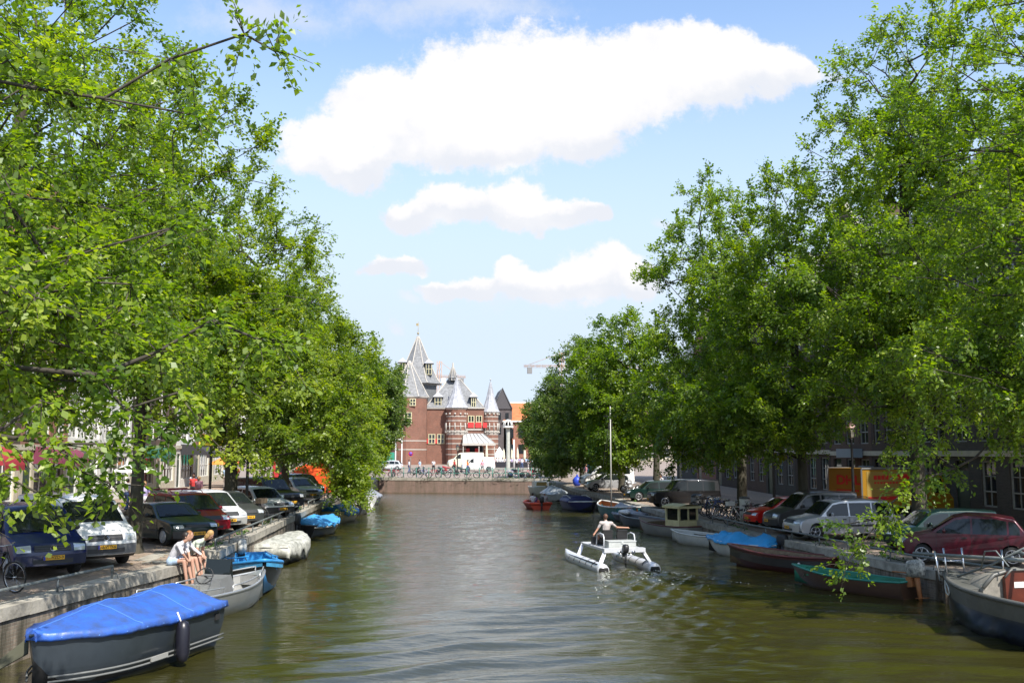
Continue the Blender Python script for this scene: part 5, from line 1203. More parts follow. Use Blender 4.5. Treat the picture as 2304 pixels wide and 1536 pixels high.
def boat(name, label, loc, heading, L_, B, fb, draft=.25, hullm=None, inm=None, gunm=None, stern=.8, bow=2.3, sheer=.35, rake=.45, deck=None, floor=.08, thwarts=(), group='boats moored along the quays', band=None, full=.5, boot=None, flare=.12, cat='boat', thw=None, gr=.035):
    root = empty(name, (loc[0],loc[1],0), heading, label, cat, group)
    st = hullpts(L_, B, fb, draft, stern, bow, sheer, rake, full=full, flare=flare); b = MB()
    rows = [[p for p in r[::-1]] + [(x,-y,z) for x,y,z in r[1:]] for r in st]
    b.grid(rows, 0, sm=True)
    r0 = rows[0]; b.add(r0, [tuple(range(len(r0)))], 0)
    if band or boot:   # painted bands as proud strips are avoided: assign by height
        mi = []
        nr = len(rows[0])-1
        for k_, (f, m_) in enumerate(zip(b.f, b.m)): mi.append(1 if (band and k_ < nr*(len(rows)-1) and (k_ % nr) in (0, nr-1)) else m_)
        b.m = mi
    h = b.build('hull', [hullm, band or hullm], root)
    # inner skin
    q = MB(); t = .06; inner = []
    for r in st:
        x, y, z = r[-1]; yi = max(0, y-t); xi = x - (t*1.5 if x > L_*.3 else -t*1.2 if x < -L_*.45 else 0); fl = min(z-.05, floor)
        inner.append([(xi, yi, z), (xi, yi*.93, z*.6+fl*.4), (xi, yi*.82, fl), (xi, 0, fl), (xi, -yi*.82, fl), (xi, -yi*.93, z*.6+fl*.4), (xi, -yi, z)])
    q.grid(inner, sm=True, flip=True); q.add(inner[0], [tuple(range(7))]); q.build('inside', inm or hullm, root, normals=False)
    g = MB(); port = [(r[-1][0], r[-1][1]-.01, r[-1][2]+.01) for r in st]; star = [(x,-y,z) for x,y,z in port]
    loop = port + star[::-1]
    g.tube(port, gr, 6, caps=True); g.tube(star, gr, 6); g.tube([star[0], port[0]], gr, 6)
    if port[-1][1] > .05: g.tube([port[-1], star[-1]], gr, 6)
    g.build('gunwale', gunm or hullm, root)
    def at(s):
        f = max(0, min(.999, s))*(len(st)-1); i = int(f); k = f-i; a, c = st[i][-1], st[i+1][-1]; return tuple(a[j]+(c[j]-a[j])*k for j in range(3))
    for s in thwarts:
        x, y, z = at(s); w = MB(); w.box(x-.14,x+.14,-y+.04,y-.04,z-.16,z-.11); w.build('thwart', thw or M_wood, root)
    if deck:  # (s0, s1, material)
        s0, s1, dm = deck; d = MB(); rr = []
        for s in np.linspace(s0, s1, 10):
            x, y, z = at(s); rr.append([(x, y-.02, z+.012), (x, y*.5, z+.05), (x, 0, z+.06), (x, -y*.5, z+.05), (x, -y+.02, z+.012)])
        d.grid(rr, flip=False); x, y, z = rr[0][0]; d.add([rr[0][0],rr[0][2],rr[0][4],(x,rr[0][4][1],z-.25),(x,rr[0][0][1],z-.25)], [(0,1,2,3,4)]); d.build('deck', dm, root)
    root['_L'] = L_; del root['_L']
    return root, at
def tarp(root, at, m, s0=0.0, s1=.98, ridge=.35, hang=.16, wr=.03, seed=1, name='tarpaulin', peaks=None, n=26, over=.05, parent=None, flat=False, side_wave=.5):
    rng = random.Random(seed); rows = []
    for i in range(n):
        s = s0+(s1-s0)*i/(n-1); x, y, z = at(s); rd = ridge if not peaks else float(np.interp(s, [p[0] for p in peaks], [p[1] for p in peaks])); row = []
        h_ = hang*(1+side_wave*(noise.noise(Vector((s*9, seed, 0))))); yo = y+over
        prof = [(1.0, -h_), (1.01, -h_*.5), (1.0, .03), (.85, .12 if not flat else .55), (.6, .42 if not flat else .86), (.3, .80 if not flat else .97), (0, 1.0)]
        for u, v in prof: 
            zz = z + (v if v <= .031 and v < .1 else v*rd); zz = z+v if v < .05 else z+.03+v*rd; row.append((x, yo*u, zz))
        row = row + [(a, -b_, c) for a, b_, c in row[:-1][::-1]]
        row = [(a+wr*.5*noise.noise(Vector((a*3,b_*3,seed))), b_+wr*.7*noise.noise(Vector((a*4+9,b_*4,seed))), c+wr*1.3*noise.noise(Vector((a*2.2,b_*3.2,seed+5)))+wr*.7*noise.noise(Vector((a*7,b_*6,seed)))) for a, b_, c in row]
        rows.append(row)
    q = MB(); q.grid(rows, sm=True)
    for r_, dx in ((rows[0], -.05), (rows[-1], .05)):
        q.grid([r_, [(a+dx, b_*.99, min(c, rows[0][0][2]+.0) if False else min(c, r_[0][2]+(c-r_[0][2])*.15)) for a, b_, c in r_]], sm=True)
    o = q.build(name, m, parent or root, normals=True)
    md = o.modifiers.new('th', 'SOLIDIFY'); md.thickness = .012; md.offset = 1; return o
def outboard(root, x, z, cowl, tilt=0.0, y=0, scale=1.0, legm=None):
    M4 = Matrix.Translation((x,y,z)) @ Matrix.Rotation(tilt,4,'Y') @ Matrix.Scale(scale,4)
    b = MB(); b.M = M4
    rows = []
    for zz, a, w in ((.10,.10,.08),(.14,.17,.13),(.30,.20,.15),(.42,.19,.145),(.50,.14,.11),(.52,.04,.03)):
        rows.append([(-.22+a*math.copysign(abs(math.cos(t))**.6, math.cos(t))*1.2, w*math.copysign(abs(math.sin(t))**.6, math.sin(t)), zz) for t in np.linspace(0, 2*math.pi, 17)[:-1]])
    b.grid(rows, closed=True); b.add(rows[-1], [tuple(range(16))]); b.add(rows[0], [tuple(range(16))]); o = b.build('outboard_motor', cowl, root)
    l = MB(); l.M = M4; l.tube([(-.22,0,.14),(-.22,0,-.55)], [.07,.045], 8); l.box(-.12,.02,-.11,.11,-.12,.12); l.box(-.42,-.14,-.08,.08,-.40,-.385); l.ball((-.25,0,-.58), (.14,.045,.05), 8); l.tube([(-.10,.03,.2),(.35,.12,.27)], .018, 6)
    l.build('motor_leg', legm or M_trim, o); return o
def cleat_line(root, a, b_, sag=.2):
    q = MB(); q.tube([(a[0]+(b_[0]-a[0])*t, a[1]+(b_[1]-a[1])*t, a[2]+(b_[2]-a[2])*t-sag*4*t*(1-t)) for t in np.linspace(0,1,8)], .014, 5); q.build('mooring_line', M_rope, root)
M_bt = mat('blue tarpaulin', (0.030,0.115,0.50), .42, var=.3, vscale=2.6, bump=.5, bscale=7, col2=(0.045,0.085,0.24))
M_ct = mat('cyan tarpaulin', (0.07,0.33,0.66), .45, var=.15, vscale=2, bump=.25, bscale=6)
M_wt = mat('white tarpaulin', (0.50,0.50,0.45), .6, var=.35, vscale=4.5, col2=(0.20,0.20,0.17), bump=.3, bscale=7)
M_gt = mat('grey tarpaulin', (0.26,0.28,0.33), .6, var=.25, vscale=2, bump=.3, bscale=6)
M_teak = mat('varnished wood', (0.24,0.085,0.03), .35, var=.35, vscale=5, stretch=(.3,2,2))
M_plank = mat('weathered planks', (0.22,0.16,0.10), .75, var=.4, vscale=6)
M_wgel = bcol('white gelcoat', (0.66,0.66,0.62), .3, coat=.3)
# 1 big sloop with blue cover, near left
r, at = boat('moored_boat', 'dark steel sloop under a bright blue tarpaulin, nearest boat on the left', (-6.25,21.85), R(250.5), 4.8, 2.1, .99, .3, M_steelb, M_dark, M_steelb, stern=.95, bow=3.0, sheer=.08, rake=.25, full=.5, flare=.10)
tarp(r, at, M_bt, 0.0, .99, .42, .10, .020, 3, side_wave=.25, peaks=[(0,.10),(.06,.40),(.22,.44),(.42,.32),(.60,.40),(.85,.18),(1,.05)], n=40)
tp = [c for c in r.children if c.name.startswith('tarpaulin')][0]; tv = tp.data.vertices; q = MB(); nc = 13
for i_ in (12, 26): q.tube([tv[i_*nc+j].co + Vector((0,0,.016)) for j in range(nc)], .014, 4)
q.tube([tv[i_*nc+6].co + Vector((0,0,.014)) for i_ in range(40)], .012, 4)
for i_ in range(1, 40, 4):
    for j in (1, 11): q.ball(tv[i_*nc+j].co, .022, 6)
q.build('cover_seams', mat('faded blue seam',(0.06,0.17,0.50),.6), tp)
q = MB()
for z, k in ((.22,.955),(.31,.965)): 
    for sg in (-1,1): q.tube([(p[0], sg*(p[1]*1.0+.012), z) for p in [(at(s)[0], at(s)[1]*k) for s in np.linspace(.0,.96,16)]], .022, 5)
q.build('rubbing_strake', bcol('pale strake',(0.16,0.165,0.16)), r)
b = MB(); x, y, z = at(.42); y = -y; b.lathe([(.02,.12),(.10,.08),(.145,-.05),(.15,-.55),(.10,-.70),(.02,-.74)], 12, (x,-y+.17,z-.18)); fd = b.build('fender', mat('black rubber fender',(0.012,0.012,0.02),.35), r); b = MB(); b.tube([(x,-y+.15,z-.17),(x,-y+.02,z+.10)], .02, 5); b.build('fender_line', M_white, fd)
q = MB(); x, y, z = at(.07); q.box(x-.09,x+.09,y-.03,y+.012,z-.33,z-.19); q.build('port_hole', M_dark, r)
q = MB(); q.box(-.1,.45,1.03,1.07,.24,.33); q.build('name_plate', mat('dull plate',(0.30,0.30,0.28),.5), r)
q = MB(); x, y, z = at(.93); q.add([(x,-y,z-.08),(x+.35,-y-.55,z-.6),(x+.38,-y-.5,z-.72),(x+.12,-y+.1,z-.35)], [(0,1,2,3)]); o = q.build('cover_flap', mat('olive canvas',(0.07,0.07,0.045),.8), r); md = o.modifiers.new('th','SOLIDIFY'); md.thickness = .03
cleat_line(r, (x+.3,-y-.5,z-.6), (x+.5,-y-.8,z-1.0), .1)
# 2 aluminium console boat
r, at = boat('moored_boat', 'grey aluminium workboat with steering console below the seated people', (-5.85,28.9), R(68), 4.9, 1.9, .62, .2, M_alu, mat('alu inside',(0.42,0.42,0.40),.5,metal=.3,var=.15), M_alu, stern=.85, bow=1.9, sheer=.35, rake=.30, deck=(.86,.99,M_alu), gr=.045)
b = MB(); b.prism([(-.25,.10),(.42,.10),(.42,.78),(.25,1.02),(-.25,.95)], -.42, .42, 'xz'); cn = b.build('console', M_alu, r)
b = MB(); b.prism([(.20,1.02),(.42,.80),(.34,1.42),(.30,1.42)], -.40, .40, 'xz'); b.build('windscreen', M_cglass, cn)
b = MB(); 
for k in range(16): t = k*math.pi/8; t2 = t+math.pi/8; b.tube([(-.38+.1*math.cos(t),.26*math.sin(t),1.04+.20*math.cos(t)),(-.38+.1*math.cos(t2),.26*math.sin(t2),1.04+.20*math.cos(t2))], .018, 5)
b.tube([(-.2,0,.95),(-.38,0,1.04)], .02, 5); b.tube([(-.38,-.24,1.04),(-.38,.24,1.04)], .012, 4); b.build('steering_wheel', M_trim, cn)
b = MB(); b.box(.422,.43,-.20,.0,.55,.66); b.build('sticker', M_white, cn)
b = MB(); b.box(-1.25,-.75,-.45,.45,.10,.50); b.box(-1.35,-1.22,-.45,.45,.5,.92); b.build('seat', mat('chequer plate',(0.45,0.45,0.42),.45,metal=.5,var=.3,vscale=14), r)
for sg in (-1,1):
    for s0, s1 in ((.05,.34),(.42,.74),(.79,.95)):
        b = MB(); pp = [at(s) for s in np.linspace(s0, s1, 6)]; pts = [(pp[0][0], sg*(pp[0][1]-.03), pp[0][2])] + [(p[0], sg*(p[1]-.04), p[2]+.19) for p in pp] + [(pp[-1][0], sg*(pp[-1][1]-.03), pp[-1][2])]; b.tube(pts, .022, 6); b.build('grab_rail', M_alu, r)
outboard(r, -2.45, .42, M_trim)
# 3 blue and black launch with tilted outboard
M_azure = bcol('azure', (0.03,0.24,0.56), .4)
r, at = boat('moored_boat', 'black launch with bright blue inside and blue gunwale on left side', (-5.75,34.6), R(-72), 4.7, 1.95, .72, .25, M_blackb, M_azure, M_azure, stern=.82, bow=2.2, sheer=.5, rake=.4, thwarts=(.3,.62), band=None, thw=M_azure, gr=.06, deck=(.84,.98,M_azure))
q = MB()
for sg in (-1,1): q.grid([[(at(s)[0], sg*(at(s)[1]+.018), at(s)[2]-d) for s in np.linspace(.02,.99,20)] for d in (.0,.17)])
q.build('blue_strake', mat('light azure',(0.08,0.38,0.68),.4,var=.3,vscale=5), r)
q = MB()
for sg in (-1,1): 
    pts = [(at(s)[0], sg*(at(s)[1]-.16), at(s)[2]+.20) for s in np.linspace(.15,.85,8)]; q.tube(pts, .02, 5)
    for p in pts[::2]: q.tube([p, (p[0], p[1], p[2]-.24)], .018, 5)
q.build('side_rail', M_azure, r); outboard(r, -2.3, .70, mat('white cowl',(0.45,0.45,0.42),.4), tilt=R(50), scale=1.05)
# 4 white covered boat
r, at = boat('moored_boat', 'boat under a wrinkled white tarpaulin beyond the blue launch', (-5.75,42.8), R(82), 4.4, 1.75, .62, .25, M_blackb, M_dark, M_blackb, stern=.85, bow=2.2, sheer=.25)
tarp(r, at, M_wt, .0, .97, .22, .40, .055, 8, flat=True, n=36, peaks=[(0,.14),(.3,.24),(.8,.26),(1,.18)], side_wave=.9)
# 5 black boat with cyan cover
r, at = boat('moored_boat', 'black boat with rumpled cyan tarpaulin and black outboard on the left', (-5.85,55.4), R(75), 4.9, 2.1, .60, .25, M_blackb, M_dark, M_blackb, stern=.85, bow=2.3, sheer=.35)
tarp(r, at, M_ct, .08, .97, .30, .10, .09, 5, peaks=[(0,.3),(.25,.22),(.45,.42),(.7,.25),(1,.12)])
outboard(r, -2.4, .62, M_trim, scale=1.25)
q = MB(); 
for sg in (-1,1): q.tube([(at(s)[0], sg*(at(s)[1]+.02), at(s)[2]-.10) for s in np.linspace(0,.98,14)], .03, 5)
q.build('rubbing_strake', M_white, r)
# 6, 7 far left boats
r, at = boat('moored_boat', 'small boat with blue cover and beige bow under the hanging elm branches', (-5.35,66.5), R(78), 4.6, 1.9, .62, .25, bcol('beige',(0.50,0.42,0.28)), M_dark, bcol('beige',(0.50,0.42,0.28)), stern=.85, sheer=.4, deck=(.72,.98,bcol('beige',(0.50,0.42,0.28))))
tarp(r, at, mat('mid blue tarpaulin',(0.03,0.20,0.55),.5,var=.2,vscale=2), .04, .74, .42, .2, .08, 6)
r, at = boat('moored_boat', 'dark boat with white fenders and wheel, farthest of left moored boats', (-5.0,74.5), R(86), 5.2, 2.1, .70, .25, M_blackb, mat('cockpit grey',(0.2,0.2,0.2),.6), M_blackb, stern=.85, sheer=.3, deck=(.6,.98,M_white), thwarts=(.3,))
outboard(r, -2.55, .7, M_trim)
for k in range(3): b = MB(); x, y, z = at(.25+.25*k); b.ball((x,-y-.12,z-.3), (.12,.12,.24), 8); b.build('fender', M_white, r)
r, at = boat('moored_boat', 'pale grey boat tied near the far left corner of canal', (-4.7,88), R(88), 5.0, 2.0, .7, .25, bcol('pale grey',(0.45,0.46,0.46)), M_dark, bcol('pale grey',(0.45,0.46,0.46)), sheer=.3)
tarp(r, at, M_gt, .05, .9, .35, .15, .08, 16)
# right side, far to near
r, at = boat('moored_boat', 'cream cabin cruiser with looped handrail, farthest on right', (11.9,103.0), R(-86), 5.2, 2.0, .85, .25, bcol('cream',(0.66,0.62,0.48)), bcol('cream',(0.66,0.62,0.48)), M_white, sheer=.25, deck=(.45,.98,M_white))
b = MB(); b.prism([(-.6,.85),(1.1,.9),(.75,1.45),(-.6,1.5)], -.75, .75, 'xz'); cb = b.build('cabin', bcol('cream',(0.66,0.62,0.48)), r); b = MB(); b.add([(1.0,-.6,1.0),(1.0,.6,1.0),(.79,.5,1.42),(.79,-.5,1.42)], [(0,1,2,3)]); b.v = [(x+.03,y,z) for x,y,z in b.v]; b.build('windscreen', mat('amber glass',(0.25,0.16,0.05),.2), cb)
b = MB()
for y in (-.35,.35): b.tube([(.3,y-.3,1.45),(.3,y-.3,1.8),(.3,y-.2,1.95),(.3,y+.2,1.95),(.3,y+.3,1.8),(.3,y+.3,1.45)], .04, 6)
b.build('hand_rail', M_white, cb)
r, at = boat('moored_boat', 'white motorboat under a clear ribbed cover, beside the cream cruiser', (12.0,91.0), R(-82), 5.0, 2.1, .66, .25, bcol('off white',(0.55,0.56,0.54)), M_dark, M_white, sheer=.2)
tarp(r, at, mat('clear cover',(0.50,0.53,0.54),.25,var=.4,vscale=3,col2=(0.26,0.29,0.29)), .0, .85, .55, .05, .12, 12, peaks=[(0,.5),(.2,.75),(.5,.6),(.8,.35),(1,.1)])
outboard(r, -2.6, .6, M_trim)
r, at = boat('moored_boat', 'navy blue motorboat with white striped canopy and swim ladder', (12.1,77.5), R(-80), 4.8, 2.0, .62, .25, bcol('navy',(0.02,0.025,0.10)), M_dark, M_white, stern=.9, sheer=.2, deck=(.45,.98,M_white))
tarp(r, at, mat('navy canopy',(0.03,0.035,0.12),.5), .02, .5, .38, .05, .04, 13, flat=True, name='canopy')
q = MB()
for y in (.2, .65): q.box(-2.50,-2.44,y-.14,y+.14,.15,.58)
q.box(-2.9,-2.45,.2,.8,.10,.17); q.build('stern_panel', M_white, r)
q = MB(); q.tube([(-2.3,-.85,.62),(-2.0,-.8,1.02),(-1.0,-.8,1.08),(0,-.8,.9)], .035, 6); q.tube([(-2.3,.85,.62),(-2.0,.8,1.02),(-1.0,.8,1.08),(0,.8,.9)], .035, 6); q.build('canopy_rail', M_white, r)
# teal wooden sailing boat, stern towards us, tall mast
M_tealb = bcol('teal', (0.03,0.16,0.17), .35)
r, at = boat('sailing_boat', 'teal open sailing boat with varnished wooden inside and a tall mast', (12.95,67.6), R(97), 5.6, 2.05, .80, .25, M_tealb, M_teak, M_white, stern=.80, bow=2.2, sheer=.30, thwarts=(.25,.55), thw=M_teak, gr=.06, cat='sailing boat')
b = MB(); b.tube([(.9,0,.1),(.9,0,7.6)], [.060,.035], 8); m_ = b.build('mast', mat('pale mast',(0.42,0.41,0.38),.5), r); b = MB(); b.tube([(.9,-.5,6.9),(.9,.5,6.9)], .02, 5)
for sg in (-1,1): b.tube([(.9,sg*.95,.85),(.9,0,7.2)], .008, 4)
b.tube([(2.8,0,1.05),(.9,0,7.2)], .008, 4); b.build('rigging', M_trim, m_)
b = MB(); b.tube([(-2.5,-.4,.82),(.2,.3,.65)], .045, 6); b.tube([(-2.0,.4,.78),(.6,-.1,.6)], .04, 6); b.build('oar', M_teak, r)
b = MB(); b.box(-2.92,-2.82,-.12,.12,-.3,.86); b.box(-2.87,-2.80,.36,.48,.0,.78); b.box(-2.87,-2.80,-.62,-.50,.0,.78); b.build('rudder', M_teak, r)
b = MB(); b.box(-2.95,-2.921,-.10,.10,.70,.80); b.build('stern_light', M_white, r)
# grey covered dinghy
r, at = boat('moored_boat', 'small boat with a peaked grey tarpaulin next to teal sailing boat', (13.25,64.8), R(105), 3.6, 1.6, .45, .2, M_blackb, M_dark, M_blackb, sheer=.3)
tarp(r, at, M_gt, .0, .97, .5, .10, .10, 21, peaks=[(0,.12),(.35,.15),(.7,.62),(.85,.45),(1,.1)])
# open grey boat
r, at = boat('moored_boat', 'long open grey boat with a white cloth on its bow', (13.25,59.6), R(112), 5.0, 1.7, .50, .25, bcol('blue grey',(0.085,0.095,0.115)), mat('inside grey',(0.13,0.135,0.145),.6), bcol('light rim',(0.30,0.32,0.33)), sheer=.35, thwarts=(.3,.55), stern=.8)
b = MB(); x, y, z = at(.9); b.ball((x,0,z+.12), (.5,.35,.16), 10); b.ball((x-.4,.1,z+.1), (.22,.22,.14), 8); b.build('folded_cloth', M_white, r)
# tug-like boat with cream wheelhouse
M_crm = mat('cream paint', (0.70,0.62,0.34), .5, var=.15, vscale=4)
r, at = boat('cabin_boat', 'grey boat with cream wheelhouse in the middle of the right moorings', (13.2,53.4), R(112), 5.0, 1.9, .55, .3, bcol('grey white',(0.30,0.29,0.27)), M_plank, bcol('dark red rim',(0.12,0.02,0.02)), sheer=.4, stern=.75, deck=(.72,.98,M_plank), cat='boat')
b = MB(); w, d = .58, .62; x0 = -1.6
for sx in (0, 1):
    for sy in (-1, 1): b.box(x0+sx*1.1-.05,x0+sx*1.1+.05,sy*w-.05,sy*w+.05,.35,1.58)
for sy in (-1,1): b.box(x0,x0+1.1,sy*w-.03,sy*w+.03,.35,.88)
b.box(x0-.03,x0+.03,-w,w,.35,.88); b.box(x0-.035,x0+.035,-.05,.05,.88,1.55)
wh = b.build('wheelhouse', M_crm, r); b = MB(); b.grid([[(x0-.2+1.5*i/5,(-w-.14)+(2*w+.28)*j/6,1.60+.12*math.sin(math.pi*j/6)) for j in range(7)] for i in range(6)]); b.grid([[(x0-.2+1.5*i/5,(-w-.14)+(2*w+.28)*j/6,1.56) for j in range(7)] for i in range(6)]); b.box(x0-.2,x0+1.3,-w-.15,-w-.1,1.5,1.62); b.box(x0-.2,x0+1.3,w+.1,w+.15,1.5,1.62); b.box(x0-.22,x0-.18,-w-.14,w+.14,1.5,1.62)
b.build('wheelhouse_roof', M_crm, wh)
for (a, c) in ((-.48,-.07),(.07,.48)): b = MB(); b.box(x0-.032,x0-.026,a,c,.92,1.48); b.build('window', M_cglass, wh)
for sy in (-1,1): b = MB(); b.box(x0+.1,x0+1.0,sy*w-.01,sy*w+.01,.9,1.5); b.build('window', M_cglass, wh)
b = MB(); b.box(x0+1.05,x0+1.1,-.5,.5,.35,1.5); b.build('door', M_teak, wh)
# white rowing dinghy
r, at = boat('rowing_boat', 'white open dinghy with oars left of cyan covered boat', (13.35,47.6), R(118), 3.6, 1.55, .48, .2, M_wgel, bcol('dinghy inside',(0.55,0.55,0.52)), M_white, stern=.8, bow=2.3, sheer=.25, thwarts=(.3,.58), thw=bcol('dinghy inside',(0.55,0.55,0.52)), cat='rowing boat')
b = MB(); b.tube([(-1.0,.2,.40),(1.0,.0,.42)], .025, 6); b.ball((.5,.25,.34), (.30,.16,.07), 8); b.tube([(-.9,-.2,.42),(.9,-.3,.44)], .025, 6); b.build('oar', M_wood, r)
# white boat cyan tarp
r, at = boat('moored_boat', 'white boat with bright cyan tarpaulin and black outboard on the right', (13.75,42.4), R(118), 3.7, 1.65, .55, .22, M_wgel, M_dark, M_white, stern=.82, bow=2.3, sheer=.25)
tarp(r, at, mat('bright cyan tarpaulin',(0.05,0.36,0.74),.45,var=.12,vscale=2,bump=.25,bscale=6), .0, .99, .40, .07, .10, 31, peaks=[(0,.12),(.18,.45),(.4,.22),(.62,.42),(.85,.2),(1,.05)], n=34)
outboard(r, -1.85, .5, M_trim, scale=1.1)
# maroon black wooden boat
M_mrb = bcol('maroon planks', (0.075,0.022,0.018), .45)
r, at = boat('moored_boat', 'dark maroon wooden boat with a white mooring eye on right bank', (13.65,37.3), R(125), 4.5, 1.6, .58, .25, M_mrb, M_plank, bcol('maroon rim',(0.13,0.035,0.03)), stern=.7, bow=2.2, sheer=.35, thwarts=(.3,.6), band=None, gr=.045)
q = MB()
for sg in (-1,1): q.grid([[(at(s)[0], sg*(at(s)[1]*1.0+.012), at(s)[2]-d) for s in np.linspace(.02,.97,18)] for d in (.10,.38)])
q.build('black_strake', M_blackb, r); b = MB(); b.ball((-1.1,.78,.36), .06, 8); b.build('mooring_eye', M_white, r)
b = MB(); b.box(-1.9,-1.3,-.4,.4,.2,.55); b.build('engine_box', M_trim, r)
# green rowing boat
M_gri = mat('green boat inside', (0.02,0.20,0.12), .5, var=.3, vscale=3)
r, at = boat('rowing_boat', 'wooden boat painted green inside with blue thwart and pale outboard', (13.75,31.5), R(120), 4.0, 1.4, .46, .22, bcol('brown hull',(0.085,0.045,0.028)), M_gri, mat('green rim',(0.03,0.22,0.17),.5), stern=.7, bow=2.2, sheer=.35, thwarts=(.6,.8), thw=M_gri, deck=(.86,.98,M_gri), cat='rowing boat')
b = MB(); b.box(-1.2,.4,.1,.42,.30,.37); b.build('bench', mat('blue plank',(0.03,0.09,0.35),.5), r)
outboard(r, -2.0, .5, mat('pale cowl',(0.55,0.53,0.46),.45,var=.5,vscale=9,col2=(.1,.1,.1)), scale=1.25, tilt=R(8), legm=mat('rusty leg',(0.35,0.14,0.05),.7))
# big sailing boat at the right edge, stern towards canal
M_nav = bcol('dark navy hull', (0.010,0.014,0.032), .3, coat=.4); M_ggrey = mat('grey topsides', (0.115,0.115,0.105), .45, var=.25, vscale=2)
r, at = boat('sailing_boat', 'old grey and navy sailing boat with red wooden cabin door at right edge', (14.75,22.4), R(98), 7.8, 2.9, 1.00, .35, M_nav, mat('canvas lining',(0.25,0.23,0.19),.8,var=.3,vscale=2.5), M_ggrey, stern=.75, bow=2.6, sheer=.18, rake=.25, band=M_ggrey, gr=.06, cat='sailing boat', full=.5, floor=.2, deck=(.70,.985,M_ggrey))
b = MB(); pts = [(1.5,-.95,.55),(1.5,-.92,1.12),(1.5,-.6,1.42),(1.5,0,1.56),(1.5,.6,1.42),(1.5,.92,1.12),(1.5,.95,.55)]
b.grid([pts, [(x+.7,y*.9,z-.10) for x,y,z in pts],[(x+1.5,y*.6,z-.42) for x,y,z in pts]]); b.add(pts, [tuple(range(7))]); cb = b.build('cabin', mat('cabin canvas',(0.27,0.25,0.21),.8,var=.4,vscale=3,bump=.4,bscale=4), r); b = MB(); b.tube(pts[1:-1], .05, 6); b.build('cabin_arch', M_ggrey, cb)
b = MB(); b.prism([(-.36,.25),(.36,.25),(.40,1.36),(.22,1.52),(-.22,1.52),(-.40,1.36)], 1.35, 1.45, 'yz'); dr = b.build('cabin_door', mat('dark red wood',(0.10,0.022,0.012),.35,var=.3,vscale=4), r); b = MB(); b.box(1.335,1.347,-.22,.16,1.12,1.26); b.build('name_plate', M_white, dr); b = MB(); b.tube([(1.33,-.42,1.38),(1.33,-.24,1.55),(1.33,.24,1.55),(1.33,.42,1.38)], .03, 5); b.build('door_arch', M_ggrey, dr)
b = MB(); b.tube([(-2.5,-.25,1.98),(4.9,.45,1.62)], [.065,.04], 8); b.build('boom', mat('grey spar',(0.26,0.28,0.27),.5,var=.3,vscale=3), r)
for x, y in ((3.7,-.25),(3.75,.25),(3.0,-.9),(3.1,.95),(2.2,-1.15)): b = MB(); b.tube([(x,y,1.1),(x+.10,y*1.05,1.85)], .024, 6); b.build('rail_post', M_chrome, r)
b = MB(); b.tube([(3.84,-.26,1.5),(3.9,.26,1.5)], .02, 6); b.build('bow_rail', M_chrome, r)
b = MB(); b.tube([(3.0,.5,1.2),(2.0,.2,1.62),(1.0,.1,2.1)], .03, 5); b.tube([(2.2,.4,1.5),(1.9,.5,1.95),(1.5,.5,2.0),(1.2,.4,1.65)], .02, 6); b.tube([(.6,-.9,1.6),(1.6,-.2,1.95)], .05, 4); b.build('furled_gear', M_rail, r)
b = MB()
b.tube([(at(s)[0], (at(s)[1]*.985+.012), at(s)[2]-d) for s, d in ((.955,.14),(.92,.12),(.88,.13),(.855,.18),(.845,.27),(.86,.36),(.90,.38),(.94,.31),(.957,.22),(.955,.14))], .02, 5)
b.build('anchor_recess', M_white, r)
b = MB(); b.box(-.6,.4,.5,.9,.72,.92); b.build('blue_cushion', M_azure, r); b = MB(); b.box(-3.0,1.3,-1.1,-.75,.25,.70); b.box(-3.0,1.3,.75,1.1,.25,.70); b.build('side_bench', mat('bench canvas',(0.45,0.42,0.35),.8,var=.3,vscale=3), r)

# ---- catamaran with a man, under way
CX, CY, CA, CS = 7.28, 39.97, R(98), .78
cat_ = empty('catamaran', (CX,CY,0), CA, 'aluminium tube catamaran motoring away up the canal', 'catamaran')
cat_.scale = (CS,)*3
M_talu = mat('bright aluminium', (0.68,0.69,0.72), .35, metal=.35, var=.08, vscale=3)
for sg in (-1,1):
    b = MB(); y = sg*1.30; b.tube([(-3.45,y,.06),(-3.3,y,.08),(1.7,y,.14),(2.5,y,.28),(3.0,y,.50)], [.29,.31,.31,.21,.04], 14, caps=True); b.lathe([(.25,-3.47),(.25,-3.45)], 14, (0,y,.06), 1, axis='x'); fl = b.build('float', [M_talu, M_dark], cat_)
    t = MB()
    for x in (-2.5,-1.5,-.5,.5,1.4): t.tube([(x,y+.315*math.cos(a_),.10+.315*math.sin(a_)) for a_ in np.linspace(.2,math.pi-.2,8)], .022, 4)
    t.box(-3.1,1.7,y+sg*.20-.02,y+sg*.20+.02,.32,.37); t.build('strap', M_trim, fl)
    for x in (-2.75, .95):
        b = MB(); b.tube([(x-.1,y,.26),(x+.12,y-sg*.36,.92)], [.14,.13], 4, sm=False, flat=.8); b.build('strut', M_talu, cat_)
b = MB(); b.box(-2.85,-2.45,-1.05,1.05,.84,1.04); b.box(.9,1.25,-1.0,1.0,.92,1.02)
for sg in (-1,1): b.box(-2.449,.899,sg*.92-.10,sg*.92+.10,.90,1.01)
b.build('frame', M_talu, cat_)
b = MB(); b.box(-2.40,1.2,-.80,.80,.93,.98); b.build('deck', mat('deck plate',(0.42,0.43,0.43),.6,var=.2,vscale=4), cat_)
b = MB(); b.box(-2.25,-1.55,-.78,.62,.981,1.30); b.build('storage_box', mat('box alu',(0.55,0.57,0.55),.35,metal=.3,var=.15,vscale=3), cat_); b = MB(); b.box(-2.28,-1.52,-.80,.64,1.303,1.34); b.box(-2.29,-2.26,-.12,-.02,1.22,1.33); b.build('box_lid', mat('lid alu',(0.66,0.68,0.66),.3,metal=.3), cat_)
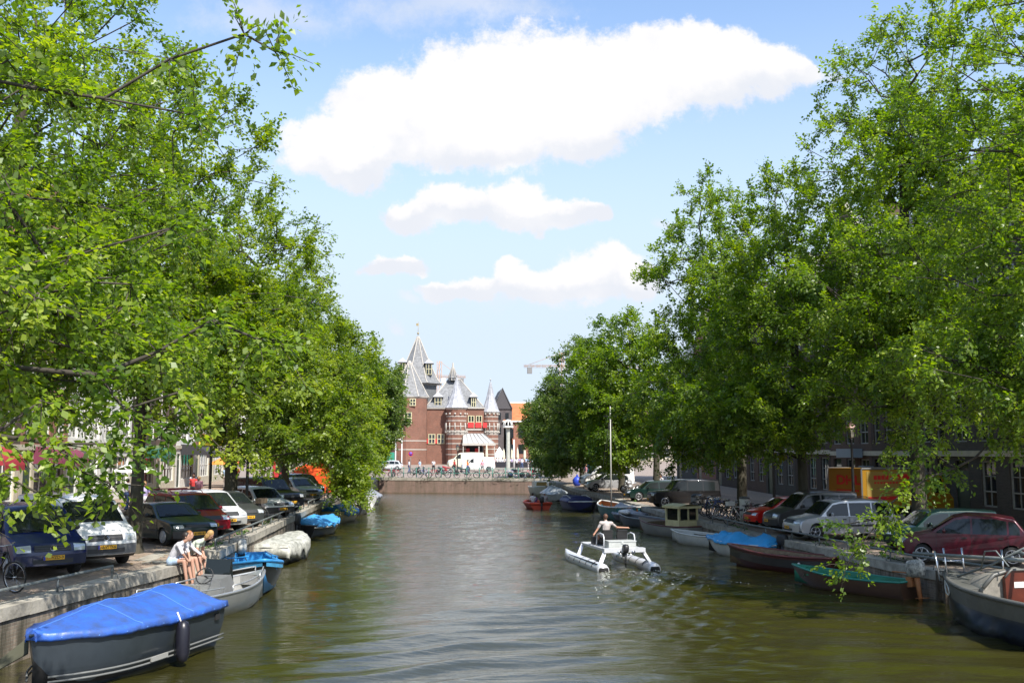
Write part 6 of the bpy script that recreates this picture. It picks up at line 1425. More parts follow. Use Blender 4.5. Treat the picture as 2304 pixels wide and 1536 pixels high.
for y in (-.42,.34):
    b = MB(); b.box(-1.15,-.62,y-.26,y+.26,1.20,1.32)
    rows = [[(-1.12-.10*k/4, y+w*(.27-.03*(k/4)**4), 1.36+.42*k/4) for w in (-1,-.6,0,.6,1)] for k in range(5)]
    b.grid(rows); b.grid([[(x-.08,yy,z) for x,yy,z in r_] for r_ in rows], flip=True); b.box(-1.33,-1.10,y-.24,y+.24,1.74,1.80); b.box(-1.24,-1.14,y-.26,y+.26,1.34,1.76)
    st_ = b.build('seat', mat('black seat vinyl',(0.010,0.010,0.012),.5), cat_); b = MB(); b.tube([(-.9,y,.98),(-.9,y,1.2)], .05, 8); b.build('seat_post', M_chrome, st_)
for y in (-.84,.76):
    b = MB(); b.tube([(-1.9,y,.98),(-1.9,y,1.45),(-1.8,y,1.62),(-1.3,y,1.66),(-.8,y,1.55),(-.7,y,1.0)], .035, 8); b.build('hand_rail', M_talu, cat_)
b = MB(); b.box(-.1,.25,-.2,.75,1.0,1.38); b.build('console', M_trim, cat_)
o = outboard(cat_, -2.72, .75, mat('dark motor',(0.02,0.02,0.022),.4), tilt=0, scale=.95)
b = MB(); 
for y in (-.42,.30): b.lathe([(.09,-.02),(.09,.02)], 12, (-2.88,y,.86), 0, axis='x'); b.tube([(-2.86,y,.8),(-2.86,y*.3,.7)], .03, 5)
b.build('tail_lamp', M_chrome, cat_)
# foam where the motor and floats stir the water
M_foam = mat('foam', (0.34,0.36,0.32), .6)
rng = np.random.RandomState(2); co = []; fq = []
for k in range(260):
    d = abs(rng.normal(0, 2.6)); lx = -2.9-d; wv_ = rng.choice([0,1,2]); ly = (0.45*rng.normal() if wv_ == 0 else (1 if wv_ == 1 else -1)*(.95+.38*d) + .10*rng.normal()); s_ = rng.uniform(.012,.045)*(1-min(.6,d/12)); n_ = 6; i = len(co); a0 = rng.uniform(0,6)
    X = CX+lx*math.cos(CA)-ly*math.sin(CA); Y = CY+lx*math.sin(CA)+ly*math.cos(CA); q_ = rng.uniform(.6,2.2)
    for j in range(4): a_ = a0+j*math.pi/2+rng.uniform(-.4,.4); co.append((X+s_*q_*math.cos(a_), Y+s_*math.sin(a_), .035+rng.uniform(0,.03)))
    fq.append((i,i+1,i+2,i+3))
me = fast_mesh('wake_foam', np.array(co), np.array(fq)); me.materials.append(M_foam); tag(link('wake_foam', me), 'flecks of pale foam in the wake of the catamaran', 'foam', kind='stuff')
# red inflatable with two people
M_orb = bcol('orange red', (0.60,0.07,0.03), .5)
rb, at = boat('motor_boat', 'small orange red boat carrying two people up the canal', (8.9,80.0), R(97), 3.6, 1.75, .42, .2, M_orb, mat('dark inside',(0.05,0.03,0.03),.8), M_orb, stern=.92, bow=2.4, sheer=.2, thwarts=(.35,.6), gr=.12, group='boats under way on the canal', cat='motor boat')
cat_['group'] = 'boats under way on the canal'
outboard(rb, -1.75, .45, M_trim, scale=1.1)
# ================================================================ PEOPLE
SKIN = mat('skin', (0.40,0.21,0.14), .55, var=.08, vscale=8); SKIN2 = mat('fair skin tone', (0.46,0.26,0.185), .55, var=.06, vscale=8)  # second skin tone is fairer, for the three on the quay edge
def cloth(n, c): return mat('cloth '+n, c, .85, var=.12, vscale=9, bump=.25, bscale=18)
def capsule(b, p, q, r0, r1, mi, n=12):
    p, q = Vector(p), Vector(q); d = q-p; l = d.length
    if l < 1e-4: b.ball(p, r0, n, mi); return
    d /= l; ks = [(-1,.02),(-.85,.53),(-.5,.866),(0,1)]
    pts = [p+d*(k*r0) for k, _ in ks] + [q+d*(-k*r1) for k, _ in ks[::-1]]; rr = [s*r0 for _, s in ks] + [s*r1 for _, s in ks[::-1]]
    b.tube(pts, rr, n, mi, caps=True)
def person(label, loc, rz, J, mats, hair=None, group=None, vox=.018, hands=False, hairkind='short', name='person', parent=None, hat=None, sk=1.0, scale=1.0):
    """J: joints; mats: [skin, top, bottom, shoes]; region: 0 skin 1 top 2 bottom 3 shoe"""
    root = empty(name, loc, rz, label, 'person', group); caps = []
    def C(a, b_, r0, r1, m): caps.append((Vector(J[a]) if isinstance(a, str) else Vector(a), Vector(J[b_]) if isinstance(b_, str) else Vector(b_), r0, r1, m))
    V = lambda k: Vector(J[k])
    C('pelvis','waist',.135,.12,2 if not J.get('dress') else 1); C('waist','chest',.125,.150,1); C('shL','shR',.085,.085,1)
    C(V('chest')+Vector((0,.07,0)), V('waist')+Vector((0,.05,0)), .10,.09,1); C(V('chest')+Vector((0,-.07,0)), V('waist')+Vector((0,-.05,0)), .10,.09,1)
    C('hipL','hipR',.125,.125,2); C('chest','neck',.10,.062,1); C('neck','head',.055,.06,0)
    long_ = J.get('sleeve', .6)
    for s in 'LR':
        sh, el, ha = V('sh'+s), V('el'+s), V('ha'+s); m_ = sh.lerp(el, min(1, long_)); C(sh, m_, .062,.052,1)
        if long_ < 1: C(m_, el, .046,.042,0)
        C(el, ha, .042 if long_ < 1.5 else .05, .029 if long_ < 1.5 else .038, 0 if long_ < 1.5 else 1)
        d = (ha-el).normalized(); palm = ha+d*.075; C(ha, palm, .032,.036,0)
        if hands:
            u = Vector((0,0,1)).cross(d); u = u.normalized() if u.length > .1 else Vector((0,1,0)); w = d.cross(u)
            for k, fl in zip((-1.5,-.5,.5,1.5), (.062,.075,.08,.066)):
                a = palm+u*(k*.019); m1 = a+d*fl*.5-w*.004; t = m1+d*fl*.38-w*.022*(1 if d.z < .3 else -1); caps.append((a, m1, .0105,.010,0)); caps.append((m1, t, .010,.008,0))
            a = ha+d*.02+u*.034; caps.append((a, a+u*.022+d*.035, .012,.011,0)); caps.append((a+u*.022+d*.035, a+u*.020+d*.062, .011,.009,0))
        else: C(palm, palm+d*.06, .028,.014,0)
        hip, kn, an = V('hip'+s), V('kn'+s), V('an'+s); lg = J.get('leg', 1.9)   # 1.9 long trousers, .5 shorts/skirt
        k1 = hip.lerp(kn, min(1, lg*2 if lg < .5 else 1)) if lg < 1 else kn
        if lg < 1: m_ = hip.lerp(kn, lg); C(hip, m_, .098,.085,2); C(m_, kn, .072,.060,0); C(kn, an, .060,.036,0)
        else: C(hip, kn, .095,.066,2); C(kn, an, .064,.045,2)
        to = V('to'+s); C(an+(to-an)*-.25, an.lerp(to, .5), .040,.042,3); C(an.lerp(to, .5), to, .042,.028,3)
    hd = V('head'); f = Vector(J.get('face', (1,0,0))).normalized(); upv = Vector(J.get('hup', (0,0,1))).normalized(); sd = upv.cross(f).normalized()
    b = MB()
    for p, q, r0, r1, m in caps: capsule(b, p, q, r0, r1, m)
    hb = hd+upv*.10; b.M = Matrix.Translation(hb) @ Matrix((f, sd, upv)).transposed().to_4x4()
    b.ball((0,0,.012), (.096,.076,.112), 14, 0); b.ball((.030,0,-.055), (.062,.055,.065), 12, 0); b.ball((.098,0,-.012), (.022,.015,.028), 8, 0)
    b.ball((.082,0,-.058), (.018,.026,.010), 8, 0); b.ball((.0,.080,-.01), (.018,.012,.030), 8, 0); b.ball((0,-.080,-.01), (.018,.012,.030), 8, 0); b.M = None
    o = b.build('body', [mats[0], mats[1], mats[2], mats[3]], root)
    md = o.modifiers.new('r', 'REMESH'); md.mode = 'VOXEL'; md.voxel_size = vox; md.use_smooth_shade = True; m2 = o.modifiers.new('s', 'SMOOTH'); m2.iterations = 3 if vox < .015 else 1; m2.factor = .5
    me = bpy.data.meshes.new_from_object(o.evaluated_get(bpy.context.evaluated_depsgraph_get())); o.modifiers.clear(); old = o.data; o.data = me; bpy.data.meshes.remove(old)
    me.name = 'body'; me.materials.clear(); [me.materials.append(x) for x in mats[:4]]
    n = len(me.polygons); cc = np.zeros(n*3); me.polygons.foreach_get('center', cc); cc = cc.reshape(-1,3); best = np.full(n, 9e9); mi = np.zeros(n, int)
    for p, q, r0, r1, m in caps:
        p_, q_ = np.array(p), np.array(q); d = q_-p_; l2 = max(d@d, 1e-9); t = np.clip((cc-p_)@d/l2, 0, 1); dist = np.linalg.norm(cc-(p_+t[:,None]*d), axis=1)-(r0+(r1-r0)*t)
        if m == 1: dist = dist-.008
        k = dist < best; best[k] = dist[k]; mi[k] = m
    hh = np.array(hb); k = np.linalg.norm(cc-hh, axis=1) < .125; mi[k] = 0; me.polygons.foreach_set('material_index', mi.astype(np.int32)); me.update()
    R4 = Matrix.Translation(hb) @ Matrix((f, sd, upv)).transposed().to_4x4()
    if vox < .02:
        e = MB(); e.M = R4
        for y in (-.032,.032): e.ball((.088,y,.012), (.009,.013,.008), 8)
        e.build('eyes', M_dark, root); e = MB(); e.M = R4; e.ball((.098,0,-.058), (.006,.022,.005), 8); e.build('mouth', mat('lips',(0.36,0.12,0.10),.5), root)
    if hair:
        h = MB(); h.M = R4; h.ball((-.026,0,.035), (.106,.096,.112), 14)
        if hairkind == 'long': h.ball((-.075,0,-.06), (.05,.080,.13), 12); h.ball((-.02,.072,-.05), (.05,.026,.10), 10); h.ball((-.02,-.072,-.05), (.05,.026,.10), 10)
        if hairkind == 'tail': h.ball((-.12,0,.04), (.05,.035,.035), 8); h.ball((-.15,0,-.04), (.03,.028,.09), 8)
        h.v = [tuple(Vector(p)+Vector((1,1,1))*(.005*noise.noise(Vector(p)*40))) for p in h.v]; h.build('hair', hair, root)
    if hat: h = MB(); h.M = R4; h.lathe([(.15,.06),(.155,.065),(.10,.075),(.095,.13),(.05,.15),(.01,.152)], 14); h.build('hat', hat, root)
    if scale != 1: root.scale = (scale,)*3
    return root
def stand(sw=0.0, arm=.1, walk=0.0, lean=0.0, **k):
    J = dict(pelvis=(0,0,.95), waist=(0,0,1.08), chest=(.01+lean*.4,0,1.30), neck=(.01+lean*.6,0,1.46), head=(.03+lean*.7,0,1.53), shL=(0+lean*.5,.17,1.41), shR=(0+lean*.5,-.17,1.41), elL=(-.02+arm,.23,1.14), elR=(-.02-arm,-.23,1.14), haL=(.05+arm*2,.22,.93), haR=(.08-arm,-.22,.93),
      hipL=(0,.09,.92), hipR=(0,-.09,.92), knL=(.05+walk*.6,.10,.50), knR=(.03-walk*.3,-.10,.50), anL=(walk,.10,.09), anR=(-walk,-.10,.09+walk*.2), toL=(walk+.17,.12,.045), toR=(-walk+.16,-.12,.045)); J.update(k); return J
def sit(drop=.45, out=.42, lean=0.0, **k): # seat surface at z=0
    J = dict(pelvis=(0,0,.12), waist=(-.02+lean*.15,0,.26), chest=(0+lean*.45,0,.48), neck=(.02+lean*.7,0,.63), head=(.05+lean*.85,0,.69), shL=(lean*.6,.17,.575), shR=(lean*.6,-.17,.575), elL=(.10+lean*.7,.22,.34), elR=(.10+lean*.7,-.22,.34), haL=(.32+lean*.4,.12,.22), haR=(.32+lean*.4,-.12,.22),
      hipL=(.0,.09,.10), hipR=(.0,-.09,.10), knL=(out,.12,.12), knR=(out,-.11,.12), anL=(out+.20,.12,.12-drop+.06), anR=(out+.12,-.11,.12-drop+.08), toL=(out+.37,.13,.02-drop+.09), toR=(out+.29,-.12,.04-drop+.09)); J.update(k); return J
H_blond = mat('blond hair', (0.42,0.26,0.10), .6, var=.3, vscale=20); H_brown = mat('brown hair', (0.10,0.045,0.025), .6, var=.3, vscale=20); H_dark = mat('dark hair', (0.02,0.014,0.012), .5); H_red = mat('auburn hair', (0.28,0.12,0.045), .6, var=.3, vscale=20)
c_w = cloth('white', (0.58,0.57,0.60)); c_den = cloth('pale denim', (0.32,0.42,0.55)); c_br = cloth('brown', (0.16,0.10,0.07)); c_bl = cloth('black', (0.015,0.015,0.018)); c_bei = cloth('beige', (0.42,0.375,0.36)); c_mint = cloth('mint', (0.55,0.62,0.50))
s_w = cloth('white shoe', (0.7,0.68,0.68)); s_b = cloth('dark shoe', (0.03,0.025,0.02)); s_t = cloth('tan sandal', (0.36,0.2,0.1))
GS = 'people sitting on the edge of the left quay'
person('person in white top with dark hair sitting on quay edge, nearest of three', (-7.18,29.75,1.22), R(-8), sit(drop=.78, out=.40, lean=.42, sleeve=.9, leg=.45, haL=(.50,.05,.20), haR=(.48,-.12,.18)), [SKIN2, c_w, c_den, s_w], H_dark, GS, .011, hands=True)
person('person with auburn ponytail in white long sleeves, middle of the seated three', (-7.06,30.2,1.22), R(-14), sit(drop=.80, out=.43, lean=.28, sleeve=1.6, leg=.35, elL=(.34,.22,.36), haL=(.60,.10,.24), haR=(.30,-.2,.30)), [SKIN2, c_w, c_den, s_t], H_red, GS, .011, hands=True, hairkind='tail')
person('person with long blond hair leaning forward, farthest of the seated three', (-6.98,30.62,1.22), R(-12), sit(drop=.70, out=.46, lean=.72, sleeve=.35, leg=.55, elL=(.42,.2,.28), elR=(.42,-.2,.26), haL=(.52,.08,.16), haR=(.52,-.08,.15), face=(.75,0,-.6), hup=(.6,0,.8)), [SKIN2, c_mint, c_br, s_w], H_blond, GS, .011, hands=True, hairkind='long')
# man on the catamaran: seat at (-.9,.34)
def cl(lx, ly, z): lx *= CS; ly *= CS; return (CX+lx*math.cos(CA)-ly*math.sin(CA), CY+lx*math.sin(CA)+ly*math.cos(CA), z)
person('person with brown hair in beige T-shirt driving the catamaran, seen from behind', cl(-.82,.30,1.045), CA, sit(drop=.30, out=.44, lean=.22, sleeve=.62, leg=.5, chest=(.04,-.04,.50), neck=(.06,-.03,.66), head=(.10,-.02,.72), shL=(.02,.19,.60), shR=(.05,-.25,.58), elL=(.02,.34,.36), haL=(-.02,.46,.22), elR=(.10,-.50,.42), haR=(.12,-.90,.40)), [SKIN, c_bei, c_bei, s_b], H_brown, 'people in boats on the canal', .012, hands=True)
# two in the red boat
def rl(lx, ly): a_ = R(97); return (8.9+lx*math.cos(a_)-ly*math.sin(a_), 80+lx*math.sin(a_)+ly*math.cos(a_))
x, y = rl(-1.0,.48); person('person in white shirt sitting in the left half of orange red boat', (x,y,.34), R(97), sit(drop=.28, out=.40, sleeve=.9), [SKIN, c_w, c_bl, s_b], H_dark, 'people in boats on the canal', .02, hairkind='short')
x, y = rl(-1.0,-.48); person('person with beige shirt and pale hat sitting in orange red boat', (x,y,.34), R(97), sit(drop=.28, out=.40, sleeve=.9), [SKIN, c_bei, c_bl, s_b], None, 'people in boats on the canal', .02, hat=M_white)
x, y = rl(.2,.0); person('small person in purple at the bow of orange red boat', (x,y,.30), R(97), sit(drop=.25, out=.36), [SKIN, cloth('purple',(0.25,0.10,0.30)), c_bl, s_b], H_dark, 'people in boats on the canal', .025, scale=.8)
# street people: variants then copies
PG = 'people walking on the left quay street'; V_ = []
cols = [('white top and blue jeans', c_w, cloth('jeans',(0.06,0.10,0.22))), ('white shirt and dark trousers', c_w, c_bl), ('pink top and grey trousers', cloth('pink',(0.6,0.28,0.33)), cloth('grey',(0.25,0.25,0.26))), ('light blue shirt and beige trousers', cloth('light blue',(0.35,0.48,0.66)), c_bei), ('red shirt and dark trousers', cloth('red',(0.5,0.04,0.04)), c_bl), ('lilac top and white trousers', cloth('lilac',(0.42,0.36,0.62)), c_w), ('orange top and jeans', cloth('orange',(0.7,0.2,0.04)), cloth('jeans',(0.06,0.10,0.22)))]
for i, (d, t, b_) in enumerate(cols): V_.append((d, person('x', (0,0,-50), 0, stand(walk=.18+.03*(i%3), arm=.08+.03*(i%2), sleeve=.6 if i % 2 else .9, leg=1.9 if i != 2 else .5), [SKIN, t, b_, s_b], [H_dark, H_brown, H_blond][i % 3], PG, .024)))
used = set()
def put(i, x, y, rz, label, group=PG, s=1.0):
    d, pr = V_[i]
    if i not in used: used.add(i); o = pr
    else: o = dup(pr, (0,0,0))
    o.location = (x, y, gz(x,y)+.06); o.rotation_euler = (0,0,rz); o['label'] = label; o['group'] = group; o.scale = (s,)*3; return o
put(0,-15.2,68,R(-80),'person in white top and jeans walking behind the crimson car')
put(4,-14.3,64,R(80),'person in red shirt walking beside the yellow street sign')
put(5,-13.6,50.5,R(-60),'person in lilac top and white trousers behind the mossy elm')
put(2,-13.2,60.5,R(-100),'person in pink top left of the forked elm trunk')
put(1,-15.4,98,R(-90),'person in white shirt and dark trousers strolling beyond the black lamp post')
put(3,-16.6,86,R(100),'person in light blue shirt near the pale cafe windows')
put(6,-16.8,92,R(-80),'person in orange top near the orange banner house')
put(0,-16.0,56,R(60),'person in white top near the white plastered house')
put(1,-14.9,103,R(80),'person in white shirt by the orange tarpaulin')
SG = 'people scattered on the market square'
sq = [(-2.0,131,0,'person in white top and jeans leaning by the square motorcycles'),(-0.6,133,3,'person in light blue shirt among the square motorcycles'),(1.2,134,1,'person in white shirt right of the gatehouse tower foot'),(3.9,131,4,'person in red shirt beside the small black street lamp'),(5.6,130,6,'person in orange top in front of the white delivery van cab'),(7.5,130,2,'person in pink top before the delivery van side'),(14.0,152,1,'person in white shirt below the mushroom lamp'),(14.9,153,0,'person in white top and jeans right of the mushroom lamp'),(16.1,155,3,'person in light blue shirt before the black terrace screen'),(-6.0,140,5,'person in lilac top near the white vans'),(17.8,152,0,'person in white top and jeans beside the shorter white lamp post'),(20.2,151,4,'person in red shirt near the taller white lamp post')]
for x, y, i, l in sq: put(i, x, y, random.uniform(0,6), l, SG)
TG = 'seated crowd on the square terrace'
ON = 'second third fourth fifth sixth seventh eighth ninth tenth eleventh twelfth thirteenth fourteenth fifteenth sixteenth seventeenth eighteenth'.split()
def ORD(k, n):
    if k == 0: return 'leftmost'
    if k == n-1: return 'rightmost'
    return ON[k-1]+' from the left' if k <= n//2 else ON[n-2-k]+' from the right'
def crowd(): 
    rng = random.Random(7)
    for k in range(34):
        x = 11.2+12.2*k/33+rng.uniform(-.12,.12); y = 166+rng.uniform(-.8,2.5); i = rng.choice([0,1,0,2,4,5,1,3]); put(i, x, y, rng.uniform(0,6.3), 'person in %s, %s in terrace crowd' % (V_[i][0], ORD(k, 34)), TG, rng.uniform(.80,.98))
crowd()
put(2,15.9,98,R(180),'person in pink top beside the blue market cloth on right bank', 'people on the right bank')
put(0,17.2,72,R(200),'person in white top and jeans standing behind the dark teal car', 'people on the right bank')
put(3,16.6,92,R(150),'person in light blue shirt near the white van on right bank', 'people on the right bank')

# ================================================================ BICYCLES, MOTORCYCLES
def bicycle(label, loc, rz, fm, group, crate=None, name='bicycle', lean=R(4)):
    root = empty(name, loc, rz, label, 'bicycle', group); r = .34
    fr = MB(); A_, B_, C_, D_, E_ = (-.52,0,r), (-.12,0,.28), (-.24,0,.86), (.33,0,.88), (.53,0,r)
    for p, q, t in ((A_,B_,.014),(A_,C_,.012),(B_,C_,.018),(B_,D_,.020),(C_,D_,.018),(D_,E_,.016),(D_,(.28,0,1.03),.014)): fr.tube([p,q], t, 6)
    fr.build('frame', fm, root)
    for cx in (-.52, .53):
        w = MB(); w.M = Matrix.Translation((cx,0,r))
        ring = [(r*math.cos(t), 0, r*math.sin(t)) for t in np.linspace(0, 2*math.pi, 25)]; w.tube(ring, .021, 6, caps=False); wh = w.build('wheel', M_tyre, root)
        s_ = MB(); s_.M = Matrix.Translation((cx,0,r))
        s_.tube([(r*.93*math.cos(t),0,r*.93*math.sin(t)) for t in np.linspace(0,2*math.pi,25)], .010, 4, caps=False)
        for k in range(10): t = math.pi*k/10*2; s_.tube([(0,(-1)**k*.02,0),(r*.92*math.cos(t),0,r*.92*math.sin(t))], .0028, 3)
        s_.tube([(0,-.04,0),(0,.04,0)], .02, 6); s_.build('spokes', M_chrome, wh)
    h = MB(); h.tube([(.12,-.28,1.06),(.24,-.26,1.08),(.30,-.1,1.05),(.30,.1,1.05),(.24,.26,1.08),(.12,.28,1.06)], .012, 6); h.build('handlebar', M_chrome, root)
    s_ = MB(); s_.ball((-.26,0,.93), (.14,.075,.03), 8); s_.tube([(-.24,0,.86),(-.25,0,.92)], .012, 5); s_.build('saddle', M_trim, root)
    g = MB()
    for cx, a0, a1 in ((-.52, .35, 2.9), (.53, .6, 2.7)): g.grid([[(cx+(r+.035)*math.cos(t), y, r+(r+.035)*math.sin(t)) for y in (-.025,.025)] for t in np.linspace(a0,a1,10)])
    g.build('mudguard', M_trim, root); k = MB(); k.box(-.72,-.32,-.07,.07,.70,.715); k.tube([(-.70,0,.70),(-.52,.05,r)], .007, 4); k.build('carrier', M_trim, root)
    if crate: c = MB(); c.box(.30,.62,-.2,.2,.92,.93); [c.box(.30,.62,y-.008,y+.008,.93,1.14) for y in (-.2,.2)]; [c.box(x-.008,x+.008,-.2,.2,.93,1.14) for x in (.30,.62)]; c.build('crate', crate, root)
    root.rotation_euler = (lean, 0, rz); return root
F_blk = mat('black bike paint', (0.012,0.012,0.014), .35, coat=.3); F_wht = mat('white bike paint', (0.66,0.66,0.66), .35); F_blu = mat('blue bike paint', (0.02,0.08,0.30), .35); F_redb = mat('red bike paint', (0.40,0.02,0.03), .35); F_grn = mat('green bike paint', (0.03,0.20,0.12), .35)
GRL = 'bicycles leaning on the green railing of the far quay'
bk = {n: bicycle('x', (0,0,-60), 0, m, GRL) for n, m in (('black', F_blk), ('blue', F_blu), ('red', F_redb), ('green', F_grn))}
bu = set()
def bput(n, x, y, z, rz, label, group, lean=R(5)):
    if n not in bu: bu.add(n); o = bk[n]
    else: o = dup(bk[n], (0,0,0))
    o.location = (x,y,z); o.rotation_euler = (lean,0,rz); o['label'] = label; o['group'] = group; return o
rng = random.Random(5); ar_ = math.atan2(-5.5, 18.1); k = 0
for t in np.linspace(.04, .97, 17):
    k += 1
    if k in (3, 9): continue
    n = rng.choice(['black','black','green','blue','red']); x, y = -5.2+18.1*t+.25, 113.5-5.5*t+.85+rng.uniform(-.1,.25)
    bput(n, x, y, 1.61, ar_+rng.choice([0, math.pi])+rng.uniform(-.1,.1), n+' bicycle leaning on the green railing, '+ORD(k-1 if k < 3 else (k-2 if k < 9 else k-3), 15)+' of them', GRL)
GBR = 'bicycles parked in a dense row on the right bank'
for k in range(15):
    n = rng.choice(['black','black','blue','black','red','green']); y = 49.2+k*.62; bput(n, 16.3+rng.uniform(-.35,.35), y, gzR(y)+.03, R(180+rng.uniform(-18,18)), n+' bicycle in the dense row, '+ON[k]+' bicycle behind the white one', GBR, lean=rng.uniform(-.12,.12))
bicycle('white bicycle standing at the near end of the dense bicycle row', (15.5,48.5,.88), R(185), F_wht, GBR, crate=M_wgel)
bicycle('bicycle with brown tyres leaning at the left edge before the blue van', (-9.75,24.35,1.24), R(-28), F_blk, 'bicycles on the left bank')
bicycle('black bicycle against the black lamp post on left bank', (-7.55,47.2,1.23), R(-60), F_blk, 'bicycles on the left bank')
bicycle('black bicycle with a crate near the white estate car', (-7.6,46.3,1.23), R(-35), F_blk, 'bicycles on the left bank', crate=M_wood)
bicycle('red bicycle far along the left quay before the orange tarpaulin', (-6.6,70,1.3), R(-80), F_redb, 'bicycles on the left bank')
def motorbike(label, loc, rz, m, group):
    root = empty('motorcycle', loc, rz, label, 'motorcycle', group); r = .31; b = MB()
    b.ball((.12,0,.78), (.28,.14,.13), 10); b.ball((-.30,0,.76), (.34,.13,.08), 10); b.ball((.02,0,.48), (.26,.16,.17), 10); b.ball((.42,0,.90), (.14,.13,.12), 8); b.build('fairing', m, root)
    for cx in (-.68, .70):
        w = MB(); w.M = Matrix.Translation((cx,0,r)); w.tube([(.26*math.cos(t),0,.26*math.sin(t)) for t in np.linspace(0,2*math.pi,21)], .055, 8, caps=False); wh = w.build('wheel', M_tyre, root); q = MB(); q.lathe([(.21,-.02),(.21,.02)], 14, (cx,0,r), 0, axis='y'); q.build('rim', M_cap, wh)
    f = MB(); f.tube([(.70,.08,r),(.46,.08,.95)], .022, 6); f.tube([(.70,-.08,r),(.46,-.08,.95)], .022, 6); f.tube([(-.68,.1,r),(0,.1,.42)], .03, 6); f.tube([(.34,-.34,1.02),(.44,0,1.0),(.34,.34,1.02)], .016, 6); f.tube([(-.1,-.16,.3),(-.8,-.18,.36)], .05, 8); f.build('fork_and_exhaust', M_chrome, root); return root
MG = 'motorcycles parked behind the green railing'
m0 = motorbike('leftmost dark motorcycle behind the green railing', (-3.6,119,1.63), R(80), F_blk, MG)
for k, (x, y, l) in enumerate(((-0.9,126,'dark motorcycle below the gatehouse tower'),(-.1,126.4,'dark motorcycle second in the row below the gatehouse tower'),(2.0,127,'dark motorcycle under the plain curtain wall'),(4.6,124,'dark motorcycle beside the small black street lamp'),(10.4,113.6,'dark motorcycle right behind the railing near the mushroom lamp'),(12.2,112,'dark motorcycle at the right end of the green railing'))): dup(m0, (x,y,gzL(y)+.01), R(60+30*k), label=l)
motorbike('red motorcycle in the middle of the square', (2.8,131,1.69), R(150), F_redb, MG)
motorbike('silver motorcycle at the end of the right bank', (16.6,80,1.2), R(200), P_sil, 'motorcycles on the right bank')

# ================================================================ STREET FURNITURE
M_blkp = mat('black iron paint', (0.014,0.014,0.014), .45)
def lantern_post(loc, h, label, m=M_blkp, head=True, cap=None):
    r = empty('street_lamp', loc, 0, label, 'street lamp'); b = MB(); b.lathe([(.15,0),(.15,.5),(.10,.6),(.075,1.2),(.05,h-.1),(.07,h)], 10); b.build('post', m, r)
    b = MB(); b.lathe([(.07,h),(.13,h+.05),(.19,h+.45),(.20,h+.47)], 6, sm=False); hd = b.build('lantern', mat('lantern glass',(0.30,0.28,0.22),.25), r)
    b = MB(); b.lathe([(.25,h+.47),(.22,h+.55),(.06,h+.70),(.02,h+.82)], 6, sm=False); b.build('lantern_roof', cap or m, hd)
    b = MB()
    for k in range(6): t = k*math.pi/3; b.tube([(.13*math.cos(t),.13*math.sin(t),h+.05),(.20*math.cos(t),.20*math.sin(t),h+.47)], .012, 4)
    b.build('lantern_bars', m, hd); return r
lantern_post((-8.3,48.2,1.22), 5.6, 'slim black lamp post beside the white estate car on left bank')
lantern_post((17.3,48.6,.9), 4.5, 'slim black lamp post among bicycles and red car on right bank')
lantern_post((19.3,43.9,.9), 4.15, 'lantern with pinkish cap standing before the yellow truck', cap=mat('pink copper',(0.48,0.30,0.26),.5))
lantern_post((4.0,122,1.65), 3.0, 'small dark street lamp behind the green railing')
r = empty('street_sign', (-13.6,65.5,1.3), 0, 'black post with yellow sign and white round lamp on left street', 'street sign')
b = MB(); b.tube([(0,0,0),(0,0,5.4)], .09, 8); b.build('post', M_blkp, r)
b = MB(); b.box(-.75,.75,-.15,-.08,3.55,4.05); sg_ = b.build('sign_board', mat('yellow sign',(0.75,0.60,0.04),.5), r); b = MB()
for k in range(6): b.box(-.6+.2*k,-.45+.2*k,-.165,-.152,3.72,3.88)
b.box(-.78,.78,-.145,-.085,4.052,4.10); b.box(-.78,.78,-.145,-.085,3.50,3.548); b.build('sign_lettering', M_blkp, sg_)
b = MB(); b.ball((0,-.05,5.0), (.45,.45,.34), 12); b.box(-.55,.35,-.1,.0,4.3,4.6); b.build('round_lamp', M_white, r)
# orange tarpaulin stack and red boxes on left bank
r = empty('orange_skip', (-8.3,77,1.36), R(80), 'heap of goods under a bright orange tarpaulin on left quay', 'covered goods'); q = MB(); rows = []
for i in range(14):
    x = -1.9+3.8*i/13; rows.append([(x+.1*noise.noise(Vector((x*2,j,1))), 1.5*math.cos(math.pi*j/12)*(1+.08*noise.noise(Vector((x,j*.8,3)))), max(0,(2.3-.25*abs(x)+.3*noise.noise(Vector((x*1.5,j*.5,7))))*math.sin(math.pi*j/12)**.35)) for j in range(13)])
q.grid(rows); q.add(rows[0], [tuple(range(13))]); q.add(rows[-1], [tuple(range(13))]); q.build('cover', mat('orange tarpaulin',(0.72,0.085,0.015),.6,var=.25,vscale=2.5,bump=.5,bscale=5), r)
q = MB(); q.box(-2.0,2.0,-1.55,1.55,0,.12); q.build('pallet', M_wood, r)
for x, y, l in ((-14.9,104,'left red cabin booth beyond the black off-roader'),(-14.2,100,'red cabin booth nearer the orange tarpaulin')):
    r = empty('red_booth', (x,y,1.6), R(10), l, 'booth', 'red booths on left bank'); b = MB(); b.box(-.5,.5,-.5,.5,0,2.2); b.build('cabin', M_redp, r); b = MB(); b.lathe([(.75,2.2),(.72,2.3),(.3,2.45)], 4, rot=math.pi/4, sm=False); b.build('roof', M_redp, r); b = MB(); b.box(-.35,.35,-.52,-.505,.9,1.9); b.build('window', M_glass, r)
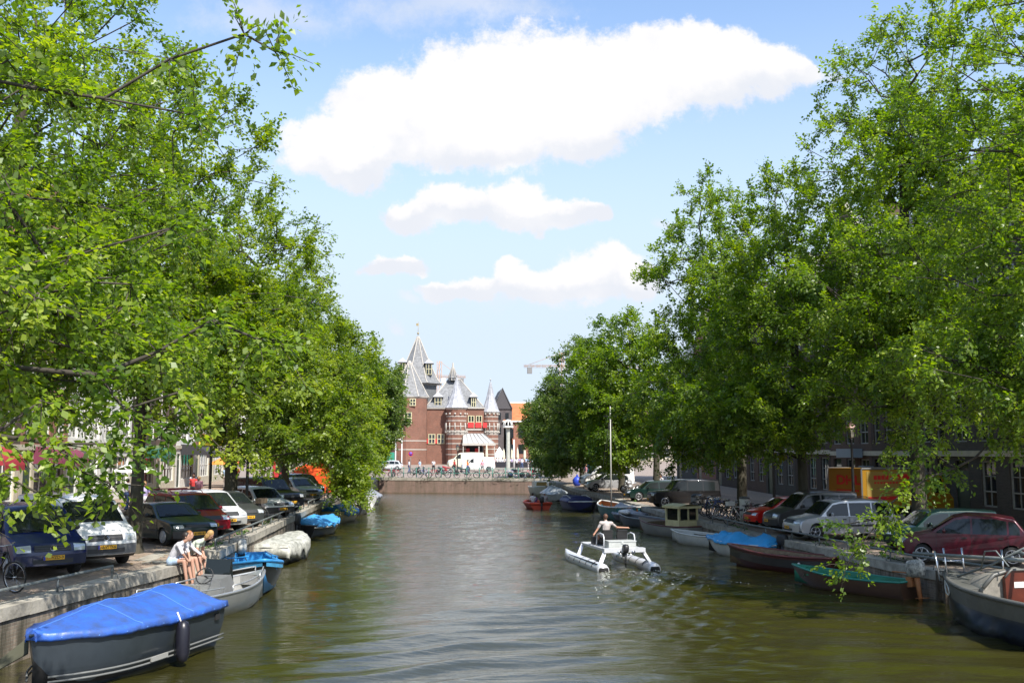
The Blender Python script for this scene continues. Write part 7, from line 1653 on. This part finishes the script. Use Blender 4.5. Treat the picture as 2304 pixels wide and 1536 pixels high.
# terraces on the left street: tables and parasols
def pub_parasol(x, y, col, label, closed=False):
    r = empty('parasol', (x,y,gz(x,y)+.05), 0, label, 'parasol', 'open cafe parasols on left street'); b = MB(); b.tube([(0,0,0),(0,0,2.6)], .03, 6); b.build('pole', M_conc, r)
    b = MB(); b.lathe([(1.35,1.95),(1.3,2.05),(.5,2.45),(.03,2.65)], 8, sm=False, caps=False); b.build('canopy', col, r)
pub_parasol(-16.9,87,mat('orange canvas',(0.72,0.27,0.05),.8),'orange open parasol at the cafe beyond the forked elm'); pub_parasol(-17.2,90.5,M_redaw,'red open parasol at the cafe beyond the forked elm'); pub_parasol(-17.6,63,M_white,'white open parasol at the white plastered house')
# litter bin, blue bag, market cloths on the right bank
r = empty('litter_bin', (16.0,58.3,.86), 0, 'grey round litter bin at the off-roader end of the bicycle row', 'litter bin'); b = MB(); b.lathe([(.28,0),(.30,.05),(.30,.95),(.26,1.0)], 14); b.build('drum', M_gtrim, r); b = MB(); b.lathe([(.31,.95),(.31,1.02),(.18,1.12),(.02,1.14)], 14); b.build('lid', M_trim, r)
r = empty('advert_pillar', (16.3,50.2,.88), 0, 'white notice drum standing among the parked bicycles', 'notice drum'); b = MB(); b.lathe([(.26,0),(.26,1.15),(.22,1.2)], 14); b.build('drum', M_wgel, r); b = MB(); b.lathe([(.28,1.2),(.25,1.26),(.05,1.32)], 14); b.build('cap', M_gtrim, r)
def stall(loc, rz, w, d, h, m, label):
    r = empty('market_stall', loc, rz, label, 'market stall', 'covered market stalls on right bank'); b = MB()
    b.grid([[(-w/2+w*i/8, -d/2+d*j/6, h+.35*math.sin(math.pi*j/6)+.06*noise.noise(Vector((i,j,h)))) for j in range(7)] for i in range(9)])
    for y in (-d/2, d/2): b.grid([[(-w/2+w*i/8, y, h+.06*noise.noise(Vector((i,0 if y < 0 else 6,h)))) for i in range(9)], [(-w/2+w*i/8, y+.05*math.sin(i*2), .9) for i in range(9)]])
    b.build('cloth', m, r); q = MB()
    for x in (-w/2,w/2):
        for y in (-d/2,d/2): q.tube([(x,y,0),(x,y,h)], .03, 5)
    q.box(-w/2,w/2,-d/2+.1,d/2-.1,.75,.8); q.build('trestle', M_wood, r)
stall((17.3,99,1.45), R(95), 4.2, 2.0, 2.5, mat('sea blue cloth',(0.03,0.28,0.42),.7,var=.2,vscale=2), 'market stall with sea blue cloth above the white van on right bank')
stall((16.8,93.5,1.4), R(95), 3.4, 1.8, 2.7, mat('mint green cloth',(0.18,0.55,0.45),.7,var=.2,vscale=2), 'market stall with mint green roof cloth on right bank')
r = empty('blue_bag', (14.0,91.5,1.33), 0, 'bright blue rubbish bag on the right quay by the cream cruiser', 'bag'); b = MB(); b.ball((0,0,.45), (.42,.36,.48), 12); b.v = [tuple(Vector(p)*(1+.12*noise.noise(Vector(p)*4))) for p in b.v]; b.build('sack', mat('blue bag',(0.03,0.07,0.5),.4), r); b = MB(); b.ball((0,0,.98), (.1,.1,.12), 8); b.build('knot', mat('blue bag',(0.03,0.07,0.5),.4), r)
# tufts of weeds
M_weed = mat('weed green', (0.07,0.15,0.02), .7, var=.3)
wp = [(x, y, 1.6, .7,.12,.10) for x, y in ((8.6,109.4),(9.3,109.2),(5.2,110.4),(11.5,108.5),(1.0,111.7),(-3.5,113.1))] + [(qx(QLs,y)-.5, y, gzL(y), .08,.7,.05) for y in (19,21.5,36,41,47,58)] + [(qx(QR,y)+.6, y, gzR(y), .1,.8,.05) for y in (27,33,38,47,56,70)]
weeds('quay_weeds', wp, 130, .11, 'tufts of green weeds growing along the quay edges', M_weed)
# fallen leaves on the near pavement
rng = np.random.RandomState(8); co = []; fq = []
for k in range(900):
    y = rng.uniform(17, 60); x = qx(QLs, y)-.6-abs(rng.normal(0,3)); s_ = rng.uniform(.03,.06); a = rng.uniform(0,6.3); i = len(co)
    for j in range(4): co.append((x+s_*math.cos(a+j*math.pi/2)*(1.4 if j%2 else .8), y+s_*math.sin(a+j*math.pi/2)*(1.4 if j%2 else .8), gzL(y)+.065+rng.uniform(0,.015)))
    fq.append((i,i+1,i+2,i+3))
me = fast_mesh('fallen_leaves', np.array(co), np.array(fq)); me.materials.append(mat('dry leaf',(0.22,0.14,0.05),.8,var=.4,vscale=9)); tag(link('fallen_leaves', me), 'dry fallen leaves scattered on the left pavement', 'leaves', kind='stuff')
